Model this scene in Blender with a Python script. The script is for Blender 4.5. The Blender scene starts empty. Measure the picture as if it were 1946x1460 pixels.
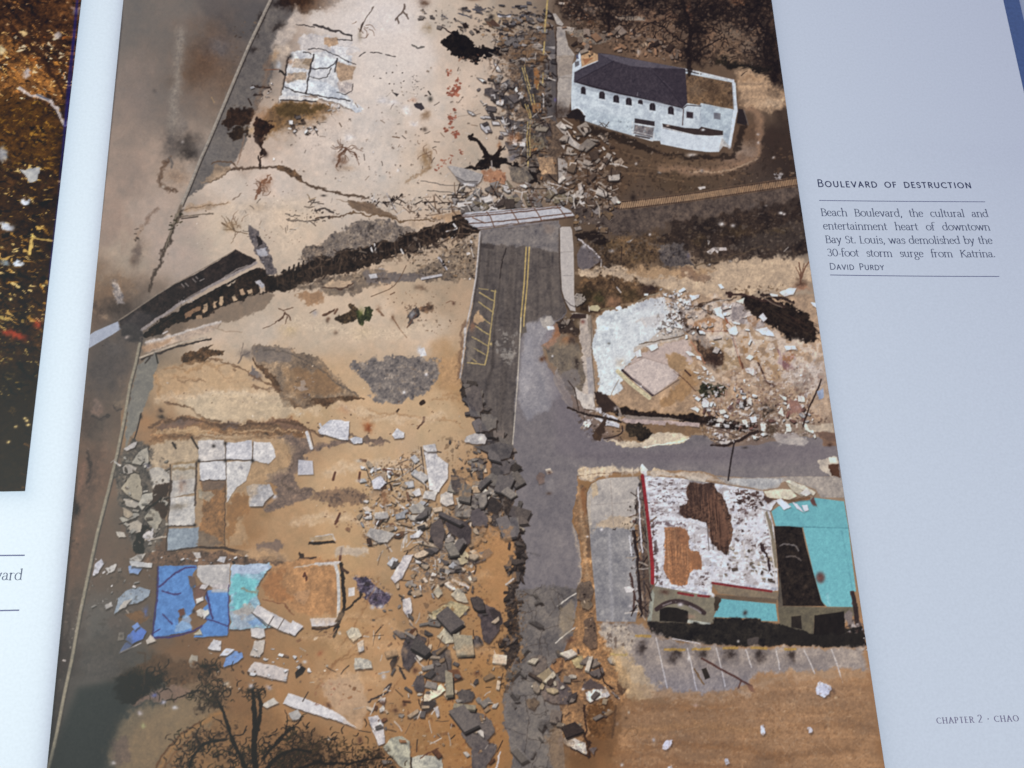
import bpy, math, random
from mathutils import Matrix, Vector
import numpy as np
# ---------------------------------------------------------------- camera: a phone held over an open book
F_PX, CX, CY, W_PX, H_PX = 1685.0, 973.0, 730.0, 1946, 1460
DIST = 0.25                                        # metres from the lens to the gutter
GUT = 0.0013                                       # how deep the pages fall into the gutter
ay = np.array([-226.0, -5881.0, 1685.0]); ay /= np.linalg.norm(ay)      # page's up direction seen from the lens
ax = np.array([1.0, -0.0047, 0.1177]); ax -= ax.dot(ay)*ay; ax /= np.linalg.norm(ax)
MC = np.stack([ax, ay, np.cross(ax, ay)], 1)       # page axes in lens axes (x right, y down, z forward)
TC = DIST*np.array([(162 - CX)/F_PX, 0, 1.0]) + MC @ np.array([0, 0, GUT])
def project(p):                                    # page point (n,3) -> picture point
    c = p @ MC.T + TC
    return np.stack([F_PX*c[..., 0]/c[..., 2] + CX, F_PX*c[..., 1]/c[..., 2] + CY], -1)
def on_page(px, py, z=0.0):                        # where a sight line meets a level z of the page
    d = MC.T @ np.array([(px - CX)/F_PX, (py - CY)/F_PX, 1.0]); o = -MC.T @ TC
    return o + d*((z - o[2])/d[2])
scene = bpy.context.scene
cam = bpy.data.cameras.new('camera'); cam.sensor_fit = 'HORIZONTAL'; cam.angle = 2*math.atan(W_PX/2/F_PX)
cam.clip_start = 0.01; cam.clip_end = 20
cam_o = bpy.data.objects.new('camera', cam); scene.collection.objects.link(cam_o)
Rw = MC.T @ np.diag([1.0, -1.0, -1.0])
m4 = Matrix.Identity(4)
for i in range(3):
    for j in range(3): m4[i][j] = float(Rw[i, j])
loc = -MC.T @ TC
for i in range(3): m4[i][3] = float(loc[i])
cam_o.matrix_world = m4; scene.camera = cam_o
cam.dof.use_dof = True; cam.dof.focus_distance = float(np.linalg.norm(on_page(800, 760) - loc)); cam.dof.aperture_fstop = 32
# ---------------------------------------------------------------- light: a room lit by a window at the lower left
world = bpy.data.worlds.new('World'); scene.world = world; world.use_nodes = True
bg = world.node_tree.nodes['Background']; bg.inputs[0].default_value = (0.56, 0.555, 1.0, 1); bg.inputs[1].default_value = 0.43
def area(name, loc, target, sx, sy, power, col):
    L = bpy.data.lights.new(name, 'AREA'); L.shape = 'RECTANGLE'; L.size = sx; L.size_y = sy; L.energy = power; L.color = col
    o = bpy.data.objects.new(name, L); scene.collection.objects.link(o); o.location = loc
    o.rotation_euler = (Vector(target) - Vector(loc)).to_track_quat('-Z', 'Y').to_euler()
LAMP = (-0.22, -0.02, 0.50)
area('window_light', LAMP, (0.02, -0.02, 0), 0.34, 0.40, 3.15, (0.84, 1.0, 0.90))
scene.view_settings.view_transform = 'Standard'; scene.view_settings.look = 'None'
scene.render.filter_size = 1.25; scene.view_settings.exposure = 0; scene.view_settings.gamma = 1
# ---------------------------------------------------------------- the printed photograph
# The picture printed on the right page is drawn here into an ink buffer (display-referred RGB);
# the buffer is later carried as ink colour by the print's own mesh on the curved page.
import numpy as np
import math
MG = 70                                   # bleed round the drawing
CW, CH = 1946 + 2*MG, 1460 + 2*MG
cv = np.zeros((CH, CW, 3), np.float32)
lab = np.zeros((CH, CW), np.int16)
NAMES = []
def rid(n):
    if n not in NAMES: NAMES.append(n)
    return NAMES.index(n) + 1
rng = np.random.default_rng(7)
def vnoise(sx, sy=None, seed=0):
    sy = sy or sx
    r = np.random.default_rng(seed + 1000)
    gh, gw = int(CH/sy) + 3, int(CW/sx) + 3
    g = r.standard_normal((gh, gw)).astype(np.float32)
    def ax(n, s, m):
        t = np.arange(n, dtype=np.float32)/s
        i = t.astype(np.int32); f = t - i; f = f*f*(3 - 2*f)
        return i, f
    iy, fy = ax(CH, sy, gh); ix, fx = ax(CW, sx, gw)
    a = g[iy]*(1 - fy)[:, None] + g[iy + 1]*fy[:, None]
    o = a[:, ix]*(1 - fx) + a[:, ix + 1]*fx
    return o
def norm(a):
    a = a - a.mean(); return (a/a.std()).astype(np.float32)
NF = norm(vnoise(2.2, None, 1) + .7*vnoise(4.5, None, 2))
NM = norm(vnoise(8, None, 3) + .6*vnoise(15, None, 4) + .4*vnoise(4, None, 5))
NL = norm(vnoise(38, None, 6) + .6*vnoise(19, None, 7) + .8*vnoise(80, None, 8))
NV = norm(vnoise(3.5, 40, 9) + .7*vnoise(8, 90, 10))
NH = norm(vnoise(60, 5, 11) + .7*vnoise(120, 10, 12))
WX = .62*norm(vnoise(13, None, 13) + .7*vnoise(6, None, 14) + .5*vnoise(3, None, 24))
WY = .62*norm(vnoise(13, None, 15) + .7*vnoise(6, None, 16) + .5*vnoise(3, None, 26))
NA = norm(vnoise(5, None, 31) + .6*vnoise(10, None, 32) + .5*vnoise(2.6, None, 33))
NB = norm(vnoise(6, 4, 34) + .6*vnoise(12, 8, 35) + .5*vnoise(2.8, None, 36))
TEX = {'a': NA, 'b': NB, 'f': NF, 'm': NM, 'l': NL, 'v': NV, 'h': NH}

def pts(s):
    if isinstance(s, str):
        v = [float(q) for q in s.replace(',', ' ').split()]
        return np.array(v, np.float32).reshape(-1, 2)
    return np.array(s, np.float32)
def smooth(p, n, closed=True):
    for _ in range(n):
        if closed:
            q = np.roll(p, -1, 0)
            p = np.stack([.75*p + .25*q, .25*p + .75*q], 1).reshape(-1, 2)
        else:
            a, b = p[:-1], p[1:]
            m = np.stack([.75*a + .25*b, .25*a + .75*b], 1).reshape(-1, 2)
            p = np.concatenate([p[:1], m, p[-1:]])
    return p
def box(p, pad):
    x0 = max(0, int(p[:, 0].min() + MG - pad)); x1 = min(CW, int(p[:, 0].max() + MG + pad) + 2)
    y0 = max(0, int(p[:, 1].min() + MG - pad)); y1 = min(CH, int(p[:, 1].max() + MG + pad) + 2)
    return x0, x1, y0, y1
def grid(b, j):
    x0, x1, y0, y1 = b
    X, Y = np.meshgrid(np.arange(x0, x1, dtype=np.float32) - MG, np.arange(y0, y1, dtype=np.float32) - MG)
    if j:
        X = X + j*WX[y0:y1, x0:x1]; Y = Y + j*WY[y0:y1, x0:x1]
    return X, Y
def sdist(p, X, Y):
    d = np.full(X.shape, 1e12, np.float32); ins = np.zeros(X.shape, bool)
    n = len(p)
    for i in range(n):
        ax, ay = p[i]; bx, by = p[(i + 1) % n]
        ex, ey = bx - ax, by - ay; ee = ex*ex + ey*ey + 1e-9
        wx, wy = X - ax, Y - ay
        t = np.clip((wx*ex + wy*ey)/ee, 0, 1)
        q = (wx - t*ex)**2 + (wy - t*ey)**2
        np.minimum(d, q, out=d)
        if ay != by:
            ins ^= ((Y < ay) != (Y < by)) & (X < ex*(Y - ay)/(ey if abs(ey) > 1e-9 else 1e-9) + ax)
    d = np.sqrt(d)
    return np.where(ins, -d, d)
def ldist(p, X, Y, w0, w1):
    d = np.full(X.shape, 1e9, np.float32); n = len(p) - 1
    for i in range(n):
        ax, ay = p[i]; bx, by = p[i + 1]
        ex, ey = bx - ax, by - ay; ee = ex*ex + ey*ey + 1e-9
        wx, wy = X - ax, Y - ay
        t = np.clip((wx*ex + wy*ey)/ee, 0, 1)
        q = np.sqrt((wx - t*ex)**2 + (wy - t*ey)**2) - .5*(w0 + (w1 - w0)*(i + t)/n)
        np.minimum(d, q, out=d)
    return d
def put(b, m, col, tex='', amp=0, chroma=.25, gate=None):
    x0, x1, y0, y1 = b
    c = np.array(col, np.float32)/255
    t = np.ones(m.shape + (3,), np.float32)*c
    for k in tex:
        n = TEX[k][y0:y1, x0:x1]
        t = t*(1 + amp/100*n[..., None]*np.array([1, 1 - .2*chroma, 1 - chroma], np.float32))
    if gate:                               # only where a noise field is above a level: broken cover
        k, lv = gate
        m = m*np.clip((TEX[k][y0:y1, x0:x1] - lv)*2.2 + .5, 0, 1)
    s = cv[y0:y1, x0:x1]
    s += (t - s)*m[..., None]
def mark(b, m, name):
    if name:
        x0, x1, y0, y1 = b
        lab[y0:y1, x0:x1][m > .5] = rid(name) if name != '-' else 0
def P(s, col, f=1.2, j=0, sm=0, tex='fm', amp=3.4, op=1, id=None, sh=None, ed=None, gate=None):
    p = pts(s)
    if sm: p = smooth(p, sm)
    if sh:                                 # the dark line the picture shows along a piece's lower side
        dx, dy, o = sh
        q = p + np.array([dx, dy], np.float32)
        b = box(q, 3 + 2*j); X, Y = grid(b, j)
        put(b, np.clip(.5 - sdist(q, X, Y)/3.2, 0, 1)*o*.85, (58, 44, 36))
    b = box(p, f + 3*j + 3)
    if b[1] <= b[0] or b[3] <= b[2]: return
    X, Y = grid(b, j); d = sdist(p, X, Y)
    m = np.clip(.5 - d/f, 0, 1); m = m*m*(3 - 2*m)*op
    put(b, m, col, tex, amp, gate=gate)
    if ed:
        w, o, c = ed
        put(b, np.clip(1 - np.abs(d)/w, 0, 1)*o, c)
    mark(b, m, id)
def S(s, w, col, f=1.1, j=0, sm=0, op=1, w1=None, tex='f', amp=5, id=None, gate=None):
    p = pts(s)
    if sm: p = smooth(p, sm, False)
    w1 = w if w1 is None else w1
    b = box(p, max(w, w1)/2 + f + 3*j + 2)
    if b[1] <= b[0] or b[3] <= b[2]: return
    X, Y = grid(b, j)
    m = np.clip(.5 - ldist(p, X, Y, w, w1)/f, 0, 1)*op
    put(b, m, col, tex, amp, gate=gate); mark(b, m, id)
def B(x, y, rx, ry, col, op=1, rot=0, j=0, tex='fm', amp=4, k=1.0, id=None, gate=None):
    R = max(rx, ry)*2.2
    b = box(np.array([[x - R, y - R], [x + R, y + R]], np.float32), 2)
    if b[1] <= b[0] or b[3] <= b[2]: return
    X, Y = grid(b, j)
    c, s = np.cos(np.radians(rot)), np.sin(np.radians(rot))
    u = ((X - x)*c + (Y - y)*s)/rx; v = (-(X - x)*s + (Y - y)*c)/ry
    m = np.exp(-(u*u + v*v)**k)*op
    put(b, m, col, tex, amp, gate=gate); mark(b, m*2 - .1, id)
WHT = [(205, 207, 206), (190, 192, 192), (218, 214, 206), (178, 180, 182)]
GRY = [(122, 113, 105), (98, 90, 86), (142, 133, 122), (82, 75, 72)]
DRK = [(56, 45, 38), (72, 58, 48), (44, 34, 29)]
TAN = [(178, 152, 120), (160, 128, 92), (190, 168, 138)]
SLB = [(168, 160, 142), (150, 142, 126), (182, 176, 160), (138, 128, 112)]
def inside(p, x, y):
    c = False; n = len(p)
    for i in range(n):
        a, b = p[i], p[(i + 1) % n]
        if (y < a[1]) != (y < b[1]) and x < (b[0] - a[0])*(y - a[1])/(b[1] - a[1]) + a[0]: c = not c
    return c
def R(n, reg, s0, s1, pal, seed=0, asp=.6, sh=.6, op=1, id=None, power=2.0, rot=None):
    """broken pieces: boards, blocks and shards, the larger ones with a side face and a dark underside"""
    r = np.random.default_rng(seed); p = pts(reg)
    lo, hi = p.min(0), p.max(0); k = 0; t = 0; todo = []
    while k < n and t < n*12:
        t += 1
        x, y = lo + (hi - lo)*r.random(2)
        if not inside(p, x, y): continue
        k += 1
        s = s0 + (s1 - s0)*r.random()**power
        if r.random() < .5:                # a board or block
            a, b = s*.62, s*(.12 + .42*r.random()**1.5)
            q = np.array([(-a, -b), (a, -b), (a*(.8 + .2*r.random()), b), (-a, b)])*(1 + .12*r.normal(size=(4, 2)))
        else:
            m = r.integers(4, 7); a = np.sort(r.random(m)*.7 + np.arange(m))*2*np.pi/m
            rad = s*(.7 + .6*r.random(m))*.5
            q = np.stack([np.cos(a)*rad*1.25, np.sin(a)*rad*(asp + .5*r.random()*(1 - asp))], 1)
        th = (r.random()*6.28) if rot is None else np.radians(rot + r.normal()*22)
        q = q @ np.array([[np.cos(th), np.sin(th)], [-np.sin(th), np.cos(th)]])
        q = q*np.array([1, .8]) + (x, y)
        c = np.array(pal[r.integers(len(pal))], float)*(.86 + .28*r.random())
        todo.append((y, q, np.clip(c, 0, 255), s))
    for y, q, c, s in sorted(todo, key=lambda v: v[0]):
        if sh and s > 6:
            P(q + np.array([.6 + s*.05, s*.16 + 1.2]), (38, 29, 24), f=2.2, tex='', op=min(1, sh*1.25))
            P(q + np.array([0, s*.11]), c*.55, f=1.1, tex='', op=op)
        P(q, c, f=1.0, tex='f', amp=5, op=op, id=id, sh=(.4, max(1, s*.14), sh) if sh and s <= 6 else None)
def LINES(n, reg, l0, l1, w, pal, seed=0, rot=None, op=1, spread=180):
    r = np.random.default_rng(seed); p = pts(reg); lo, hi = p.min(0), p.max(0); k = t = 0
    while k < n and t < n*12:
        t += 1
        x, y = lo + (hi - lo)*r.random(2)
        if not inside(p, x, y): continue
        k += 1
        L = l0 + (l1 - l0)*r.random()
        th = np.radians((0 if rot is None else rot) + (r.random() - .5)*2*spread)
        dx, dy = np.cos(th)*L/2, np.sin(th)*L/2
        S([(x - dx, y - dy), (x + r.normal()*L*.05, y + r.normal()*L*.05), (x + dx, y + dy)], w*(.6 + .8*r.random()), pal[r.integers(len(pal))], op=op)
def CH_(data, pal=None, **kw):
    """many traced pieces: 'r g b : x y x y ...' per line"""
    for ln in data.strip().split('\n'):
        if not ln.strip(): continue
        c, q = ln.split(':')
        P(q, tuple(float(v) for v in c.split()), **kw)

def G(s, col, lv=.8, k='a', f=10, op=.8, j=3, flip=False):
    """litter too small to trace: ink laid only where a fine noise field runs above a level"""
    p = pts(s); b = box(p, f + 3*j + 3); X, Y = grid(b, j)
    m = np.clip(.5 - sdist(p, X, Y)/f, 0, 1)*op
    x0, x1, y0, y1 = b
    n = TEX[k][y0:y1, x0:x1]*(-1 if flip else 1)
    put(b, m*np.clip((n - lv)*2.4 + .5, 0, 1), col, 'f', 6)
def litter(s, cols, seed=0, lv=.9, op=.8, f=10):
    r = np.random.default_rng(seed)
    for i, c in enumerate(cols):
        G(s, c, lv + .42 + .2*r.random(), 'ab'[i % 2], f, op*.75, 3, flip=bool((i//2) % 2))

def sticks(n, reg, l0, l1, seed, pal=((60, 46, 38), (176, 164, 148), (110, 84, 62), (200, 194, 184), (44, 34, 29)), w=1.8, rot=None, op=.9):
    LINES(n, reg, l0, l1, w, pal, seed, rot, op)
# ---- broad ground colours of the picture: x y r g b, blended smoothly
GROUND = """
240 20 122 116 108; 320 20 128 120 110; 420 20 104 98 94; 480 30 98 94 92; 230 180 146 132 120; 330 180 138 126 114; 400 120 112 88 66; 430 100 110 100 92
220 330 170 148 130; 300 420 192 170 150; 240 480 190 168 142; 330 480 186 166 148; 215 420 176 150 130; 200 560 138 110 84; 250 600 96 84 74
200 700 92 82 76; 190 800 104 86 72; 170 900 118 88 68; 150 1050 104 80 64; 130 1250 74 62 56; 110 1400 64 60 56; 195 1180 96 88 80
560 30 190 165 140; 620 40 214 200 184; 700 40 218 206 194; 760 100 216 202 186; 820 30 206 188 164; 900 30 196 176 150; 980 30 170 150 126; 1030 60 120 100 80
700 200 216 202 186; 800 200 214 198 178; 880 180 208 188 164; 930 250 196 176 150; 720 300 214 200 182; 600 270 212 194 174; 560 230 196 172 146; 640 350 216 198 176
520 350 214 196 176; 450 360 212 194 172; 430 440 212 190 160; 560 430 216 192 160; 480 300 196 172 148; 800 350 212 192 166; 880 380 196 176 150
700 600 214 188 154; 600 600 212 186 152; 800 640 210 186 154; 860 560 190 160 124; 500 620 208 186 158; 420 660 200 178 150; 760 560 206 176 138
1120 40 84 64 46; 1200 40 92 70 52; 1300 40 82 62 46; 1400 40 74 56 42; 1460 100 56 44 36; 1240 90 120 92 66; 1350 100 112 88 64; 1380 80 110 84 60; 1440 150 120 96 72
1130 270 92 68 46; 1250 310 96 74 52; 1380 300 102 78 56; 1480 280 66 52 42; 1500 330 62 50 42; 1150 340 96 72 50; 1300 350 92 72 50
1200 420 84 70 58; 1300 410 82 68 58; 1450 380 76 64 56; 1400 450 66 54 46; 1500 440 66 54 46; 1150 450 100 80 60; 1250 470 86 68 50; 1180 500 86 68 52
1300 530 186 158 122; 1400 520 192 170 142; 1500 510 190 170 142; 1200 530 150 120 84; 1130 560 92 70 46; 1350 550 190 164 130
1350 620 176 148 112; 1420 660 180 148 112; 1500 680 184 158 130; 1550 700 184 166 148; 1300 720 170 132 88; 1400 740 178 150 118; 1500 740 180 158 134; 1450 790 130 106 88; 1560 780 160 136 112; 1250 770 172 136 92
320 740 194 154 106; 420 740 202 166 118; 380 780 206 176 132; 300 830 170 124 78; 500 730 206 172 124; 600 780 204 166 114; 720 790 210 172 122; 820 800 208 172 122; 870 720 190 144 88
560 840 186 144 98; 700 860 206 170 122; 800 860 200 166 122; 500 930 170 124 74; 620 920 206 166 114; 700 910 204 164 110; 650 1000 204 162 108; 550 990 196 150 98; 460 1010 176 126 74
360 850 190 160 122; 300 900 136 118 98; 270 1000 100 84 70; 300 1050 104 78 58; 500 1050 190 144 94; 650 1060 204 160 104; 740 1040 190 152 106; 860 1080 180 138 90; 940 1040 196 140 80; 930 960 178 132 84
600 1120 198 148 90; 720 1150 190 144 92; 660 1220 196 148 92; 800 1150 178 136 90; 950 1150 188 136 80; 900 1240 184 134 78; 560 1250 176 130 80; 450 1240 150 106 64; 350 1220 128 90 56; 240 1180 96 82 72
250 1240 86 80 72; 180 1280 86 80 74; 180 1390 62 66 62; 270 1300 56 44 34; 300 1400 130 104 74; 400 1400 136 102 62; 330 1360 142 118 86; 450 1360 138 96 56; 550 1340 178 128 76; 640 1320 192 146 98; 700 1280 196 150 98
700 1400 176 128 76; 850 1330 184 132 74; 900 1400 176 122 64; 800 1440 172 122 68; 560 1440 120 84 48; 950 1300 176 128 72
1110 980 160 112 62; 1125 1150 150 108 64; 1110 1250 132 92 56; 1140 1300 118 82 52; 1120 1400 120 84 50; 1180 1250 178 148 112; 1180 1380 154 112 70; 1300 1380 162 120 78; 1450 1340 172 130 88; 1600 1330 164 122 82; 1400 1440 158 112 68; 1600 1430 156 112 70; 1550 1290 178 142 104
"""
gp = np.array([[float(q) for q in g.split()] for g in GROUND.replace('\n', ';').split(';') if g.strip()], np.float32)
yy, xx = np.mgrid[0:CH:12, 0:CW:12].astype(np.float32)
xx -= MG; yy -= MG
num = np.zeros(xx.shape + (3,), np.float32); den = np.zeros(xx.shape, np.float32)
for x, y, r, g, b in gp:
    d2 = (xx - x)**2 + (yy - y)**2
    w = 1/(d2 + 30)**1.6
    num += w[..., None]*np.array([r, g, b], np.float32); den += w
lo = num/den[..., None]/255
def up(a):
    ty = np.arange(CH)/12; tx = np.arange(CW)/12
    iy = np.minimum(ty.astype(int), a.shape[0] - 2); fy = (ty - iy)[:, None, None].clip(0, 1)
    ix = np.minimum(tx.astype(int), a.shape[1] - 2); fx = (tx - ix)[None, :, None].clip(0, 1)
    r = a[iy]*(1 - fy) + a[iy + 1]*fy
    return r[:, ix]*(1 - fx) + r[:, ix + 1]*fx
w0 = up(lo).astype(np.float32)
# let the broad colours wander with the ground: look them up through a soft warp
iy, ix = np.mgrid[0:CH, 0:CW]
iy = np.clip(iy + (NL*11 + WY*3).astype(int), 0, CH - 1); ix = np.clip(ix + (np.roll(NL, 300, 1)*11 + WX*3).astype(int), 0, CW - 1)
cv[:] = w0[iy, ix]
cv *= (1 + .010*NM + .014*NL + .008*NF)[..., None]*np.array([1, 1, 1], np.float32) + (.005*NL + .004*NM)[..., None]*np.array([1, -.3, -1.2], np.float32)
del w0, iy, ix

# ================= sea side, left of the wall
SEA = "200,-80 516,-80 516,0 475,82 450,140 425,200 400,260 380,305 357,362 340,402 310,485 285,545 272,562 264,657 247,730 237,792 222,865 205,935 185,1012 167,1095 152,1165 137,1250 122,1320 105,1407 94,1460 70,1560 30,1560"
b_ = box(pts(SEA), 2); X_, Y_ = grid(b_, 0); mark(b_, np.clip(.5 - sdist(pts(SEA), X_, Y_), 0, 1), 'printed_beach')
B(395, 110, 34, 70, (112, 82, 58), .8, rot=25, j=5)
B(430, 160, 26, 60, (118, 92, 70), .5, rot=28, j=5)
B(415, 88, 24, 20, (112, 106, 104), .8, j=4)
S("342,60 336,140 331,210 328,262", 16, (156, 146, 132), f=14, j=3, sm=2, op=.75)
B(345, 245, 8, 26, (150, 142, 132), .5, j=4)
B(355, 270, 26, 16, (70, 62, 56), .85, j=6); B(362, 292, 24, 16, (58, 50, 44), .9, j=5); B(325, 275, 14, 26, (92, 84, 78), .7, j=5)
S("322,300 315,310 304,330 304,352 318,360 335,364", 6, (104, 78, 58), f=5, j=3, sm=2)
B(332, 334, 26, 20, (172, 140, 110), .8, j=5); S("322,300 328,310 326,318", 4, (120, 110, 100), f=3)
S("420,30 440,60 470,70", 10, (84, 80, 78), f=12, op=.5)
B(294, 173, 4, 4, (96, 88, 82), .7); B(347, 270, 3, 3, (190, 180, 170), .8); B(310, 355, 4, 3, (205, 190, 170), .9)
S("402,185 407,195", 2, (170, 140, 100)); R(50, "440,50 500,20 470,90 440,130 420,180 405,160", 2, 6, [(80, 62, 48), (96, 78, 60), (130, 104, 78)], 5, sh=0, op=.7)
# lower beach
S("275,425 285,412 300,398", 5, (140, 112, 92), f=5, j=3, op=.7); B(262, 480, 9, 24, (118, 100, 88), .85, rot=12, j=4); B(253, 496, 6, 8, (96, 78, 66), .7)
S("268,430 255,455", 5, (166, 134, 106), f=5, op=.6, j=3); R(10, "258,430 275,430 262,460 250,460", 3, 6, DRK, 3, sh=0, op=.6)
B(222, 545, 34, 32, (140, 108, 78), .6, j=6); S("185,545 205,530 225,525 245,532 262,556", 7, (150, 122, 94), f=8, j=4, sm=2, op=.7)
B(225, 585, 32, 22, (72, 60, 52), .85, j=7); B(192, 600, 20, 20, (80, 64, 54), .8, j=6)
P("212,533 222,534 234,558 236,578 224,580 214,556", (150, 140, 134), f=6, j=3, amp=12); B(200, 602, 10, 8, (170, 140, 110), .8, j=4)
# dark water and brown shore by the wall
for a in [(215, 660, 40, 30, (84, 76, 72)), (205, 720, 40, 36, (80, 72, 70)), (170, 800, 22, 40, (74, 60, 54)), (205, 830, 12, 40, (112, 92, 78)), (175, 900, 14, 60, (84, 64, 54)), (155, 960, 8, 60, (132, 96, 74)), (190, 905, 8, 70, (128, 94, 72)),
          (145, 1050, 10, 60, (124, 90, 68)), (150, 1150, 12, 40, (88, 68, 56)), (128, 1210, 8, 60, (64, 50, 46)), (110, 1330, 10, 70, (66, 58, 56))]:
    B(*a[:4], a[4], .6, rot=8, j=8)
B(186, 770, 9, 12, (150, 122, 106), .7, j=5); B(225, 765, 10, 9, (150, 126, 98), .7, j=5); B(190, 782, 10, 7, (150, 116, 96), .6, j=5); S("176,790 190,797 208,790", 4, (74, 62, 58), f=3, j=2)
S("215,770 222,782 234,780", 3, (80, 68, 62), f=3, j=2); S("166,860 172,890 166,915", 5, (70, 54, 48), f=5, j=3, sm=2); S("160,880 152,930", 7, (140, 100, 78), f=6, j=3, op=.7)
B(144, 966, 9, 14, (38, 32, 34), .9, j=4)
R(60, SEA.replace('200,-80 516,-80 516,0 475,82 450,140 425,200 400,260 380,305 357,362 340,402 310,485 285,545 272,562', '180,640'), 2, 7, [(120, 92, 74), (70, 56, 50), (140, 116, 98)], 8, sh=0, op=.45)
S("120,1255 124,1256", 3, (200, 190, 180))
# shade of the gutter crease, painted into the ink along the picture's left edge
S("160,650 156,690 150,760 140,940 122,1130 105,1290 87,1462 70,1600", 7, (40, 38, 44), f=8, op=.75)

# ================= grey wet road strip beside the wall
P("516,-80 620,-80 600,-10 560,25 552,40 530,58 515,95 506,112 522,125 512,165 478,222 470,246 470,262 452,300 432,315 400,342 374,362 352,384 357,362 425,200 475,82 514,0", (113, 106, 99), f=4, j=3, sm=1, tex='fml', amp=4, id='printed_shore_road')
B(398, 292, 30, 22, (120, 116, 112), .5, j=4)
P("546,-80 760,-80 640,4 610,20 575,26 560,24 548,8 528,8", (82, 52, 28), f=10, j=5, sm=2, tex='fml', amp=9); B(535, 6, 22, 8, (40, 30, 26), .8, j=4); B(556, 20, 12, 8, (58, 40, 28), .8, j=4); B(600, 12, 40, 10, (120, 78, 44), .6, j=6)
for a in [(497, 35, 5, 12), (487, 60, 5, 9), (480, 92, 8, 6), (464, 120, 4, 5), (535, 50, 10, 9), (528, 56, 9, 5)]: B(*a, (52, 42, 36), .85, j=4)
S("478,163 492,165 512,167", 4, (58, 42, 34), j=2); S("484,181 500,182", 4, (58, 46, 40), j=2); S("472,188 478,200", 3, (60, 46, 38)); R(18, "478,165 520,155 520,200 480,200", 2, 7, WHT + GRY + DRK, 41)
S("503,133 530,132", 2, (130, 80, 54))
P("425,215 445,206 470,203 482,218 470,240 448,242 418,238", (56, 38, 26), f=6, j=5, sm=1, amp=10); P("436,250 460,240 476,250 470,262 446,266 434,260", (58, 42, 28), f=6, j=5, sm=1, amp=10)
# sea wall
for o_, w_, c_ in ((3.2, 4, (58, 50, 46)), (0, 5.6, (158, 148, 132)), (-1.4, 1.4, (176, 168, 152))):
    q = pts("524,-30 514,0 475,82 450,140 425,200 400,260 380,305 357,362 344,392"); S(q + (o_, 0), w_, c_, f=1.6, id='printed_sea_wall' if o_ == 0 else None, op=.95)
S("344,392 338,408 330,430 318,462 310,485", 6, (120, 104, 86), f=3, id='printed_sea_wall', w1=5); S("344,400 334,424 326,448 312,480 300,510 290,535 283,553", 7, (76, 62, 50), f=4, j=4, op=.9, id='printed_sea_wall')
S("338,404 332,420 326,440 316,470", 2, (150, 138, 112), j=2, op=.8)
R(16, "322,410 345,405 350,425 320,440", 3, 8, [(60, 56, 36), (84, 72, 50)], 12, sh=0, op=.9)
for o_, w_, c_ in ((3, 4, (70, 62, 56)), (0, 5, (160, 150, 124))):
    q = pts("266,650 258,690 247,730 237,792 222,865 205,935 185,1012 167,1095 152,1165 137,1250 122,1320 105,1407 94,1455 70,1540"); S(q + (o_, 0), w_, c_, f=1.8, id='printed_sea_wall' if o_ == 0 else None, op=.9, w1=w_ + 1)
R(26, "160,1100 180,1060 165,1120 140,1240 130,1230", 2, 6, [(150, 140, 124), (120, 110, 98)], 13, sh=0, op=.7)

# ================= sand flats, upper left
P("640,-80 860,-80 800,30 806,60 812,85 820,110 815,140 760,170 700,160 660,110 640,60 560,45 600,20", (222, 212, 200), f=60, op=.6, tex='f', amp=2)
B(740, 30, 60, 40, (220, 214, 208), .6, j=8, amp=2); B(720, 170, 60, 40, (222, 212, 198), .5, j=8, amp=2); B(650, 275, 70, 40, (218, 206, 192), .4, j=8)
P("530,190 560,196 615,194 642,204 640,214 600,228 560,240 528,248 505,262 488,258 500,232 512,206", (128, 90, 46), f=9, j=5, sm=1, amp=9, op=.9)
P("530,196 600,200 628,206 590,216 545,226 528,222", (92, 70, 32), f=8, j=4, sm=1, op=.8); B(500, 222, 16, 14, (176, 128, 84), .8, j=4); B(478, 246, 8, 6, (186, 150, 104), .8, j=3)
P("486,225 500,228 520,240 512,252 502,262 498,275 505,292 498,296 490,280 488,262 480,250", (58, 36, 24), f=4, j=5, sm=1, amp=12)
S("500,262 498,280 505,292 496,300 494,320", 3, (74, 50, 36), j=3); B(504, 294, 5, 5, (58, 40, 32), .9)
S("462,262 458,285 452,310", 3, (150, 116, 90), j=2, op=.6); B(480, 280, 10, 20, (196, 176, 156), .5)
P("505,262 560,226 620,210 650,212 600,235 545,262", (190, 160, 128), f=16, j=5, op=.4)
# slab with its cells
P("574,62 592,64 640,68 664,78 690,98 650,108 590,100 566,90", (206, 202, 198), f=5, j=4, sm=1, op=.85)
P("552,100 575,94 590,101 640,96 668,108 665,124 652,130 645,150 640,162 668,190 692,208 684,212 640,196 592,180 532,192 536,176 542,150", (208, 212, 212), f=2.5, j=2, amp=5, tex='fm', id='printed_white_foundation_slab', sh=(-3, 2, .5))
CH_("""
190 172 150 : 560,113 592,112 590,132 554,128
166 142 112 : 578,112 594,112 592,128 574,122
176 156 132 : 546,140 584,136 582,152 545,158
186 154 120 : 640,118 676,126 670,152 648,154 638,140
206 174 142 : 540,146 560,142 556,152 540,156
196 160 122 : 616,72 640,70 644,84 626,90 616,86
212 214 214 : 628,88 662,90 656,110 634,114
208 218 222 : 600,108 640,112 634,130 598,126
212 222 226 : 586,152 620,156 650,176 664,192 620,184 582,178
214 224 228 : 545,158 580,158 578,174 552,172
198 186 176 : 640,156 672,158 668,178 646,176
214 212 206 : 530,182 606,186 600,192 532,190
206 210 212 : 592,132 622,136 614,148 592,146
""", f=2.5, j=1.5, tex='fm', amp=5)
LN = (52, 46, 46)
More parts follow.
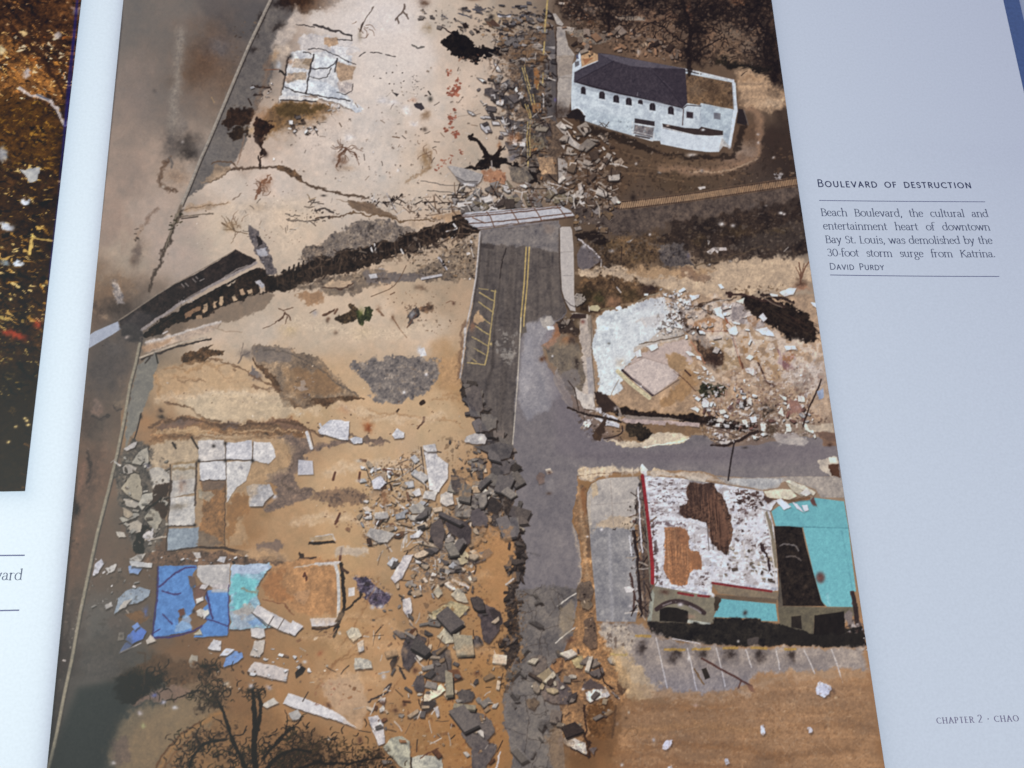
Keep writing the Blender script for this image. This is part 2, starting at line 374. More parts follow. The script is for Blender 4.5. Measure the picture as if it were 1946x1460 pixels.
for q, w in [("597,47 630,57 668,68", 4), ("668,68 669,78 640,74", 2), ("586,94 606,92 640,106 662,118", 1.6), ("596,104 588,140 580,178", 3), ("589,130 622,130 634,122 640,112", 2), ("590,146 608,150 622,146 628,130", 1.6), ("640,112 636,136", 3), ("542,166 560,174 580,178 620,184 664,192", 2.4), ("534,190 600,193", 2.6), ("548,106 545,130 538,170", 3), ("576,100 586,100 592,104", 2), ("662,118 676,122", 1.4), ("640,176 656,180 670,172 672,160", 1.4), ("563,46 580,48 598,52", 2), ("682,108 690,101 694,100", 1.6), ("704,100 716,99 724,102", 1.8), ("732,104 750,109", 1.6)]:
    S(q, w, LN, j=1.2, op=.85)
B(550, 107, 6, 5, (30, 28, 30), .95); B(552, 118, 6, 6, (160, 110, 70), .7); B(531, 125, 5, 7, (206, 210, 210), .9, j=2); S("532,135 540,142", 4, (50, 44, 38), j=2)
P("560,8 568,20 574,40 560,48 566,62 556,66 540,90 520,84 512,100 520,75 530,56 552,36", (206, 192, 176), f=10, j=3, op=.7); P("515,96 545,80 556,95 552,104 540,112 530,118 516,112", (204, 184, 160), f=8, j=3, op=.8)
B(522, 108, 8, 9, (176, 132, 84), .6, j=4)
P("664,196 684,208 690,212 676,214 664,202", (196, 204, 210), f=2, j=1); R(9, "622,198 648,196 645,212 624,212", 4, 9, WHT, 14); R(34, "560,215 610,225 605,255 560,262 540,250", 3, 9, GRY + WHT + DRK, 15)
P("620,100 660,120 665,150 655,175 700,210 660,190", (196, 168, 132), f=8, j=4, op=.0)
S("708,15 695,35 685,55", 2, (90, 74, 62), j=1.5, op=.8); S("690,45 684,60", 2.4, (60, 50, 44)); B(684, 68, 4, 10, (176, 156, 124), .7)
for q in ["770,10 764,20 755,32 758,46", "764,20 772,26 776,34", "755,32 752,38"]: S(q, 3, (96, 78, 66), j=2, op=.85)
# crack across the sand
S("428,322 446,320 470,318 500,320 520,317 540,318 556,328 572,342 590,354 615,360 645,368 670,372 700,378", 5, (96, 74, 56), f=2.5, j=2.2, sm=1, w1=4); P("526,314 540,314 560,324 572,336 578,348 562,340 545,330 528,320", (108, 80, 54), f=3, j=2, amp=10)
S("396,344 412,340 425,330 440,322", 4, (80, 62, 50), j=3); S("402,312 420,308 438,306 455,318", 3, (110, 84, 62), j=2); S("490,296 492,310 496,318", 4, (60, 44, 34), j=2)
P("385,345 410,318 432,312 440,320 420,336 400,344", (176, 146, 112), f=6, j=4, op=.8)
# shrub skeletons on the sand
for q, w in [("640,315 645,300 651,290 656,282", 6), ("652,288 660,284 672,290 682,302", 3), ("656,282 650,278 644,290", 2.5), ("664,284 676,282 690,288", 1.4), ("672,290 678,300 684,312", 1.6), ("655,284 670,278 680,280", 1.6)]: S(q, w, (104, 66, 44), j=2, op=.85, w1=w*.6)
B(645, 308, 9, 12, (130, 84, 54), .6, j=4); B(660, 320, 14, 5, (176, 140, 104), .5)
for q, w in [("488,366 496,350 504,340", 5), ("496,350 512,346 514,340", 3), ("486,378 492,362", 4), ("500,344 508,336 514,334", 3), ("490,356 484,350", 2)]: S(q, w, (120, 72, 44), j=2.5, op=.8)
B(502, 350, 12, 14, (160, 104, 66), .5, j=5); B(490, 395, 20, 10, (196, 160, 118), .5)
B(806, 300, 10, 18, (150, 112, 66), .8, j=4); S("820,290 818,310 800,330 770,346", 6, (150, 112, 70), f=5, j=3, op=.75, sm=1, w1=2); B(810, 218, 7, 10, (146, 112, 78), .8, j=3, rot=20); B(807, 246, 4, 4, (90, 74, 62), .9)
S("785,88 796,92 806,90", 3, (110, 106, 100), j=1.5); S("746,260 759,262", 2, (120, 90, 66)); S("645,234 649,241", 2, (110, 90, 70))
for a in [(728, 190, 10, 6), (748, 196, 9, 4), (768, 206, 8, 5), (773, 213, 7, 5), (788, 236, 7, 5), (665, 262, 9, 5), (635, 204, 6, 5), (756, 325, 3, 3)]: B(*a, (220, 216, 212), .9, j=2)
P("786,197 800,196 808,206 800,209 788,204", (68, 62, 66), j=1); P("745,175 758,179 754,184", (70, 64, 62)); B(818, 189, 4, 5, (66, 62, 54), .95); S("814,174 818,180", 3, (70, 62, 54)); B(784, 189, 8, 4, (216, 160, 124), .7, j=2)
R(22, "780,140 810,150 805,180 785,180", 2, 4, GRY, 17, sh=0, op=.8); R(10, "700,150 760,120 800,150 760,175", 2, 3.5, DRK, 18, sh=0)
R(90, "640,220 800,200 810,300 760,350 640,340 560,250", 1.2, 3, [(150, 126, 104), (110, 90, 74), (228, 220, 208)], 19, sh=0, op=.7)
# upper debris on the sand (grey bits)
R(150, "795,15 830,20 900,50 1000,20 1035,40 1030,110 980,110 930,70 850,60 800,45", 3, 10, GRY + GRY + DRK + TAN, 21, asp=.35, rot=15)
R(60, "870,10 1030,5 1030,90 960,70", 4, 13, [(60, 58, 62), (90, 88, 92), (150, 146, 140)], 22, asp=.3, rot=10)
B(805, 6, 10, 7, (96, 66, 46), .9, j=3); B(900, -2, 14, 4, (120, 84, 56), .8); B(940, 38, 16, 14, (196, 164, 112), .6, j=4); B(880, 18, 6, 3, (70, 64, 60), .8)
for q in ["872,26 885,30 895,34", "948,28 960,31 972,28", "900,18 912,20 924,17", "992,28 1003,32 1008,27", "840,30 850,36"]: S(q, 4, (84, 84, 92), j=1.5, w1=2)
S("948,30 960,33 970,31", 2.4, (196, 200, 208), j=1); P("925,40 936,38 946,46 950,54 930,50", (98, 70, 54), j=2); B(934, 32, 5, 5, (44, 40, 40), .9)
B(812, 54, 7, 9, (156, 128, 86), .7, j=3)
P("835,76 846,70 856,66 864,58 872,57 878,64 890,78 905,86 925,88 950,92 962,98 955,106 930,110 912,112 905,118 888,116 875,113 864,104 850,96 840,88", (26, 22, 20), f=3, j=5, tex='fm', amp=16, id='printed_uprooted_bush'); R(22, "865,98 915,104 920,118 870,118", 3, 8, DRK + [(116, 76, 56), (150, 110, 84)], 23, sh=0, op=.9); S("842,52 856,60 862,66", 3, (60, 46, 40), j=2)

# wrack, twigs and grit scattered over the sand
R(120, "560,215 830,110 930,120 960,260 900,340 760,350 640,345 500,312 520,262", 1.6, 5, [(110, 92, 78), (84, 70, 60), (150, 128, 106), (226, 220, 212)], 500, sh=.35, op=.85)
R(90, "365,392 500,330 600,372 860,360 880,400 760,412 560,430 430,480 330,480", 1.4, 4.5, [(120, 96, 76), (90, 72, 58), (226, 216, 204)], 501, sh=0, op=.75)
sticks(50, "560,215 830,110 930,130 900,340 640,345 520,262", 4, 12, 502, w=1.2, op=.7); sticks(40, "430,380 860,370 880,400 560,440 420,440", 4, 14, 503, w=1.3, op=.75)
S("512,112 500,170 478,222", 7, (150, 110, 76), f=9, j=4, op=.5); S("505,262 540,250 600,232 640,210", 6, (176, 140, 100), f=8, j=4, op=.5)
for x, y, n in [(655, 286, 14), (498, 352, 12), (440, 430, 10), (815, 290, 8), (690, 60, 8)]:
    for k in range(n):
        r_ = np.random.default_rng(int(x)*7 + k); th = r_.random()*6.28; L = 6 + 16*r_.random(); x1, y1 = x + 7*r_.normal(), y + 7*r_.normal()
        S([(x1, y1), (x1 + L*.5*np.cos(th), y1 + L*.45*np.sin(th) + 2*r_.normal()), (x1 + L*np.cos(th + .5), y1 + L*.9*np.sin(th + .5))], 1.5, (112, 76, 52), sm=1, w1=.7, op=.75)
# ================= red brick spill and boulders, top middle
for reg, n in [("848,132 858,132 860,142 848,144", 8), ("866,150 876,150 874,172 870,182 850,182 848,166 860,164", 40), ("856,208 868,208 866,226 860,236 870,250 874,260 858,258 853,232", 34), ("840,240 850,244 848,252", 6), ("845,300 860,295 858,312 838,318 820,330 826,318", 16), ("872,285 882,285 878,296", 8)]:
    R(n, reg, 3, 9, [(166, 84, 58), (150, 70, 46), (184, 104, 72)], n, sh=0, op=.85)
P("904,152 914,150 920,148 932,156 944,160 960,166 972,180 966,190 950,184 940,184 932,188 918,184 906,176", (104, 92, 88), f=2, op=.0)
CH_("""
96 92 90 : 952,160 964,151 976,152 988,160 986,170 972,178 958,170
92 84 82 : 922,168 934,166 946,176 944,184 934,186 920,178
86 80 78 : 946,178 966,182 978,188 980,200 972,210 956,206 936,194
80 72 70 : 968,176 990,180 996,188 986,194 974,190
98 86 80 : 936,156 948,158 950,166 942,170
""", f=1.6, j=.8, tex='fm', amp=8, sh=(1, 3, .8))
CH_("""
214 212 208 : 906,148 916,150 924,154 918,158
200 200 198 : 888,210 897,213 904,219 898,220 890,215
206 204 202 : 922,206 934,204 938,212 928,216
196 196 196 : 912,236 920,234 930,240 934,250 924,254 914,244
204 202 200 : 934,230 948,232 951,238 936,238
210 206 200 : 920,220 940,222 945,227 922,225
188 184 180 : 950,250 966,252 974,256 958,258
200 200 200 : 948,224 956,220 966,250 974,255 964,252
206 206 206 : 976,206 982,210 988,218 984,220
216 214 210 : 938,118 946,124 954,138 944,136
""", f=1.2, sh=(1, 2.4, .85), ed=(1.6, .5, (40, 34, 34)))
# ================= upper road, broken up
P("985,60 1010,66 1060,60 1062,130 1058,200 1062,270 1060,350 1000,352 988,300 992,240 980,180 968,130 950,100", (104, 84, 66), f=8, j=7, tex='fm', amp=12, op=.9)
P("1040,60 1052,58 1060,100 1058,160 1059,210 1058,236 1044,230 1036,200 1038,140 1036,100", (92, 86, 84), f=2.5, j=2, id='printed_broken_boulevard')
CH_("""
74 70 70 : 985,128 1012,126 1020,160 1024,178 1002,180 992,150
80 76 74 : 1002,180 1030,182 1030,204 1006,202
76 70 68 : 1004,204 1032,206 1034,226 1010,224
90 84 82 : 968,226 1000,232 1002,258 984,262 966,250
96 88 84 : 990,236 1014,232 1016,254 992,260
72 66 64 : 992,262 1004,262 1008,300 992,296
88 80 74 : 1010,246 1034,250 1042,270 1030,276 1012,266
118 106 84 : 1008,256 1030,262 1040,280 1020,286 1006,280
76 68 66 : 1030,230 1046,236 1050,262 1036,258
102 92 84 : 1000,300 1030,300 1028,330 1002,328
112 104 100 : 960,270 984,268 990,290 966,292
""", f=2, j=1.2, tex='fm', amp=8, id='printed_broken_boulevard', sh=(1, 2.5, .7))
R(70, "940,40 1046,20 1056,120 1040,150 990,130 950,100", 8, 24, [(72, 68, 68), (96, 92, 92), (122, 116, 112), (60, 52, 48), (150, 146, 142), (132, 104, 74)], 31, asp=.5, rot=12)
R(46, "905,150 990,150 1010,230 1000,300 970,300 920,250", 7, 22, [(84, 76, 74), (104, 96, 94), (196, 192, 188), (180, 172, 162), (70, 62, 58)], 32)
R(40, "1012,130 1050,120 1054,340 1020,340 1010,250", 7, 20, [(84, 74, 66), (106, 92, 78), (60, 50, 44), (160, 112, 66), (140, 130, 112)], 33)
sticks(46, "930,30 1056,20 1056,350 990,350 940,200", 8, 26, 34)
P("1012,132 1024,135 1026,160 1022,170 1016,160 1014,145", (162, 104, 50), f=2, j=2); B(1030, 110, 8, 8, (160, 110, 56), .7, j=3); B(1010, 95, 10, 12, (170, 128, 84), .6, j=3)
YL = (200, 172, 92)
for q, w in [("1043,-40 1040,10 1037,40 1035,62", 3.2), ("1035,80 1033,102", 3.2), ("992,126 1004,170 1006,178", 2), ("996,125 1008,170", 2), ("1008,180 1011,200", 2), ("1013,180 1016,198", 2), ("998,198 1002,212 1007,224", 2), ("1003,200 1010,226", 2), ("1003,230 1001,262 1004,300 1003,330", 2), ("1008,230 1006,262 1008,300", 2), ("1032,138 1032,158", 2.4), ("1024,160 1022,170", 2)]:
    S(q, w, YL, j=.7, op=.9)
S("1031,178 1033,182 1033,203", 2.2, (200, 198, 196)); B(1056, 190, 3, 4, (110, 104, 180), .8)
# sidewalk beside it
P("1050,26 1056,26 1071,46 1068,50 1058,46", (176, 170, 160), f=1.6, sh=(-2, 1, .6), id='printed_sidewalk'); P("1058,52 1072,50 1076,72 1080,88 1092,104 1088,120 1090,150 1086,180 1082,200 1082,222 1060,224 1058,200 1060,150 1058,110", (170, 162, 152), f=1.6, j=.8, sh=(-2.5, 0, .8), id='printed_sidewalk')
S("1059,110 1090,108", 1.2, (128, 118, 108)); S("1059,148 1088,148", 1, (140, 130, 120)); P("1058,106 1090,106 1088,140 1059,146", (158, 142, 124), f=2, j=1, op=.6)
P("1060,300 1072,302 1082,318 1086,330 1076,346 1062,350", (176, 168, 158), f=1.6, sh=(-2, 1, .7), id='printed_sidewalk'); P("1074,52 1090,54 1160,64 1166,72 1140,84 1110,82 1092,70 1074,60", (134, 122, 106), f=4, j=3, amp=10); P("1075,50 1092,53 1088,62 1074,58", (176, 166, 152), f=1.6)
B(1064, 215, 10, 16, (66, 50, 40), .9, j=5); B(1085, 214, 14, 10, (58, 42, 34), .95, j=4)
S("870,222 894,218 908,208", 1.2, (150, 130, 110), op=.6)

# ================= dark grounds and trees, top right
P("1048,-80 1480,-80 1476,10 1440,16 1400,26 1340,20 1290,40 1250,20 1200,30 1160,20 1120,44 1090,30 1060,30", (58, 44, 34), f=14, j=10, sm=1, amp=14, op=.75, tex='fml')
for a in [(1155, 20, 14, 30, 10), (1240, 10, 24, 18, 0), (1300, 30, 14, 40, -10), (1325, 70, 18, 44, 5), (1360, 20, 40, 22, 0), (1420, 30, 34, 28, 0), (1455, 70, 18, 60, -12), (1470, 130, 12, 50, -10), (1310, 100, 22, 18, 0), (1345, 110, 22, 12, 0), (1180, 40, 20, 10, 0), (1480, 180, 8, 40, -10), (1440, 10, 40, 14, 0)]:
    B(*a[:4], (40, 31, 26), .85, rot=a[4], j=9, amp=14)
for a in [(1225, 30, 18, 12, (140, 104, 78)), (1270, 30, 22, 8, (128, 92, 66)), (1275, 60, 16, 8, (134, 98, 70)), (1310, 20, 6, 14, (140, 84, 54)), (1238, 60, 20, 8, (120, 88, 62)), (1345, 75, 14, 10, (150, 108, 74)), (1395, 60, 26, 12, (128, 110, 90)), (1425, 90, 20, 14, (126, 108, 90)), (1355, 85, 14, 18, (156, 118, 86)), (1378, 108, 24, 8, (146, 116, 82)), (1130, 40, 16, 10, (100, 72, 46)), (1400, 4, 14, 8, (140, 90, 56)), (1230, 92, 20, 10, (138, 104, 76)), (1270, 100, 18, 10, (140, 104, 74))]:
    B(*a, .75, j=6, amp=8)
R(160, "1160,60 1280,40 1300,120 1240,115 1170,100", 2, 8, [(60, 46, 36), (150, 130, 112), (168, 128, 92), (90, 66, 46)], 35, sh=.4, op=.8)
R(120, "1330,60 1440,50 1450,130 1340,125", 2, 8, [(58, 46, 38), (140, 124, 108), (150, 116, 86), (76, 60, 48)], 36, sh=0, op=.6)
R(60, "1060,0 1140,0 1150,40 1090,50", 2, 9, [(70, 54, 40), (130, 116, 104), (110, 70, 44)], 37, sh=.4, op=.7)
P("1172,34 1184,30 1226,32 1227,39 1180,38", (150, 140, 126), f=2, j=1); S("1170,32 1180,38", 2, (170, 160, 146)); P("1196,70 1212,62 1220,66 1206,76", (150, 128, 108), f=1.5); B(1124, 18, 12, 8, (112, 98, 86), .8, j=4); P("1062,4 1074,5 1072,9 1062,8", (190, 180, 168)); B(1214, 98, 4, 6, (200, 190, 178), .8, j=2); B(1227, 83, 8, 4, (196, 170, 138), .9, j=2); B(1285, 103, 8, 6, (66, 50, 46), .9, j=3)
S("1376,112 1380,124 1410,126 1450,132 1462,130", 12, (38, 34, 26), f=5, j=3, sm=1, id='printed_hedge'); S("1362,116 1380,120", 9, (46, 40, 28), f=5, j=2)
P("1396,132 1430,132 1452,142 1472,158 1488,172 1498,190 1496,206 1480,212 1450,206 1430,206 1404,200 1400,166", (196, 160, 120), f=14, j=5, sm=1, tex='fh', amp=6, op=.9); B(1470, 195, 26, 8, (204, 176, 140), .7, j=4); B(1425, 150, 20, 6, (160, 122, 84), .6, j=4)
S("1420,208 1440,214 1446,240 1442,270 1438,290 1420,306 1400,316 1370,324 1330,326 1296,322 1256,318", 13, (166, 128, 96), f=9, j=3, sm=2, op=.75); S("1440,300 1400,322 1360,328 1310,326", 3, (196, 166, 130), f=3, sm=1, j=1.5, op=.8); B(1412, 286, 22, 12, (176, 152, 132), .75, rot=-20, j=5); B(1385, 304, 34, 8, (160, 128, 104), .6, rot=-8, j=4); B(1422, 250, 20, 20, (120, 86, 58), .6, j=5)
P("1300,300 1340,300 1380,306 1340,316 1280,316 1220,312", (120, 92, 64), f=10, j=4, op=.6)
for q in ["1150,305 1200,318 1260,322", "1140,322 1220,332 1300,345", "1180,290 1240,308"]: S(q, 2, (140, 108, 74), f=2, j=2, sm=1, op=.45)
R(120, "1070,260 1150,250 1180,300 1160,370 1090,375 1065,330", 3, 14, [(176, 160, 142), (120, 96, 72), (196, 182, 164), (70, 54, 42), (150, 118, 84)], 38, asp=.5)
R(120, "1110,290 1500,300 1510,340 1400,360 1200,375 1130,370", 1.5, 6, [(60, 46, 36), (112, 84, 56), (150, 128, 104), (128, 94, 60)], 39, sh=.3, op=.6)
CH_("""
186 174 158 : 1056,238 1066,230 1078,246 1076,258 1068,252
176 168 158 : 1070,262 1080,258 1104,276 1106,283 1098,284 1084,276
196 186 170 : 1088,248 1094,250 1102,262 1098,266
170 150 128 : 1166,308 1180,300 1186,308 1180,316 1168,316
160 146 130 : 1092,300 1122,316 1120,322 1104,318
188 180 172 : 1098,350 1112,352 1106,362 1100,364
150 138 126 : 1068,338 1084,332 1094,346 1078,352
196 188 176 : 1066,276 1074,276 1072,284
214 210 204 : 1134,285 1142,286 1140,292 1134,290
""", sh=(.6, 2, .7)); S("1070,226 1088,238", 2.4, (180, 164, 144)); S("1078,250 1094,276", 2.6, (200, 190, 176)); S("1086,318 1108,286", 2.4, (40, 30, 26)); B(1315, 295, 9, 3.4, (214, 206, 196), .95)
for x, y in [(1441, 254), (1441, 272), (1252, 328), (1209, 311), (1470, 300), (1334, 325), (1484, 331), (1478, 340)]: B(x, y, 3, 2.4, (206, 200, 196), .8, j=1)
P("1326,356 1340,354 1341,358 1330,361", (206, 200, 192)); R(9, "1468,328 1484,328 1486,342 1470,340", 3, 8, [(196, 196, 200), (150, 148, 150)], 40)

# ================= the white building
ID = 'printed_white_building'
P("1086,210 1110,236 1200,262 1260,292 1362,298 1394,286 1404,240 1420,236 1400,300 1350,306 1250,296 1190,275 1110,250", (46, 36, 28), f=7, j=4, op=.8)
P("1088,122 1094,116 1102,98 1106,128 1120,120 1137,116 1137,101 1300,130 1390,152 1398,158 1401,212 1388,281 1374,278 1366,289 1342,289 1308,284 1256,274 1254,268 1240,268 1202,258 1160,246 1112,230 1108,214 1098,206 1086,210 1085,190", (186, 198, 208), f=1.5, tex='fm', amp=3, id=ID)
P("1106,94 1112,93 1136,104 1137,118 1106,129 1104,114", (196, 150, 104), f=1.4, id=ID); P("1108,112 1128,110 1112,124", (166, 106, 66), f=1.6, j=1); P("1118,104 1124,106 1120,110", (50, 44, 44)); S("1105,129 1137,116", 2.4, (206, 212, 220))
S("1102,98 1102,124 1096,134", 4, (190, 202, 216), id=ID); P("1094,106 1098,102 1100,112 1096,112", (80, 84, 110)); P("1092,118 1100,116 1101,124 1093,128", (60, 54, 60), op=.7)
P("1303,140 1391,157 1394,208 1362,202 1332,196 1330,200 1304,196", (112, 84, 58), f=1.4, tex='fml', amp=9, id=ID); B(1350, 170, 20, 16, (84, 60, 40), .6, j=5); B(1322, 170, 16, 10, (136, 106, 78), .6, j=4); B(1370, 190, 20, 10, (92, 66, 42), .6, j=4)
S("1300,131 1394,153", 3, (196, 200, 204)); S("1393,153 1400,212", 4.4, (190, 200, 212)); S("1299,134 1332,141", 2, (70, 62, 60)); S("1328,136 1330,142", 2, (200, 200, 200)); S("1391,160 1394,208", 1.2, (120, 110, 110))
RF = (66, 58, 68)
P("1091,156 1092,138 1106,130 1137,117 1137,101 1160,104 1228,117 1302,131 1304,160 1306,196 1296,206 1250,193 1180,180 1120,165", RF, f=1.4, tex='f', amp=6, id=ID, ed=(1.4, .4, (46, 38, 46)))
P("1137,102 1160,104 1228,117 1302,131 1234,129 1200,126 1166,116", (92, 86, 98), f=1.5, op=.8); P("1092,140 1137,117 1137,101 1166,116 1112,144 1092,158", (74, 68, 80), f=1.5, op=.8)
P("1236,130 1302,131 1305,196 1298,204", (58, 50, 60), f=1.5, op=.5); S("1167,116 1110,146 1096,154", 1.2, (48, 42, 52)); S("1235,129 1268,166 1298,203", 1.2, (50, 44, 54)); S("1094,156 1180,178 1296,205", 1.6, (48, 36, 42)); S("1212,176 1211,182", 1.4, (110, 104, 114))
S("1236,130 1278,171", 1, (92, 84, 96), op=.6)
P("1091,158 1120,166 1180,181 1250,194 1297,207 1296,213 1250,200 1180,187 1120,172 1090,164", (150, 158, 170), f=3, op=.6)
for x, y, w, h in [(1108.5, 172, 9, 14), (1144, 181, 11, 14), (1171, 188, 11, 14), (1195, 193, 11, 14), (1217, 194, 9, 8), (1240, 203, 11, 14), (1275, 210, 11, 15)]:
    P([(x - w/2, y + h/2 - 1), (x - w/2, y - h/4), (x - w/4, y - h/2), (x + w/4, y - h/2), (x + w/2, y - h/4 + 1), (x + w/2, y + h/2 + 1)], (50, 42, 48), f=1.1, ed=(1.2, .3, (100, 96, 104)), id='printed_building_window')
for x, y in [(1311, 219), (1363, 221)]: P([(x - 6.5, y - 7), (x + 6.5, y - 5.5), (x + 6, y + 6.5), (x - 6.5, y + 5)], (62, 50, 56), f=1.1, ed=(1.4, .5, (140, 146, 156)), id='printed_building_window')
S("1299,208 1297,238", 1.8, (84, 66, 66)); S("1332,198 1330,240", 1.4, (160, 172, 186)); P("1332,198 1394,210 1390,280 1376,278 1374,250 1332,240", (160, 178, 192), f=2, op=.55); P("1112,232 1200,257 1250,264 1252,240 1180,222 1110,206", (164, 180, 192), f=10, op=.4); P("1394,210 1400,213 1388,281 1384,279", (216, 222, 228), f=1.5); S("1297,207 1306,200 1332,202", 1.6, (60, 50, 54)); S("1398,214 1386,281", 5, (206, 212, 220), f=3, op=.6)
S("1090,206 1098,204 1108,212 1112,226", 3, (210, 218, 224)); P("1088,212 1096,208 1104,210 1111,220 1110,232 1096,228 1080,226 1076,220", (44, 36, 34), f=2, j=1.5)
P("1206,225 1244,231 1244,241 1206,234", (60, 50, 52), f=1.3); P("1206,237 1243,243 1240,262 1204,254", (120, 112, 114), f=1.3, tex='fm', amp=10); S("1202,232 1202,257 1240,268 1244,254", 2.4, (196, 202, 206)); S("1208,258 1234,263", 3, (80, 70, 70)); S("1206,235 1244,241", 2, (206, 210, 212)); S("1204,250 1240,258", 1.4, (180, 180, 182))
P("1259,235 1285,240 1300,243 1328,245 1333,241 1355,246 1374,249 1374,259 1335,259 1300,254 1260,245", (64, 50, 46), f=1.3, id=ID); P("1256,243 1290,251 1320,257 1350,259 1374,259 1370,280 1366,288 1350,289 1310,285 1256,274", (194, 205, 216), f=1.4, amp=2, id=ID); S("1258,242 1290,250 1320,257 1350,259 1374,258", 1.6, (212, 216, 220)); P("1372,262 1388,280 1375,278 1366,289 1368,276", (160, 150, 146), f=3, op=.6)
B(1336, 247, 3.4, 2, (220, 220, 222)); B(1269, 239, 3, 1.6, (190, 170, 160)); S("1140,232 1150,242 1158,232", 1.4, (70, 60, 56), j=1); S("1138,240 1146,234 1156,240", 1.2, (80, 70, 64), j=1)
P("1403,207 1412,208 1420,232 1418,239 1400,234", (50, 42, 42), f=1.6); S("1414,210 1422,238", 1.6, (104, 96, 90))
R(60, "1095,235 1200,262 1300,292 1290,300 1180,280 1100,262", 2, 7, [(60, 46, 36), (120, 92, 66), (150, 130, 110)], 43, sh=0, op=.6)

for x, y in [(1144, 181), (1171, 188), (1195, 193), (1240, 203), (1275, 210)]: S([(x - 7, y + 8.5), (x + 7, y + 10)], 1.6, (208, 214, 218), op=.8); S([(x, y - 5), (x, y + 7)], .8, (90, 84, 92), op=.7)
for t_ in np.linspace(.08, .92, 9): S([(1166 + 70*t_, 117 + 13*t_), (1102 + 192*t_, 158 + 45*t_)], .8, (82, 74, 86), op=.35)
R(30, "1125,215 1245,245 1245,258 1125,232", 2, 8, [(150, 164, 176), (200, 208, 214), (130, 138, 146)], 630, sh=0, op=.5); R(40, "1306,145 1388,160 1390,200 1308,192", 2, 9, [(84, 62, 42), (136, 106, 76), (100, 78, 54)], 631, sh=0, op=.7)
# ================= railway cutting on the right
P("1090,392 1180,396 1300,385 1400,372 1523,352 1530,372 1400,402 1300,420 1230,436 1180,452 1140,430 1100,420", (92, 78, 68), f=8, j=4, tex='fm', amp=7)
P("1250,446 1300,425 1360,415 1420,400 1535,380 1545,470 1500,490 1460,492 1400,500 1340,500 1290,480", (58, 46, 38), f=12, j=8, tex='fml', amp=10, op=.85)
P("1240,468 1262,462 1296,464 1312,490 1320,505 1290,510 1262,500", (94, 86, 82), f=4, j=4, tex='fm', amp=9); P("1380,470 1420,452 1500,420 1530,420 1536,460 1500,470 1440,480", (76, 66, 58), f=12, j=5, op=.7)
P("1100,470 1180,450 1250,440 1260,480 1240,504 1180,508 1110,520", (92, 70, 46), f=10, j=8, tex='fml', amp=12, op=.8)
for a in [(1170, 465, 20, 8), (1215, 490, 16, 8), (1330, 460, 14, 10), (1400, 440, 30, 8), (1480, 440, 20, 6)]: B(*a, (100, 78, 44), .5, j=6)
S("1160,391 1200,389 1300,377 1400,362 1530,343", 17, (124, 94, 66), f=2, tex='fm', amp=6, id='printed_railway_track'); 
for o in (-6.5, 6.5): S(pts("1170,391 1200,389 1300,377 1400,362 1530,343") + (0, o), 2, (66, 50, 42), f=1.4)
tk = pts("1180,391 1300,377 1400,362 1525,344")
for i in range(84):
    t = i/83*3; k = min(int(t), 2); x, y = tk[k] + (tk[k + 1] - tk[k])*(t - k)
    S([(x + 1.8, y - 5.5), (x - 1.2, y + 5.5)], 2, (190, 156, 116), op=.85 - .3*(i/83))
B(1165, 393, 8, 9, (86, 82, 86), .8, j=3); P("1108,366 1116,366 1140,386 1138,410 1128,404 1120,390", (150, 142, 136), f=1.5, sh=(1, 2, .6)); P("1098,376 1110,380 1112,388 1100,388", (214, 210, 204)); B(1203, 376, 5, 6, (46, 36, 30), .9)
R(70, "1085,370 1170,385 1180,440 1120,450 1090,430", 3, 12, [(110, 88, 64), (150, 138, 126), (64, 50, 42), (128, 100, 66)], 44)
P("1096,446 1130,440 1150,446 1162,458 1152,468 1136,464 1120,458 1100,458", (44, 34, 28), f=4, j=3); P("1096,484 1104,468 1118,470 1141,490 1142,496 1110,518 1098,506", (104, 96, 98), f=1.8, amp=4, sh=(1, 3, .8)); S("1100,454 1112,464 1128,476 1140,490", 2.6, (196, 192, 194), j=1); B(1110, 468, 4, 4, (206, 204, 206), .9)
S("1143,494 1142,508", 2.4, (200, 192, 184)); S("1148,506 1164,516", 2, (200, 192, 184), j=1); B(1162, 477, 5, 3, (190, 188, 190), .8); S("1182,470 1180,500", 2, (60, 46, 38)); P("1190,460 1204,454 1196,462", (170, 164, 158))
CH_("""
200 192 186 : 1342,478 1356,470 1380,470 1382,476 1366,476 1364,482 1358,476 1350,484
176 170 164 : 1344,456 1350,458 1346,466
""", j=.6)
B(1371, 426, 5, 3.5, (222, 220, 218)); B(1393, 429, 4, 3, (190, 186, 184)); B(1484, 405, 4, 2.6, (226, 224, 222)); B(1490, 407, 3, 2, (206, 202, 202)); B(1235, 446, 2.4, 2.4, (206, 202, 200)); B(1348, 503, 2.6, 2.2, (210, 206, 200)); B(1388, 497, 3, 2, (200, 192, 180)); S("1490,478 1498,470", 1.6, (170, 164, 156)); B(1310, 488, 4, 4, (110, 104, 120), .9, j=2)
B(1435, 392, 10, 3, (110, 98, 90), .6, j=3); B(1456, 391, 3, 2, (130, 122, 116)); S("1320,505 1360,495 1400,484 1450,468", 2, (96, 78, 56), f=2, j=1.5)
P("1080,512 1180,506 1190,514 1290,512 1300,520 1360,508 1400,496 1440,494 1536,490 1545,520 1548,545 1500,552 1440,556 1400,566 1360,566 1300,560 1250,545 1190,534 1130,530", (196, 170, 136), f=7, j=5, tex='fm', amp=4, sm=1); P("1180,508 1240,512 1290,512 1360,512 1330,522 1260,528 1200,524", (178, 138, 92), f=8, j=5, op=.7); P("1290,512 1310,510 1350,528 1345,534 1310,530", (140, 108, 84), f=5, j=4, op=.7)
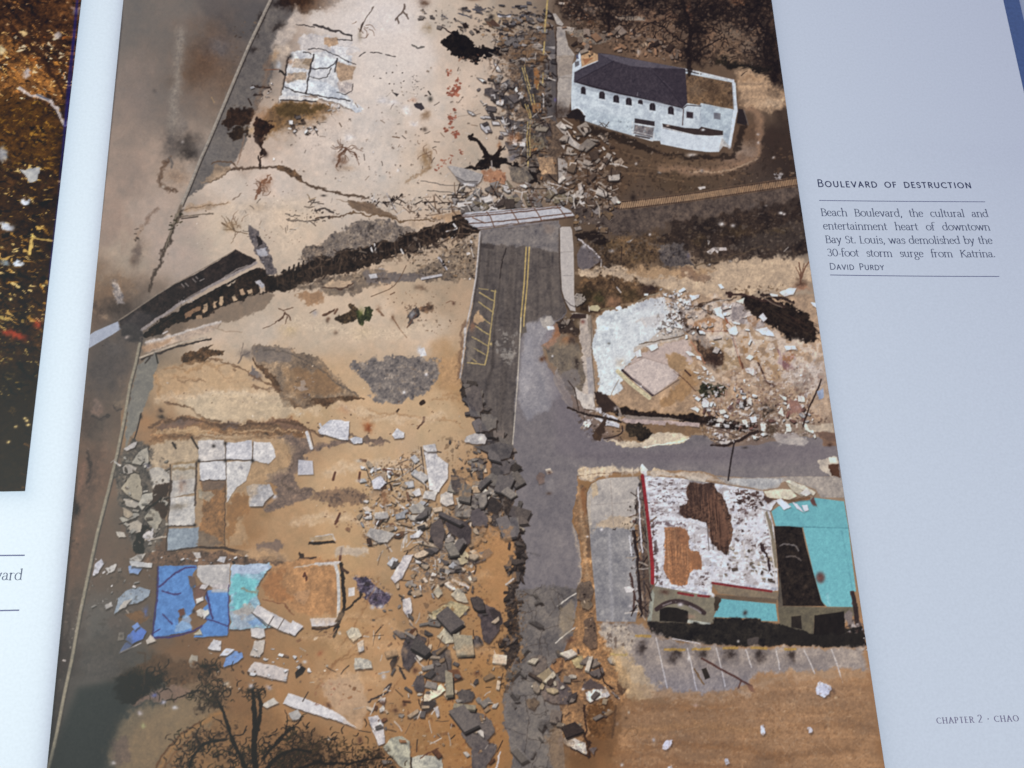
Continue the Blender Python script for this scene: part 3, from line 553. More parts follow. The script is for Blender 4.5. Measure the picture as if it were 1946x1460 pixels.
R(60, "1280,515 1350,510 1360,535 1290,545", 2, 6, [(120, 92, 70), (150, 122, 94)], 45, sh=0, op=.6); R(40, "1380,545 1500,540 1520,552 1400,560", 2, 7, [(130, 102, 72), (104, 80, 58)], 46, sh=0, op=.7)
for q, w in [("1521,540 1523,520 1518,500", 3), ("1523,530 1530,508 1536,498", 2.4), ("1522,524 1512,508", 1.6), ("1525,520 1528,500", 1.6)]: S(q, w, (116, 76, 54), j=1, op=.9)
B(1524, 538, 12, 6, (88, 60, 44), .9, j=3); B(1524, 546, 14, 5, (156, 98, 70), .7, j=3)
# grass edge below the cutting
P("1090,536 1130,524 1200,530 1240,540 1256,556 1230,566 1200,576 1170,590 1140,596 1110,590 1092,570", (94, 70, 46), f=7, j=6, tex='fml', amp=12, sm=1); B(1114, 560, 16, 14, (50, 42, 26), .9, j=5); B(1140, 568, 12, 12, (66, 66, 34), .9, j=5); B(1195, 560, 22, 12, (74, 60, 36), .85, j=6); B(1232, 548, 14, 10, (60, 44, 40), .85, j=4); B(1165, 575, 10, 12, (168, 120, 84), .8, j=4)
S("1172,546 1180,556", 2.4, (196, 188, 180)); P("1224,558 1232,558 1232,562 1224,562", (226, 224, 222))
R(30, "1092,560 1112,556 1110,575 1094,578", 4, 12, [(150, 140, 126), (170, 160, 146)], 47)

# ================= white slab site, right middle
P("1122,600 1180,586 1250,560 1300,556 1400,566 1540,560 1570,640 1580,740 1560,800 1440,800 1350,790 1200,780 1134,750 1124,680", (190, 156, 120), f=10, j=4, tex='fml', amp=5, op=.75)
P("1130,604 1148,596 1176,586 1204,582 1214,572 1250,566 1268,574 1276,596 1270,612 1262,625 1250,632 1238,646 1216,654 1202,664 1208,676 1196,690 1186,704 1180,726 1186,744 1160,752 1140,752 1138,700 1126,676 1124,650 1128,634 1136,620", (204, 216, 218), f=3, j=3, sm=1, tex='fm', amp=4, id='printed_white_floor_slab')
P("1206,590 1214,572 1250,566 1266,574 1262,590 1230,592", (178, 184, 192), f=6, j=3, op=.8); P("1220,606 1262,596 1266,616 1240,622 1222,614", (190, 178, 170), f=6, j=3, op=.8); S("1208,612 1220,608 1228,620", 4, (196, 180, 166), f=3, j=2); B(1180, 686, 9, 8, (206, 168, 116), .75, j=3); B(1182, 687, 3, 3, (190, 140, 70), .8); B(1157, 653, 3, 2, (120, 120, 112), .9)
P("1186,600 1250,574 1296,590 1300,640 1262,652 1220,664 1190,690 1150,700", (208, 218, 220), f=14, j=5, op=.55, tex="f", amp=2); R(30, "1130,610 1260,580 1260,640 1190,700 1140,700", 3, 9, [(216, 226, 228), (200, 212, 214)], 48, sh=.0, op=.6)
# asphalt apron and curb left of the slab
P("1030,650 1046,640 1060,628 1080,636 1098,650 1106,680 1116,700 1112,740 1100,760 1088,752 1066,740 1070,724 1052,696 1040,676", (130, 116, 96), f=3, j=3, tex='fm', amp=6); P("1066,712 1084,700 1100,704 1104,730 1090,740 1072,734", (128, 120, 116), f=6, j=3, op=.8)
P("1104,604 1116,602 1122,640 1124,680 1130,720 1132,760 1112,762 1106,740 1114,722 1108,700 1106,670 1100,640", (190, 176, 160), f=2, j=2, id='printed_sidewalk', tex='fm', amp=4); P("1116,600 1123,598 1126,640 1124,660 1120,640", (170, 158, 140), f=2, j=1, op=.8); P("1114,680 1124,678 1128,720 1128,750 1118,750", (166, 164, 166), f=3, op=.7)
S("1123,600 1124,640 1126,690 1132,752", 1.6, (120, 106, 92))
P("1036,636 1050,622 1064,612 1072,620 1060,640 1044,650 1030,656", (166, 110, 72), f=4, j=3, op=.9); P("1056,612 1066,606 1090,612 1100,628 1094,642 1080,632 1064,632", (70, 56, 46), f=3, j=3); B(1077, 645, 14, 8, (176, 118, 70), .85, j=3); B(1088, 648, 8, 8, (60, 46, 40), .8, j=3); B(1098, 688, 5, 10, (56, 46, 40), .95, j=2); B(1033, 681, 5, 4, (92, 54, 30), .95); B(1050, 677, 2, 2, (220, 220, 220))
R(60, "1050,690 1110,680 1110,740 1074,740", 2, 8, [(100, 88, 78), (120, 108, 96), (80, 66, 58)], 49, sh=0, op=.6); R(24, "1060,600 1100,606 1100,640 1066,630", 3, 10, [(90, 74, 60), (150, 136, 120), (60, 48, 40)], 50)
P("1084,596 1104,604 1118,604 1118,598 1094,594", (176, 166, 150), f=1.6); P("1083,604 1090,596 1114,597 1114,605 1094,606", (66, 50, 44), f=1.6)
B(1107, 612, 4, 3.4, (120, 46, 40), .9); B(1102, 614, 6, 6, (190, 170, 140), .6)
P("1118,585 1124,581 1136,580 1141,586 1136,592 1122,590", (196, 186, 138), f=1.3, sh=(1, 4, .7)); P("1170,584 1178,581 1182,585 1178,590 1170,588", (224, 226, 228), f=1.2); S("1142,589 1158,587 1168,585", 2.4, (130, 112, 78), j=1); S("1212,572 1234,562 1252,558", 2.6, (150, 134, 108), j=1); S("1119,582 1120,592", 1.8, (200, 190, 176))
# house roof lying on the slab
P("1198,694 1206,680 1222,672 1250,660 1266,652 1304,644 1312,660 1316,690 1300,704 1260,700 1230,690", (196, 176, 164), f=2.5, j=2, tex='f', amp=3)
P("1182,706 1190,696 1206,690 1224,680 1270,694 1292,712 1286,722 1262,738 1246,750 1238,752 1210,728", (196, 178, 166), f=1.6, tex='f', amp=3, id='printed_collapsed_roof', ed=(1.4, .3, (110, 90, 80)))
S("1174,706 1200,730 1234,756", 8, (206, 196, 150), f=1.6, id='printed_collapsed_roof'); S("1180,702 1210,728 1240,752", 3.4, (212, 214, 214))
for q in ["1183,704 1196,715", "1199,718 1218,731", "1222,735 1240,751"]: S(q, 5, (62, 46, 50), f=1.2)
S("1243,752 1266,738 1290,722", 1.4, (100, 84, 76)); S("1214,654 1260,646 1300,638", 2, (110, 92, 74), j=1); P("1264,670 1292,674 1318,690 1330,700 1300,706 1286,704 1270,694", (176, 138, 90), f=6, j=4, op=.9); P("1296,706 1330,710 1326,730 1300,760 1260,775 1256,760 1290,726", (174, 132, 84), f=6, j=4, op=.9)
S("1280,706 1300,720 1322,744", 2, (110, 76, 54), j=1); S("1302,704 1312,714", 3.4, (84, 56, 46))
P("1312,614 1340,604 1376,602 1384,616 1376,628 1348,630 1320,624", (188, 140, 96), f=4, j=2, amp=6); S("1312,616 1328,628 1352,631 1384,628", 2.4, (140, 84, 56), j=1.5); S("1378,604 1386,618", 3, (160, 84, 50))
P("1346,638 1390,636 1404,680 1412,698 1380,706 1356,700 1372,680", (180, 150, 110), f=3, j=2, amp=5); S("1390,636 1398,660 1406,684 1412,700", 4, (112, 70, 50), j=1.2); S("1394,640 1404,680 1408,696", 2, (186, 124, 84)); P("1346,640 1388,634 1390,644 1352,646", (196, 178, 154), f=3, op=.8)
P("1400,640 1424,634 1432,660 1446,676 1440,690 1424,676 1408,660", (180, 136, 86), f=4, j=3); P("1424,634 1440,628 1460,636 1466,660 1440,660 1430,650", (192, 160, 122), f=4, j=2); P("1446,676 1480,670 1496,690 1480,722 1460,726 1450,706", (188, 152, 110), f=5, j=3); S("1440,690 1446,700 1450,714 1458,726 1470,734", 4, (90, 62, 50), j=1.5); B(1467, 731, 8, 4, (84, 56, 46), .95, j=2); P("1456,722 1470,724 1472,728 1460,727", (216, 206, 190)); S("1424,632 1428,646 1434,654", 3, (200, 192, 184))
P("1362,592 1374,576 1400,574 1420,590 1448,606 1452,618 1440,626 1400,612 1380,604", (172, 160, 154), f=5, j=3, tex='fm', amp=7)
P("1418,604 1430,600 1444,606 1436,622 1424,622", (176, 132, 92), f=4, j=2, op=.8); S("1290,590 1320,582 1350,574 1376,570 1400,566", 4, (104, 84, 66), j=2); S("1300,592 1340,580 1390,566", 2, (176, 164, 148), j=1); R(40, "1300,580 1350,574 1350,600 1312,606", 3, 9, [(120, 92, 70), (150, 128, 104), (84, 62, 48)], 51)
P("1476,660 1482,676 1476,690 1490,702 1508,704 1510,700 1504,690 1488,684 1484,668", (150, 104, 104), f=2.5, j=2); P("1490,670 1504,664 1510,680 1500,692 1490,684", (176, 124, 80), f=3, j=2); R(20, "1478,665 1512,668 1510,704 1482,700", 3, 8, [(160, 108, 108), (184, 140, 130), (150, 92, 76)], 52, sh=0, op=.8)
P("1500,690 1560,690 1576,720 1570,760 1520,740 1490,720", (186, 170, 156), f=12, j=5, op=.7)
# the fallen trees there
for q, w in [("1290,590 1300,612 1312,632", 12), ("1274,560 1284,580 1290,596", 6), ("1270,600 1290,592", 5)]: S(q, w, (78, 58, 46), j=2.5, op=.85)
P("1308,622 1322,620 1340,640 1356,656 1372,664 1376,684 1366,698 1350,702 1340,690 1328,672 1316,650", (92, 70, 52), f=6, j=4, sm=1, amp=14, tex='fmv', id='printed_fallen_tree'); B(1355, 685, 14, 16, (64, 46, 38), .9, j=4); S("1312,648 1330,676 1340,690", 3.4, (186, 124, 90), op=.8, j=1); B(1304, 626, 8, 9, (56, 44, 38), .95, j=3)
P("1408,566 1420,560 1440,562 1470,572 1500,580 1520,590 1540,604 1552,622 1558,640 1548,650 1528,652 1500,642 1478,630 1458,616 1440,606 1424,596 1412,584", (46, 37, 30), f=5, j=5, sm=1, amp=12, tex='fm', id='printed_fallen_tree'); S("1380,558 1410,560 1440,566 1490,584", 5, (70, 50, 42), j=2); S("1446,562 1470,578 1486,584", 2, (124, 106, 88)); S("1450,560 1480,566 1510,578", 6, (62, 48, 42), j=3)
for k in range(46):
    r_ = np.random.default_rng(k); x = 1450 + 100*r_.random(); y = 580 + (x - 1450)*.42 + 34*(r_.random() - .3)
    S([(x, y), (x + 14 + 8*r_.random(), y + 8 + 6*r_.random())], 1.3, (60 + 20*r_.random(), 52, 40), op=.5)
P("1322,742 1334,728 1350,732 1372,730 1380,738 1376,752 1360,758 1340,756", (44, 46, 30), f=3, j=4, amp=14, id='printed_bush'); R(16, "1318,708 1350,706 1360,722 1340,730", 4, 10, WHT, 53, sh=.3)
P("1260,566 1400,570 1440,620 1560,660 1570,740 1480,730 1400,700 1330,650 1290,640", (208, 202, 196), f=16, j=7, op=.5, gate=('m', .1)); P("1300,690 1440,690 1460,740 1340,735", (204, 190, 172), f=14, j=6, op=.4, gate=('m', .2)); P("1186,704 1206,690 1224,681 1270,695 1290,712 1262,737 1240,750 1210,727", (208, 194, 184), f=3, op=.6)
R(40, "1260,570 1400,575 1440,630 1400,700 1310,650", 4, 13, [(222, 222, 218), (208, 200, 192), (196, 184, 172)], 640)
# white chunks
CH_("""
222 224 222 : 1356,588 1370,582 1372,596 1376,608 1362,600
220 222 220 : 1382,626 1398,620 1404,632 1400,638 1386,634
226 228 226 : 1364,540 1372,540 1377,548 1370,550
224 226 226 : 1308,562 1330,560 1326,566 1314,572
220 222 222 : 1292,570 1310,568 1314,580 1296,578
222 224 224 : 1264,616 1276,600 1282,604 1272,620
220 222 222 : 1278,622 1284,610 1298,622 1296,626
222 224 222 : 1390,610 1406,614 1406,618 1394,616
218 218 214 : 1416,680 1424,674 1432,678 1426,684
226 226 222 : 1416,700 1430,698 1440,708 1432,714 1418,708
222 222 220 : 1302,668 1312,668 1322,676 1310,676
222 222 222 : 1322,676 1332,678 1334,686 1324,682
222 222 220 : 1332,694 1344,702 1338,704
224 224 226 : 1490,658 1510,658 1514,664 1494,666
212 216 222 : 1436,626 1456,622 1468,632 1472,640 1450,636
206 208 216 : 1442,602 1450,596 1458,606 1450,612
226 228 226 : 1540,576 1552,576 1553,586 1544,582
222 226 226 : 1480,556 1500,548 1514,548 1508,560 1490,564
222 222 220 : 1462,558 1478,560 1478,564 1466,564
214 216 204 : 1398,572 1416,566 1412,578 1404,576
222 226 226 : 1206,670 1216,664 1220,678 1210,680
220 224 224 : 1228,658 1250,652 1252,662 1238,668
222 226 226 : 1245,618 1256,616 1258,624 1246,626
""", f=1.3, j=.8, sh=(1, 2, .6))
R(40, "1255,548 1300,552 1300,606 1268,606", 4, 12, WHT + [(226, 226, 224)], 54, sh=.5); R(36, "1290,590 1310,640 1250,640 1240,610", 3, 9, WHT, 55, sh=.5); R(60, "1400,620 1560,660 1560,760 1440,740", 1.5, 6, [(222, 220, 216), (206, 196, 186)], 56, sh=.4)
R(70, "1310,740 1420,720 1460,780 1340,780", 3, 10, WHT + [(120, 84, 80), (150, 110, 84)], 57)
# ================= extra litter in the upper half
litter("930,40 1040,20 1050,330 980,330 960,240 930,150", [(58, 50, 46), (150, 140, 128), (70, 58, 48), (132, 96, 60)], 1, .8)
litter("800,20 940,10 1000,60 930,80 860,60", [(84, 78, 76), (196, 176, 152)], 2, 1.1, .7)
litter("1060,290 1130,290 1180,340 1170,400 1080,390", [(60, 48, 38), (176, 160, 142), (120, 84, 54), (150, 132, 116)], 3, .7)
litter("1060,0 1470,0 1470,110 1300,120 1180,100 1090,60", [(44, 34, 28), (156, 118, 86), (36, 28, 24), (136, 110, 86)], 4, .55, .7, 20)
R(60, "1070,50 1230,60 1300,110 1200,110 1100,100", 5, 18, [(120, 102, 86), (150, 132, 116), (70, 54, 44), (160, 118, 84)], 400)
litter("1110,270 1260,300 1400,310 1500,250 1510,340 1300,370 1150,370", [(60, 46, 34), (126, 94, 62), (48, 38, 30)], 5, .9, .5)
litter("1100,440 1260,440 1440,400 1530,400 1530,480 1320,510 1130,520", [(40, 32, 28), (110, 90, 66), (50, 40, 34), (120, 106, 92)], 6, .9, .55)
litter("1250,560 1310,556 1310,630 1250,640", [(70, 54, 44), (222, 222, 220), (110, 84, 64)], 7, .8, .7)
litter("1400,700 1560,690 1570,780 1400,790 1320,760", [(120, 92, 78), (216, 210, 204), (150, 112, 96), (196, 180, 164)], 8, .8, .6)
for a in [(1155, 20, 12, 26), (1240, 8, 20, 12), (1300, 20, 12, 30), (1330, 60, 14, 30), (1365, 16, 30, 14), (1430, 20, 30, 20), (1458, 80, 16, 50), (1474, 140, 10, 40), (1310, 108, 16, 12)]: B(*a, (36, 28, 24), .8, j=9, amp=14)
for q, w in [("1310,140 1308,100 1312,60 1300,20 1296,-10", 9), ("1312,70 1330,40 1350,20", 6), ("1308,90 1285,70 1262,52 1240,44", 4), ("1300,40 1280,30 1262,36", 3), ("1320,60 1345,52 1370,60", 4), ("1318,110 1340,90 1372,70", 4), ("1155,60 1160,30 1150,0", 6), ("1262,50 1250,60 1240,72", 2.5), ("1285,70 1272,84", 2), ("1350,20 1372,6", 4), ("1420,60 1440,30 1452,0", 5), ("1455,120 1450,80 1462,40", 6), ("1275,62 1262,74 1256,88", 2), ("1250,40 1225,46 1212,58", 2.5)]:
    S(q, w, (38, 29, 25), j=2.5, sm=1, w1=w*.5, op=.9, id='printed_bare_tree')
for k in range(150):
    r_ = np.random.default_rng(900 + k); x, y = [(1310, 60), (1340, 40), (1260, 50), (1440, 40), (1455, 100), (1160, 20), (1360, 90), (1400, 30)][k % 8]
    x += 30*r_.normal(); y += 24*r_.normal(); th = r_.random()*6.28; L = 8 + 16*r_.random()
    if x < 1470 + y*.14: S([(x, y), (x + L*.5*np.cos(th) + r_.normal()*2, y + L*.5*np.sin(th)), (x + L*np.cos(th + .4), y + L*np.sin(th + .4))], 1.9, (38, 29, 25), f=1.2, sm=1, w1=.8, op=.85)
# uprooted tree lying on the road above the bridge
P("895,322 908,306 920,296 930,292 944,296 960,300 975,310 1000,318 1016,330 1020,350 1000,345 985,320 960,312 930,318 910,322", (38, 30, 25), f=3, j=4, amp=12, id='printed_uprooted_tree')
for q, w, w1 in [("893,260 898,264 912,274 920,284 926,296", 7, 9), ("898,256 893,264", 5, 3), ("950,280 948,292 942,300", 6, 8), ("1008,318 1025,318 1036,320 1042,312", 3, 2), ("1000,308 1012,298 1024,288 1040,290", 2.4, 1.4), ("1016,330 1020,345 1026,352", 5, 4), ("976,300 990,296 1004,300", 3, 2), ("940,296 952,286 960,278", 4, 2), ("900,318 880,322", 4, 2)]: S(q, w, (40, 31, 26), j=1.6, w1=w1, id='printed_uprooted_tree')
S("934,306 935,320", 2.4, (170, 160, 152)); B(972, 298, 8, 6, (110, 110, 122), .8, j=3); B(972, 262, 8, 8, (160, 96, 56), .7, j=3); B(985, 262, 6, 7, (176, 110, 56), .8, j=3); B(948, 276, 4, 8, (186, 120, 70), .7, j=2)
P("915,322 945,322 960,330 958,350 935,352 918,340", (190, 132, 92), f=4, j=3); litter("910,318 960,320 965,355 915,352", [(120, 66, 44), (206, 176, 150)], 9, .7); P("966,316 1000,318 1014,340 1004,350 974,344", (112, 102, 90), f=2, j=1.5, amp=9, sh=(1, 2, .7)); P("1020,300 1050,300 1058,330 1030,330", (176, 140, 102), f=3, j=2, amp=8)
P("850,316 858,315 886,321 918,332 914,344 906,352 880,348 866,336", (168, 164, 160), f=1.4, tex='fm', amp=4, sh=(1, 2, .8), id='printed_concrete_slab'); P("866,338 884,346 906,346 904,356 880,352", (138, 134, 132), f=1.4, sh=(1, 2.6, .8)); S("866,336 884,345 908,345", 1.4, (84, 78, 76)); P("880,348 902,350 900,355 882,352", (206, 206, 206), f=1.2)
for q, w, c in [("800,345 845,352 880,352", 1.6, (120, 110, 100)), ("812,362 880,368 906,362", 1.4, (100, 92, 84)), ("735,368 748,392 752,398", 3, (190, 184, 178)), ("740,372 748,394", 1.2, (90, 84, 80)), ("720,384 750,391", 2, (130, 124, 118)), ("836,398 870,398 880,402", 2, (140, 134, 128)), ("865,380 884,398 892,404", 3, (200, 196, 192)), ("890,372 910,396", 2.4, (196, 190, 186)), ("928,372 942,390", 2.4, (198, 194, 190)), ("886,393 920,391 944,388", 2, (196, 190, 186)), ("893,376 900,390 926,386 920,374 905,372", 2, (120, 114, 112)), ("1026,370 1026,390", 2.4, (206, 202, 198)), ("992,366 990,386 996,392", 2.4, (190, 184, 178)), ("1034,352 1056,360 1064,354", 2, (180, 172, 164)), ("1040,346 1080,358", 2, (196, 188, 180)), ("1000,362 1012,380", 2, (60, 48, 40)), ("1048,380 1060,392", 2.4, (50, 40, 34)), ("1062,390 1074,370 1084,366", 2.4, (58, 46, 40))]: S(q, w, c, j=.8)
P("900,376 926,374 930,388 904,390", (112, 104, 98), f=3, j=3, amp=9); P("958,376 976,370 990,386 968,390", (142, 134, 112), f=2, j=2); P("1046,376 1072,364 1084,376 1066,388 1052,386", (130, 120, 92), f=2, j=2, sh=(1, 2, .6)); P("1002,370 1024,364 1026,388 1006,390", (96, 76, 64), f=3, j=3)
litter("880,355 1090,355 1100,400 880,398", [(64, 50, 42), (176, 164, 150), (100, 74, 54), (196, 188, 180)], 10, .8, .7); litter("700,370 880,375 880,405 760,400 700,392", [(110, 90, 74), (84, 62, 48)], 11, 1.3, .7)
R(60, "690,365 880,372 880,405 700,395", 2, 7, DRK + [(140, 110, 84), (196, 188, 178)], 60, sh=.3)
R(80, "860,350 1090,350 1100,400 880,400 850,380", 6, 26, [(150, 144, 138), (112, 104, 98), (190, 186, 180), (80, 68, 60), (130, 116, 92)], 401); R(60, "1065,230 1110,240 1170,300 1190,390 1090,400 1066,340", 6, 24, [(186, 174, 158), (150, 138, 124), (112, 92, 72), (200, 190, 176), (90, 72, 58)], 402)
sticks(70, "860,350 1090,350 1180,300 1180,400 880,405", 10, 34, 403); sticks(40, "700,380 880,370 890,410 720,405", 8, 30, 404)
# ================= white rail bridge and trestles
P("876,412 884,404 1065,391 1084,400 1092,410 1000,424 890,438 882,424", (188, 192, 198), f=1.4, tex='f', amp=3, id='printed_white_bridge_deck', sh=(1, 3, .7))
for q, w in [("880,413 960,406 1066,394", 2.2), ("886,426 980,418 1086,405", 2.2), ("884,436 1000,423 1090,411", 1.4), ("877,410 1064,391", 1.2)]: S(q, w, (104, 70, 54), j=.5)
for q in ["925,403 932,412 940,434", "971,399 978,410 986,424", "1016,397 1022,406 1030,420", "1059,393 1066,400 1076,414", "898,414 912,420 922,424"]: S(q, 1.8, (120, 80, 58))
CT = (48, 37, 29)
P("515,532 540,516 560,512 600,488 640,478 700,464 760,448 800,436 840,424 878,412 888,420 890,430 912,436 900,446 880,452 850,452 820,462 780,478 745,484 710,504 660,518 620,526 590,532 560,546 530,552 508,556", CT, f=3, j=4, amp=14, id='printed_rail_trestle')
for q, w, c in [("520,528 600,492 700,468 800,440 880,414", 3, (92, 72, 54)), ("600,512 700,486 780,460 880,430", 2, (70, 54, 42))]: S(q, w, c, j=1.6, op=.7)
for k in range(70):
    if k % 7 in (2, 5): continue
    x = 520 + k*5.2 + 2*math.sin(k*2.7); y = 534 - (x - 520)*.29; r_ = np.random.default_rng(k)
    S([(x, y - 10 - 4*r_.random()), (x + 1.5, y + 8 + 6*r_.random())], 1.5, [(30, 23, 19), (84, 64, 48)][k % 2], op=.7)
for k in range(9): S([(548 + k*9, 519 - k*4), (550 + k*9, 508 - k*4)], 3.4, (44, 34, 28))
P("600,476 610,462 628,448 650,436 670,424 700,420 740,417 775,428 790,436 770,446 740,456 690,468 640,480 615,490", (134, 120, 106), f=4, j=4, tex='fma', amp=9); litter("605,476 650,440 700,422 780,430 740,456 640,480", [(92, 80, 70), (160, 146, 130), (70, 60, 52)], 12, .6, .7); P("570,492 580,470 592,464 600,470 612,468 620,478 600,490 584,500", (112, 98, 86), f=3, j=4, amp=14); litter("568,490 590,462 620,474 600,496", [(56, 44, 36), (150, 134, 118)], 13, .4)
P("640,380 690,384 720,396 745,408 756,414 720,412 696,402 670,398 660,384", (132, 106, 80), f=3, j=2); S("660,408 676,404 700,408 730,410 760,418 790,418 830,420", 3.4, (120, 92, 62), j=2.5); S("600,415 630,412 650,412 666,404", 2.6, (110, 84, 62), j=2); S("660,380 690,390 706,396 700,400", 2.2, (116, 92, 70), j=1.5)
P("775,420 800,422 812,428 800,434 780,430", (206, 178, 144), f=3, j=2); P("820,414 870,404 880,410 850,420", (196, 158, 116), f=4, j=3); litter("780,400 880,400 885,415 790,422", [(84, 62, 46), (60, 44, 34)], 14, .8)
for q, w in [("704,468 708,480", 3.4), ("712,464 714,480", 3.4), ("762,474 766,482", 3)]: S(q, w, (214, 212, 206))
S("848,440 866,436", 2, (206, 204, 200)); S("862,426 868,434", 3.4, (220, 218, 214))
P("545,552 580,536 620,530 660,520 700,512 740,516 790,520 830,494 850,480 880,470 900,450 908,446 905,500 900,530 860,534 820,530 780,534 740,540 716,540 690,548 660,560 640,566 615,558 600,545", (132, 114, 94), f=6, j=5, tex='fml', amp=7, sm=1); P("690,520 740,516 800,520 830,524 790,534 740,540 700,536", (118, 108, 104), f=5, j=4, op=.8)
litter("760,470 905,450 905,530 800,530", [(64, 50, 40), (190, 164, 128), (50, 40, 32), (150, 122, 90)], 15, .6, .75); litter("540,545 700,515 760,520 690,548 620,560", [(70, 56, 46), (150, 128, 104)], 16, .7)
P("612,540 640,532 668,535 672,542 640,548 618,546", (200, 168, 130), f=3, j=2); S("612,546 650,550 672,540", 2, (90, 62, 46), j=1.5); P("700,522 715,520 718,528 704,530", (196, 196, 196), f=1.3, sh=(1, 2, .5)); S("720,510 730,512", 2, (180, 172, 164))
for q, w in [("834,490 848,512", 5), ("802,530 838,523", 5)]: S(q, w, (188, 186, 188), f=1.2); S(pts(q) + (.5, 3), 1.6, (70, 58, 50))
S("895,470 900,490", 2, (190, 180, 168)); R(70, "820,455 905,445 905,530 850,530", 2, 7, DRK + TAN + [(196, 190, 182)], 61, sh=.3)
S("772,505 760,530 745,548 720,558 705,564", 1.4, (112, 84, 62), sm=1)
sticks(70, "530,540 600,490 760,450 880,415 900,445 780,480 640,520", 8, 30, 405, pal=((70, 54, 42), (92, 72, 54), (40, 30, 24), (110, 88, 68), (30, 24, 20)), w=2.2); R(34, "600,500 880,425 900,450 700,510", 4, 12, [(92, 76, 62), (110, 96, 82), (66, 52, 42)], 406); P("520,540 600,505 700,480 860,440 900,440 880,456 790,486 700,514 600,540 540,556", (84, 64, 48), f=10, j=5, op=.45, gate=("a", .2))
# steel bridge tilted into the beach
P("296,640 320,640 345,632 400,624 440,610 500,590 520,560 500,545 440,560", (96, 74, 56), f=5, j=4, op=.5)
P("268,640 300,612 350,582 400,556 450,532 492,508 506,515 522,540 526,552 505,556 470,564 440,578 410,592 390,604 350,614 320,624 290,640 276,644", (46, 34, 27), f=2.5, j=3, amp=14, id='printed_rail_trestle')
CH_("""
188 154 114 : 386,580 394,576 394,592 387,594
196 160 118 : 406,574 412,572 413,586 407,588
200 168 128 : 440,564 446,560 450,570 444,574
190 154 116 : 454,552 462,550 466,560 458,564
196 170 140 : 492,544 502,542 504,554 494,558
196 162 120 : 416,566 424,564 424,582 418,584
176 176 182 : 484,536 494,532 504,540 498,548
196 164 124 : 470,552 478,548 480,560 472,562
150 110 76 : 350,596 380,582 382,590 352,606
170 136 100 : 372,602 384,598 384,606 372,608
""", f=1.4, j=1.6); litter("340,600 500,530 520,548 420,590", [(96, 68, 48), (28, 22, 18)], 17, .8, .6)
P("226,610 240,602 262,586 300,560 330,542 370,522 410,498 440,480 448,474 462,482 486,494 484,504 450,518 400,542 350,572 300,602 268,626 256,630 240,630 232,624", (52, 41, 38), f=1.6, j=.8, tex='fm', amp=9, id='printed_collapsed_bridge_deck')
P("228,612 262,590 300,600 268,628 240,632", (80, 74, 74), f=14, op=.6)
S("262,632 300,606 350,573 395,546 440,524 486,500", 5.5, (158, 146, 140), f=1.5, j=1, id='printed_collapsed_bridge_deck'); S("270,638 320,606 380,566 430,540 488,510", 2.4, (30, 24, 22), j=1); S("226,609 262,585 300,559 326,543", 2.2, (150, 134, 114), op=.9); S("326,543 380,514 446,476", 1.4, (130, 112, 92), op=.8)
for q in ["345,540 350,546", "352,538 358,544", "366,530 372,536", "372,526 376,530", "380,534 388,530"]: S(q, 1.8, (170, 160, 152), op=.8)
litter("320,560 440,490 470,495 350,560", [(78, 62, 54), (36, 29, 27)], 18, .9, .5); S("352,570 380,554", 3, (120, 108, 100), j=1); S("430,526 450,512 470,504", 3, (132, 120, 112), j=1); R(14, "335,570 365,560 370,572 340,584", 2, 5, [(170, 164, 160)], 62, sh=0)
P("474,428 478,430 492,442 498,456 510,474 518,494 526,516 518,526 506,520 502,506 494,496 484,478 480,462 474,450", (112, 102, 100), f=2, j=2, tex='fm', amp=12); P("488,446 496,452 498,464 490,470", (48, 40, 40), f=1.6, j=1); P("488,474 506,472 512,486 500,490 490,486", (176, 176, 182), f=2, j=2); litter("476,440 500,450 520,510 500,515", [(70, 62, 62), (160, 156, 158)], 19, .8)
for q, w in [("422,424 432,430 446,438 470,446", 3.4), ("446,438 436,420 430,412", 2), ("440,436 424,436", 1.8), ("434,430 426,416 420,410", 1.6), ("444,436 442,422", 1.6), ("448,438 446,452 440,462", 1.2)]: S(q, w, (120, 92, 64), j=1.4, w1=w*.5)
B(438, 430, 14, 8, (170, 136, 92), .6, j=4)
P("168,638 180,630 224,611 229,626 214,636 186,652 166,664", (168, 178, 194), f=1.6, tex='f', amp=2, id='printed_bridge_road_end'); P("228,618 252,612 270,630 268,652 240,650 226,636", (70, 64, 62), f=6, j=4); B(241, 641, 5, 3, (190, 172, 158), .9, rot=-25); S("310,634 318,630", 3, (206, 196, 186)); B(220, 660, 16, 12, (100, 92, 88), .6, j=5)
P("278,650 310,640 345,630 400,616 420,612 405,626 350,646 310,660 275,672", (196, 170, 144), f=6, j=3, amp=4); S("276,652 320,640 380,622 420,612", 4, (206, 198, 188), f=2.5, j=1, op=.8); S("268,684 300,672 340,658 382,648 400,644", 4, (62, 50, 44), f=1.6, j=1.2); S("266,680 300,667 350,650 392,642", 3.4, (190, 172, 146), f=1.6); P("270,660 330,642 320,652 272,672", (186, 144, 104), f=4, j=2, op=.8)
S("400,620 430,630 460,632", 2, (170, 140, 110), j=1, op=.6); S("345,412 380,408 405,406", 2.4, (130, 112, 92), j=1); S("345,416 376,412", 2, (70, 56, 46)); P("352,392 420,384 436,386 400,398 350,404", (186, 154, 118), f=6, j=3, op=.8); S("350,400 362,396 380,394 430,386", 2, (150, 118, 86), j=2)
S("440,380 452,374 458,366", 2, (140, 116, 96), j=1.5, op=.8)
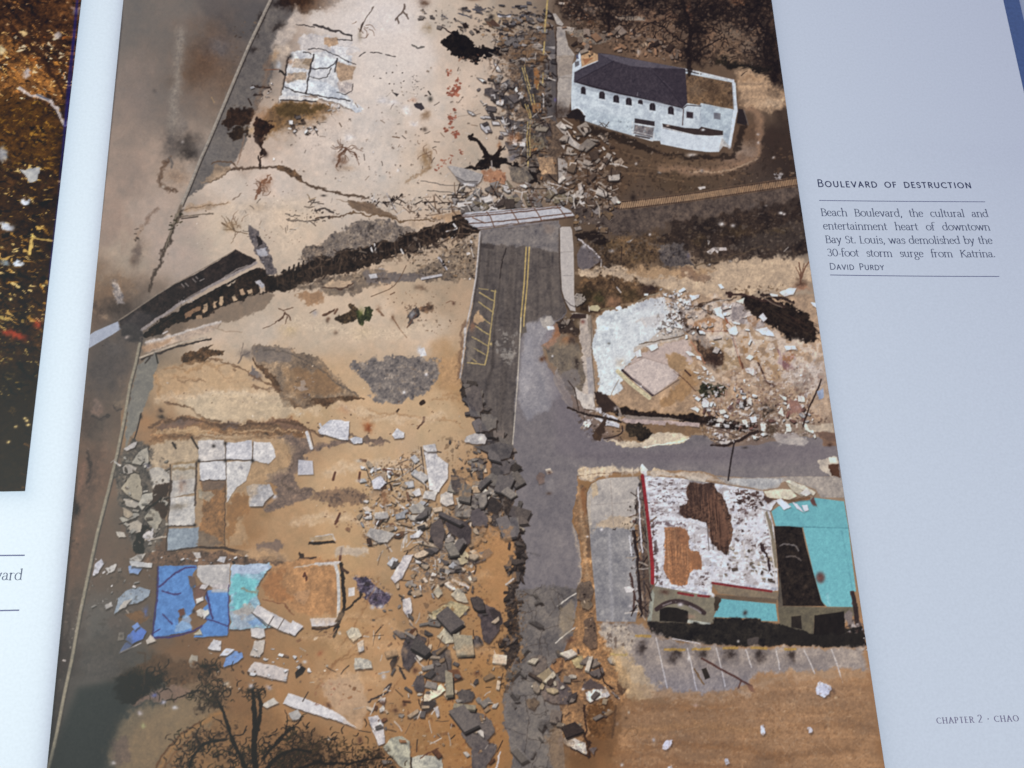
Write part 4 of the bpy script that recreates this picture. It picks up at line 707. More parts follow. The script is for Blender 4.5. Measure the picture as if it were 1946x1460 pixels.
for q, w in [("544,408 556,410 568,412", 2.6), ("578,392 590,394 598,392", 2.4), ("586,384 598,380", 2), ("600,400 616,396 634,404", 3.4), ("604,418 580,420 546,418", 3), ("606,414 626,412", 2.4), ("586,372 592,386 606,384", 1.8), ("602,404 600,396", 1.6)]: S(q, w, (72, 60, 54), j=1.6, op=.9)
R(40, "545,400 640,398 640,424 545,424", 2, 5, DRK, 63, sh=0, op=.8); S("584,370 590,380 600,376", 1.6, (160, 130, 90), j=1); B(615, 372, 5, 2, (50, 44, 40), .9); R(16, "430,430 560,420 580,470 500,480", 1.4, 3, [(120, 96, 80), (96, 76, 62)], 64, sh=0)
P("425,390 480,380 560,372 600,390 580,440 540,480 520,500 530,460 500,420 470,430", (216, 194, 162), f=20, op=.35)
# ================= sand flats, middle left
P("345,690 342,680 352,672 372,668 392,660 404,654 398,664 414,666 430,668 424,674 400,678 384,690 362,694", (88, 60, 34), f=2.5, j=2.5, amp=12, id='printed_driftwood')
P("472,662 488,656 505,656 530,660 548,662 566,668 590,672 606,682 622,696 636,706 650,720 662,742 690,758 660,764 640,764 620,768 600,770 580,768 560,774 540,772 536,758 526,740 514,720 500,702 488,688 478,676", (142, 118, 92), f=3, j=4, tex='fml', amp=8, sm=1, id='printed_eroded_pavement'); P("474,662 500,658 548,662 560,676 540,690 510,690 490,684", (122, 112, 106), f=8, j=4, op=.7); P("540,700 620,700 650,740 600,760 545,765", (164, 124, 80), f=14, j=5, op=.6)
S("478,680 500,705 516,726 530,746 540,772 570,774 600,768 640,762 690,758", 3.4, (84, 54, 32), j=2.5, op=.9); P("480,694 490,706 486,718 474,712", (124, 112, 106), f=3, j=3); CH_("""
214 212 210 : 570,724 578,722 582,730 572,734
206 206 208 : 562,736 580,732 586,740 572,744
""", j=.6); B(578, 752, 8, 4, (110, 84, 66), .8, j=2); R(20, "560,715 600,715 590,760 560,750", 2, 5, WHT + DRK, 65)
P("664,690 680,686 700,684 724,682 760,680 796,682 832,684 836,696 830,712 824,728 812,744 800,752 770,760 740,768 716,762 700,745 706,730 690,716 674,706", (132, 122, 114), f=6, j=6, tex='fma', amp=8, sm=1, id='printed_gravel_patch'); litter("670,690 830,684 815,745 740,765", [(100, 92, 88), (170, 148, 122), (84, 78, 76)], 20, .8, .6); P("830,690 870,680 880,730 840,740", (196, 150, 98), f=10, j=5, op=.8)
B(797, 666, 4, 7, (208, 212, 214)); P("797,664 806,660 811,676 799,678", (212, 214, 214), f=1.4); for_ = [(768, 746), (810, 712)]
for x, y in for_: B(x, y, 3, 3, (214, 212, 212))
P("486,690 500,694 520,712 534,736 548,756 580,762 620,758 660,752 688,756 660,764 620,770 580,774 548,772 530,756 514,726 498,706", (96, 66, 40), f=3.5, j=3, amp=8, op=.9); P("560,700 610,700 640,724 650,744 600,752 560,742", (150, 110, 70), f=12, j=6, op=.6); S("500,664 540,668 580,684 612,704 640,728 680,752", 3, (92, 80, 70), f=2.5, j=2, op=.7)
# palm and shrubs
P("634,606 650,598 668,588 662,580 668,576 678,584 688,596 680,606 668,612 650,616", (64, 50, 34), f=2.5, j=2.5, amp=14, id='printed_fallen_palm'); P("676,590 684,588 692,598 694,584 702,582 708,588 710,600 704,612 698,614 692,608 686,622 680,614", (58, 64, 34), f=2, j=2.5, amp=12, id='printed_fallen_palm'); B(686, 594, 5, 8, (110, 120, 46), .85, j=2); B(690, 632, 20, 9, (196, 168, 118), .6, j=4); S("614,600 624,594 636,588", 5, (110, 76, 54), w1=2, j=1.5); S("636,596 641,588", 4, (120, 84, 60)); S("716,588 722,592 728,602", 4, (140, 104, 76), j=2); B(720, 586, 5, 8, (160, 122, 88), .6, j=2); B(638, 632, 4, 4, (90, 62, 46), .9); B(624, 606, 3, 3, (110, 70, 50), .9)
P("776,606 784,590 792,582 796,592 800,602 790,612 780,618", (74, 66, 62), f=2.5, j=3, amp=14); P("794,588 812,578 824,578 822,594 808,598", (124, 92, 66), f=4, j=4, amp=12); S("774,622 786,606 792,600", 2, (110, 72, 50), j=1); B(784, 600, 5, 6, (170, 172, 176), .8, j=2); litter("770,575 830,575 830,620 770,622", [(90, 64, 48), (176, 140, 100)], 21, .9, .7); B(818, 584, 4, 5, (66, 52, 40), .9, j=2); B(800, 548, 10, 5, (110, 84, 64), .8, j=3)
S("745,602 760,626 773,642", 2.4, (140, 100, 70), w1=1.4); B(747, 604, 4, 6, (126, 92, 66), .9, j=2); R(60, "700,540 880,540 880,600 840,640 740,600", 1.6, 5, [(130, 96, 70), (100, 72, 54), (160, 124, 92)], 66, sh=0, op=.85); S("742,560 750,556", 2, (120, 84, 60)); S("848,576 856,572 862,574", 1.6, (140, 100, 74)); B(862, 577, 3, 3, (96, 60, 44), .9)
for q, w in [("541,594 536,604 530,608", 3), ("540,596 548,600 552,608", 2.6), ("538,590 546,588 556,586", 1.4), ("545,602 542,614", 1.8), ("535,602 522,614 500,626", 1.2), ("538,592 530,586", 1.4), ("588,596 600,588", 1.8), ("616,600 634,590", 4)]: S(q, w, (100, 68, 48), j=1.4)
B(550, 628, 16, 12, (206, 176, 122), .6, j=4); B(598, 596, 6, 6, (170, 164, 164), .8, j=2); B(622, 610, 3, 4, (96, 70, 52), .9); P("560,560 580,552 615,558 612,575 590,580 575,570", (166, 120, 78), f=6, j=4, op=.8)
for q, w in [("456,686 460,664 462,652", 1.2), ("452,690 462,676 474,670", 3)]: S(q, w, (126, 108, 94), j=1.2)
B(468, 674, 12, 10, (116, 104, 98), .7, j=4); B(488, 716, 12, 10, (124, 110, 104), .8, j=4)
# ochre washes
P("262,694 286,678 296,670 300,690 294,712 286,740 278,766 266,796 250,830 238,852 238,820 246,760", (132, 128, 116), f=4, j=2, amp=3, id='printed_shore_road'); for_ = None
S("296,672 300,690", 3, (60, 54, 46)); S("268,786 265,800 260,820 254,838 252,842", 2.6, (60, 46, 40)); B(268, 792, 3, 5, (50, 40, 36), .9); S("276,690 285,680", 3, (70, 58, 50))
for q, w, c in [("296,714 300,730 298,748 306,756", 8, (190, 144, 92)), ("312,702 340,700 360,704 380,700", 4, (150, 106, 66)), ("330,718 350,716 380,722", 4, (160, 116, 74)), ("340,722 346,726 372,722 390,726", 3, (110, 78, 54)), ("310,764 330,770 350,770 366,776 376,786 388,794", 3.4, (96, 60, 34)), ("430,692 410,700 390,690 372,700 352,706", 5, (176, 130, 80)), ("395,694 420,706 430,720 440,716", 4, (170, 132, 92)), ("480,734 500,740 520,742 528,738", 4, (120, 84, 56)), ("430,760 470,764 500,764 520,762 536,768", 4, (176, 140, 108)), ("470,720 440,726 420,724", 3, (190, 150, 106)), ("372,748 345,756 320,746", 5, (206, 168, 120)), ("340,695 360,690 400,688 420,682", 4, (150, 110, 70))]: S(q, w, c, f=3, j=3, sm=1, op=.85)
P("300,700 340,694 420,690 470,706 490,728 470,742 420,740 370,744 330,750 304,740", (206, 164, 112), f=10, j=5, op=.45); P("340,760 400,744 470,742 540,758 560,776 590,788 560,792 500,796 440,800 400,804 384,792 366,778", (212, 188, 148), f=8, j=4, op=.7, sm=1)
P("282,836 290,820 300,806 320,794 350,790 376,790 390,798 410,804 440,806 470,802 500,800 520,796 550,794 576,806 590,814 582,826 560,830 530,826 500,828 470,832 440,826 410,826 380,824 366,832 346,846 330,832 300,832", (156, 112, 70), f=4, j=4, tex='fmh', amp=9, sm=1); P("300,812 330,798 370,794 385,806 350,812 310,820", (130, 96, 76), f=6, j=4, op=.8); P("420,806 452,802 448,814 424,814", (110, 88, 78), f=5, j=3); P("490,802 540,794 570,806 590,820 540,812", (130, 94, 72), f=5, j=4, op=.8); P("320,816 360,812 400,820 380,828 340,822", (190, 150, 100), f=4, j=3)
for q, w, c in [("296,834 318,828 332,832 340,842 356,838", 3, (120, 78, 42)), ("388,794 405,800 416,802", 3, (90, 58, 34)), ("420,820 460,826 520,818 560,822 580,826", 3.4, (124, 82, 46)), ("470,840 490,830 510,832", 3, (116, 74, 44)), ("292,826 320,820 350,826", 3, (196, 156, 104))]: S(q, w, c, f=2.5, j=2.5, sm=1, op=.85)
B(305, 780, 5, 5, (70, 50, 38), .9, j=2); B(307, 793, 8, 4, (56, 42, 34), .9, rot=20, j=2); B(347, 797, 5, 4, (60, 46, 38), .9, j=2); B(340, 802, 12, 6, (110, 90, 80), .8, j=3)
P("588,812 610,806 640,800 690,796 700,806 660,812 620,826 590,832", (186, 132, 86), f=6, j=4, op=.0); B(700, 810, 9, 9, (176, 88, 34), .9, j=3); B(699, 815, 5, 6, (130, 56, 20), .85, j=2); B(655, 780, 12, 8, (190, 134, 92), .6, j=4)
P("520,830 560,826 590,834 596,850 620,840 650,838 700,834 720,834 735,842 720,850 690,842 640,846 610,852 590,860 575,880 560,900 562,918 580,930 600,936 585,950 545,962 520,970 500,972 510,955 530,940 520,920 500,910 520,895 545,880 553,860 540,846", (128, 104, 88), f=5, j=4, tex='fm', amp=8, sm=1)
P("520,842 548,850 555,864 548,884 520,898 500,906 490,918 470,916 480,895 512,882 522,866", (186, 138, 84), f=3, j=3)
R(30, "480,760 880,740 880,840 620,830", 1.6, 5, [(100, 70, 50), (130, 92, 64)], 67, sh=0, op=.85)
for q, w, c in [("754,784 758,778", 4, (70, 46, 34)), ("795,812 802,804 806,792", 4, (92, 56, 40)), ("800,768 806,764", 7, (60, 42, 32))]: S(q, w, c, j=1.5)
for q in ["690,796 740,788 800,790", "700,780 760,790 860,800 880,812", "820,760 860,756 884,762", "840,752 870,748 884,752"]: S(q, 3, (180, 130, 80), f=3, j=3, sm=1, op=.55)

for q, w, c in [("284,812 310,800 350,796 386,802 410,808 450,808 500,806 545,800 580,810 610,826", 5, (96, 66, 44)), ("286,838 320,834 380,830 450,836 520,832", 4, (130, 88, 52)), ("296,822 340,816 380,818 430,824 500,818 560,818", 3, (206, 166, 116)), ("610,826 650,822 680,832 720,836 742,842", 4, (112, 90, 76)), ("540,846 560,870 552,896 530,918 560,934 620,938 690,944", 3, (100, 80, 66)), ("440,700 470,704 480,716 500,726 520,736", 4, (116, 80, 52)), ("380,672 400,684 430,690 452,700", 3, (120, 84, 54))]: S(q, w, c, f=2.5, j=3.5, sm=1, op=.8)
for q, w in [("300,760 420,742 540,750 600,782", 12), ("620,900 680,884 760,880", 14), ("560,990 640,980 690,990", 14), ("640,770 740,800 840,790", 10), ("560,610 700,640 820,620", 16)]: S(q, w, (226, 200, 162), f=12, j=5, sm=1, op=.45)
R(70, "300,700 880,690 880,840 620,850 600,1000 690,1010 560,830 300,800", 1.5, 4.5, [(104, 74, 52), (130, 96, 66), (226, 206, 180)], 620, sh=0, op=.8)
# ================= the boulevard
ROAD = "912,438 1000,425 1062,419 1062,440 1064,500 1068,560 1078,592 1070,604 1056,612 1030,640 1024,660 1036,690 1050,708 1064,740 1072,756 1086,776 1110,800 1140,828 1180,848 1222,850 1270,842 1310,828 1342,828 1362,846 1390,850 1450,844 1520,830 1560,832 1590,842 1600,906 1500,906 1420,909 1370,905 1330,896 1290,894 1232,895 1170,897 1120,914 1096,904 1100,930 1092,956 1086,990 1100,1020 1106,1080 1100,1130 1092,1180 1078,1220 1062,1270 1060,1310 1066,1360 1070,1400 1080,1560 975,1560 974,1440 966,1400 958,1360 960,1310 968,1280 986,1240 984,1180 980,1120 996,1090 1000,1050 984,1000 975,960 982,930 972,900 978,876 974,850 962,842 940,842 930,820 910,790 890,760 876,722 882,680 888,630 898,580 906,510"
P(ROAD, (112, 108, 116), f=1.6, j=1, tex='fml', amp=3, id='printed_boulevard')
P("912,440 1060,421 1064,500 1068,560 1078,592 1066,604 1040,616 1000,616 988,650 985,690 978,760 974,850 960,842 940,842 930,820 910,790 890,760 876,722 882,680 888,630 898,580 906,510", (88, 81, 80), f=2, j=1, tex='fmv', amp=4)
P("912,440 1060,421 1062,480 1040,478 1020,470 975,468 940,466 914,462", (116, 112, 116), f=4, j=3, op=.85, tex='fm', amp=6); P("914,462 940,466 938,475 914,470", (60, 54, 54), f=3, op=.6)
for q, w, c in [("962,470 954,490 952,520 948,560 940,620 934,700", 2, (56, 50, 50)), ("930,478 926,520 924,545", 5, (66, 60, 60)), ("1024,480 1022,560 1020,600", 3, (72, 66, 66)), ("985,480 976,600 958,760", 4, (72, 66, 66)), ("975,470 962,640 950,800", 10, (78, 71, 70)), ("1040,480 1044,540 1050,600", 6, (78, 72, 71)), ("906,495 940,500 1000,506 1050,510", 1, (70, 64, 64)), ("890,605 940,606 1000,606", 1.2, (66, 60, 60)), ("940,640 935,700 925,740", 6, (64, 58, 58))]: S(q, w, c, f=4, j=1, op=.5)
S("962,472 956,490 952,510 950,530", 1.6, (46, 40, 40), j=1); B(1042, 434, 9, 9, (134, 118, 110), .7, j=3)
P("950,640 970,634 985,636 982,670 968,690 952,680 944,660", (140, 136, 134), f=8, j=6, op=.75, gate=('a', .1)); B(964, 672, 14, 12, (146, 142, 140), .5, j=4, gate=('b', .2))
P("1000,620 1016,612 1034,602 1050,600 1054,622 1046,640 1030,656 1032,680 1044,700 1058,726 1064,748 1040,780 1000,800 984,760 988,700 994,650", (138, 138, 150), f=8, j=3, op=.85, tex='fl', amp=4); P("1000,630 1012,640 1014,700 1000,760 990,740 992,690", (150, 150, 162), f=10, op=.5); P("1028,604 1050,600 1053,622 1040,628 1030,620", (156, 152, 152), f=3, j=3); P("1038,620 1052,620 1054,626 1042,628", (214, 216, 216), f=2); P("1034,650 1046,640 1060,640 1052,660 1040,664", (170, 126, 98), f=4, j=3, op=.8); P("1058,700 1076,736 1086,752 1090,778 1070,760 1050,720", (178, 166, 150), f=3, j=2, op=.8); P("1024,700 1040,702 1050,722 1062,750 1050,760 1036,740", (150, 148, 156), f=6, op=.6)
B(1030, 683, 5, 5, (84, 50, 30), .95)
for o in (0, 6): S(pts("1000,470 996,540 990,604 989,632") + (o, 0), 2.2, (190, 164, 92), f=1.2, gate=None)
S("990,604 984,720 978,800 974,846", 1.8, (190, 184, 172), op=.9); P("994,622 1000,620 1001,632 992,634", (90, 84, 80))
YB = (182, 160, 96)
for q, w in [("942,552 938,584 932,630 925,680 921,694", 2.4), ("934,553 943,555", 2), ("910,548 928,551", 1.4), ("921,694 905,691 888,689", 2), ("911,556 938,572", 2), ("910,574 936,593", 2), ("911,600 931,616", 1.8), ("903,620 929,636", 2), ("897,640 926,657", 2), ("897,660 922,674", 1.8), ("892,677 905,688", 1.6)]: S(q, w, YB, f=1.1, j=.5, op=.9)
P("901,594 908,592 914,600 916,612 906,618 900,612", (178, 146, 112), f=3, j=3); P("888,650 900,644 902,670 892,690 886,676", (120, 110, 102), f=5, j=3, op=.8); B(897, 620, 5, 10, (150, 104, 78), .8, j=2); B(933, 654, 2, 3, (200, 176, 110))
S("912,441 908,490 904,530 896,575 888,612 886,620", 2.6, (196, 192, 188), f=1.2, id='printed_kerb'); P("882,620 887,619 886,634 881,634", (190, 186, 182), f=1.2); S("884,634 882,660 878,690 874,718", 3.4, (190, 186, 182), f=1.2, id='printed_kerb'); S("884,612 876,660 870,720", 5, (120, 88, 66), f=4, j=3, op=.7); S("916,446 910,520 898,590", 1.2, (60, 52, 50), op=.7)
P("1064,434 1068,431 1084,431 1087,437 1090,470 1091,520 1091,560 1093,584 1094,592 1084,590 1074,572 1068,552 1065,500", (190, 184, 176), f=1.4, tex='f', amp=2, id='printed_sidewalk', sh=(-2, 1, .7)); S("1065,480 1090,478", .9, (150, 144, 138)); S("1070,566 1084,580 1094,584", 1.4, (84, 74, 70)); S("1066,524 1091,524", .9, (156, 150, 144))
# lower boulevard: worn and cracked
P("980,1120 1060,1112 1098,1120 1092,1180 1078,1220 1062,1270 1060,1310 1066,1360 1074,1460 1080,1560 975,1560 974,1440 958,1360 960,1310 986,1240 984,1180", (102, 97, 97), f=6, j=4, tex='fml', amp=5); P("1010,1280 1040,1280 1046,1400 1040,1460 1010,1460 1000,1380", (118, 112, 108), f=14, j=5, op=.5)
for q in ["984,1124 1010,1130 1024,1122 1030,1112", "1018,1128 1022,1150 1016,1180 1030,1200 1022,1240", "985,1240 1010,1226 1040,1222", "1030,1200 1050,1190 1090,1180", "968,1320 1000,1324 1040,1316 1062,1320", "1000,1324 1004,1380 990,1460", "1040,1316 1036,1360 1046,1400 1040,1460", "962,1384 1004,1402 1040,1410 1066,1400", "1060,1130 1064,1160 1060,1190", "1044,1120 1060,1126 1072,1140", "985,1160 1000,1164 1018,1160"]: S(q, 1.4, (70, 62, 60), j=2, op=.75)
for q in ["1060,1152 1078,1138 1094,1128", "1056,1222 1074,1206 1096,1190"]: S(q, 2.2, (200, 196, 190), j=.5)
for k in range(26):
    r_ = np.random.default_rng(800 + k); y = 1120 + 340*r_.random(); x = 975 + 95*r_.random()
    S([(x, y), (x + 4*r_.normal(), y + 16), (x + 7*r_.normal(), y + 34)] if k % 2 else [(x, y), (x + 18, y + 3*r_.normal()), (x + 34, y + 5*r_.normal())], 1.6, (72, 64, 60), j=2, op=.7)
R(26, "985,1130 1090,1130 1070,1280 1060,1440 980,1440 970,1320", 12, 40, [(112, 107, 106), (100, 95, 95), (120, 114, 110)], 801, sh=.5, op=.45)
P("1062,1160 1090,1140 1098,1170 1084,1200 1066,1210", (150, 134, 112), f=8, j=4, op=.6)
for q, w in [("985,1050 1000,1050 1026,1056", 4)]: S(q, w, (92, 88, 94), f=3, j=1.5, op=.7)
P("1018,910 1028,896 1034,902 1034,918 1022,922", (110, 92, 88), f=1.6, j=1.5, sh=(0, 2, .5)); P("1036,892 1046,890 1050,898 1040,902", (200, 190, 176), f=1.5); B(1044, 898, 5, 3.4, (90, 62, 52), .9); B(1043, 938, 5, 3, (84, 66, 58), .9); B(1042, 920, 8, 14, (150, 146, 150), .5, j=4)
P("1096,890 1110,884 1128,888 1160,890 1180,893 1150,904 1120,914 1100,912", (192, 170, 142), f=4, j=3, amp=5); P("1090,886 1130,886 1176,886 1170,892 1110,892", (172, 164, 160), f=4, j=3, op=.6, gate=('v', .1))
P("1040,690 1200,860 1300,850 1590,840 1598,880 1300,884 1150,880 1060,860", (104, 98, 112), f=30, op=.5, tex='f', amp=2); S("1090,868 1200,866 1320,868 1480,862", 8, (96, 90, 102), f=12, op=.5)
# broken asphalt along the road's sea side
P("876,724 890,730 912,760 930,790 940,830 974,850 978,880 972,905 982,932 975,960 984,1000 1000,1050 996,1090 980,1120 984,1180 986,1240 968,1280 956,1262 964,1200 962,1140 972,1100 984,1060 972,1020 956,990 950,960 944,900 926,856 904,800 880,760", (56, 48, 44), f=4, j=4, amp=14, op=.95)
for q, w in [("800,850 806,900 812,948", 2), ("808,852 822,856 838,860", 2.4), ("806,858 814,900 816,928", 1.6), ("604,812 630,828 640,820", 2), ("608,808 632,826", 1.4), ("756,824 752,832", 1.4)]: S(q, w, (70, 56, 50))
S("848,1034 856,1010 866,990", 7, (196, 190, 182), j=1); B(866, 1034, 14, 10, (206, 198, 180), .9, j=4); B(820, 1030, 5, 10, (206, 190, 166), .8, j=2)
S("887,960 892,980 896,1000", 4, (206, 190, 166), j=1.6); P("958,974 966,996 970,1014 962,1010", (196, 172, 136), f=1.6, j=1)
for q, w in [("874,1000 876,1050 874,1060", 2), ("802,990 828,972", 3), ("794,1006 824,976", 2.4), ("770,990 772,1030", 4), ("766,1040 770,1010", 3), ("780,920 782,950", 4), ("750,914 784,890", 2.4), ("745,890 760,892 776,892", 3), ("810,1010 812,1030", 2), ("785,1080 796,1088", 3), ("882,1070 896,1078 900,1068", 4), ("724,893 746,892", 4)]: S(q, w, [(190, 180, 164), (200, 192, 180), (170, 158, 140), (84, 62, 48)][int(w*7) % 4], j=1)
P("895,1056 918,1048 930,1040 936,1050 924,1064 904,1070 892,1066", (110, 102, 100), f=1.6, j=1.6, sh=(1, 3, .8)); B(902, 1060, 5, 4, (200, 192, 190), .9)
SL = [(96, 90, 88), (112, 104, 102), (84, 76, 74), (126, 118, 112), (104, 94, 90), (74, 66, 62)]
R(34, "884,724 912,736 944,800 976,850 976,900 950,890 910,830 890,780", 14, 34, SL, 410, power=1.2); R(46, "850,880 960,870 990,960 990,1010 940,1010 880,980 850,930", 12, 34, SL + [(150, 140, 126), (176, 166, 148)], 411, power=1.3)
R(30, "940,1000 990,1000 1004,1060 990,1110 960,1110 970,1050", 8, 20, [(70, 58, 52), (90, 78, 70), (56, 46, 40), (104, 92, 84)], 412); R(24, "960,1110 990,1120 986,1240 964,1290 950,1220", 8, 22, [(84, 74, 68), (66, 56, 50), (104, 92, 84)], 413)
P("860,900 896,890 912,930 890,946 866,930", (186, 142, 92), f=8, j=4, op=.5)
MID = "690,890 780,860 800,880 880,900 950,960 960,1010 900,1080 760,1110 690,1060 680,960"
litter("700,890 800,850 810,990 690,1030", [(110, 78, 54), (206, 184, 154), (84, 62, 46), (190, 180, 166)], 30, .7, .8); litter("780,960 960,950 950,1010 900,1080 790,1060", [(96, 84, 76), (64, 52, 46), (176, 150, 118), (150, 140, 130)], 31, .7, .75)
litter("800,1020 880,1040 890,1110 800,1130 780,1070", [(130, 120, 112), (96, 88, 82), (160, 150, 140), (90, 70, 56)], 32, .4, .7); litter("840,830 950,850 960,960 900,930 850,900", [(110, 78, 50), (80, 64, 52), (190, 146, 96)], 33, .8, .6)
R(130, "690,880 800,860 806,1000 700,1050 680,980", 4, 20, WHT + TAN + [(120, 84, 60), (90, 62, 46), (196, 176, 150)], 70); R(80, "790,960 930,960 920,1080 800,1120", 5, 26, GRY + TAN + [(190, 184, 172)], 71); R(40, "840,830 960,850 960,980 900,930", 3, 12, GRY + TAN, 72); R(50, "600,960 700,930 700,1000 640,1010", 2, 7, [(120, 80, 56), (200, 170, 130), (150, 104, 70)], 73, sh=.3)
sticks(60, "690,890 800,870 890,980 900,1100 760,1120 690,1040", 8, 30, 414); R(70, "740,1060 900,1070 920,1120 760,1140", 4, 20, WHT + GRY + TAN, 74)
P("604,934 640,926 690,936 700,946 670,958 640,962 610,950 590,948", (140, 108, 82), f=5, j=4, op=.8); litter("600,930 700,930 700,960 600,955", [(84, 66, 58), (116, 92, 80)], 34, .5); P("700,938 712,930 722,936 716,950 704,946", (186, 150, 108), f=2.5, j=2); B(730, 944, 8, 14, (150, 100, 62), .85, j=3)
for q, w in [("633,912 637,898", 5), ("682,914 684,898", 5), ("640,990 646,976", 5), ("637,996 642,990", 4), ("646,1064 649,1042", 5), ("728,892 745,894", 3)]: S(q, w, (104, 58, 40), f=1.3, w1=w*.8)
S("685,874 695,876", 5, (130, 90, 62), j=1); B(682, 876, 6, 3, (190, 184, 170), .8); B(682, 914, 6, 3, (206, 200, 190), .7); R(10, "705,888 722,888 722,900 706,902", 3, 8, WHT, 75)
S("604,834 590,838 583,816", 0.1, (0, 0, 0), op=0); S("583,822 592,852", 6, (206, 208, 208)); S("588,818 596,848", 1.6, (80, 64, 56)); S("608,806 616,826", 4, (200, 200, 200))
P("567,874 594,876 596,902 566,903", (194, 194, 200), f=1.3, sh=(1, 2, .6)); B(521, 944, 5, 4, (220, 220, 222), .9); S("588,1034 600,1020 632,1016 636,1026", 3, (204, 194, 180), j=1); P("587,1030 634,1028 638,1032 600,1036 586,1036", (46, 30, 24), f=1.8, j=1); P("588,1022 632,1017 634,1026 590,1028", (190, 160, 118), f=1.5)
CH_("""
92 84 84 : 884,740 902,732 914,738 916,760 918,778 912,784 892,780 888,764
104 98 96 : 914,786 932,788 944,796 942,812 928,820 916,818
94 88 86 : 898,848 930,846 952,838 970,838 976,850 968,870 944,876 932,862
100 92 90 : 936,880 958,876 972,884 968,898 950,906 934,894
86 80 78 : 930,890 945,884 958,900 950,910 936,906
96 92 92 : 968,902 980,920 978,936 966,950 958,940 960,916
122 114 104 : 922,908 936,898 954,910 952,918 938,924 924,920
104 98 96 : 888,756 896,780 912,784 914,792 894,792
88 78 74 : 856,902 878,906 890,924 884,934 866,936 858,926
96 84 80 : 820,996 838,982 846,1010 838,1044 824,1034 816,1014
80 70 70 : 846,992 866,986 886,992 896,1002 894,1030 880,1044 870,1020 852,1010
100 90 90 : 896,970 912,966 928,984 926,1000 900,1000 894,986
66 58 54 : 914,952 936,944 956,960 946,976 930,972
110 104 102 : 968,982 984,984 988,1010 982,1022 970,1014
190 184 168 : 916,924 922,930 934,936 928,950 912,954 906,944 888,930 900,922
206 172 128 : 892,926 912,924 916,936 894,936
206 198 184 : 838,940 848,935 860,938 862,958 848,962 836,956
190 180 160 : 866,946 884,942 880,958 872,966
190 186 180 : 882,838 886,830 904,824 920,826 926,836 922,844 900,844 884,842
212 210 206 : 805,858 820,850 834,868 851,882 850,910 838,926 834,936 816,932 812,900 808,872
200 198 194 : 802,846 826,844 830,858 812,860 804,854
204 200 190 : 806,934 832,934 826,951 804,948
178 172 158 : 776,965 798,956 808,966 802,976 784,976
190 182 166 : 772,978 800,980 800,990 780,988
182 176 166 : 698,1012 704,1004 730,1008 752,1014 746,1022 736,1032 720,1030 698,1020
196 190 178 : 712,974 736,974 738,986 712,986
206 206 206 : 778,1018 798,1008 804,1012 796,1022 780,1024
204 198 196 : 742,1098 768,1056 786,1054 764,1098 750,1108
212 210 206 : 782,936 796,928 802,940 790,944
212 214 220 : 706,914 722,904 734,918 722,930 710,930
208 210 214 : 604,818 620,804 628,798 664,800 662,838 640,834 622,828 608,824
206 210 214 : 664,834 676,830 688,832 688,842 672,844
208 210 212 : 745,826 754,814 768,822 768,832 750,834
150 142 130 : 850,1050 858,1044 872,1048 890,1060 880,1076 864,1070
188 172 132 : 866,1055 884,1046 892,1056 888,1070 876,1074
184 182 180 : 468,925 480,920 512,920 520,940 506,952 500,962 475,962
""", f=1.4, j=.8, sh=(1, 3, .85), tex='fm', amp=5)
R(9, "890,850 975,850 990,1000 930,1010 860,930", 22, 40, [(120, 113, 108), (108, 101, 98), (132, 124, 114)], 420, power=1.0, sh=.8); R(5, "780,960 900,960 900,1040 800,1050", 22, 40, [(110, 102, 98), (150, 142, 128), (92, 84, 82)], 421, power=1.0, sh=.8)
P("850,900 905,895 905,945 870,950", (190, 146, 96), f=8, j=5, op=.5, gate=('a', .1)); P("900,1000 970,1000 985,1100 920,1110", (186, 134, 80), f=10, j=6, op=.6, gate=('m', -.2))
# ---- left: tiled floor and sea-front rubble
P("282,860 300,838 430,830 470,826 540,836 560,850 548,890 500,920 460,980 470,1030 420,1040 320,1020 290,930", (192, 158, 114), f=12, j=5, op=.6); P("270,870 282,850 300,842 322,838 420,836 430,872 380,880 330,880 300,890 280,884", (196, 170, 132), f=5, j=3, op=.9)
CH_("""
200 194 186 : 376,838 426,836 430,874 378,878
200 200 202 : 428,842 478,838 480,874 430,874
206 204 200 : 481,840 514,842 522,856 524,870 510,882 481,876
198 198 198 : 380,878 429,876 429,913 380,914
204 202 196 : 430,878 480,876 474,896 468,914 450,926 440,940 431,956
184 172 150 : 328,884 376,880 374,910 326,914
188 182 170 : 326,914 374,908 372,936 324,946
196 192 182 : 322,946 372,942 370,998 318,1002
160 144 112 : 376,930 400,930 404,944 394,958 378,946
144 158 168 : 320,1006 378,1002 376,1040 318,1048
186 178 162 : 284,892 300,888 325,896 324,918 312,932 298,936 282,928 280,910
""", f=1.5, j=.9, sh=(0, 1.5, .5), id='printed_tiled_floor', tex='fm', amp=4)
S("329,882 376,878 374,890 330,892", 5, (150, 118, 74), f=3, j=2, op=.7); B(346, 922, 8, 12, (170, 124, 96), .6, j=4); B(338, 962, 16, 6, (140, 124, 100), .8, j=3, rot=-15); B(350, 916, 3, 3, (110, 92, 90), .8); B(458, 888, 4, 6, (120, 118, 128), .8, j=2); B(440, 864, 8, 4, (226, 224, 222), .6)
P("380,914 428,915 428,956 426,1038 400,1034 378,1010 384,960", (150, 104, 60), f=3, j=2, tex='fm', amp=8); P("382,914 427,915 424,930 384,932", (112, 92, 78), f=4, j=2, op=.8); P("378,1010 400,1014 420,1034 400,1040 376,1036", (120, 102, 84), f=5, j=3, op=.8); P("376,934 402,934 408,942 396,956 378,946", (176, 164, 140), f=3, j=2, op=.7)
P("430,960 450,936 470,944 476,966 470,974 452,990 440,1020 432,1040 428,1000", (160, 110, 60), f=6, j=4, op=.9)
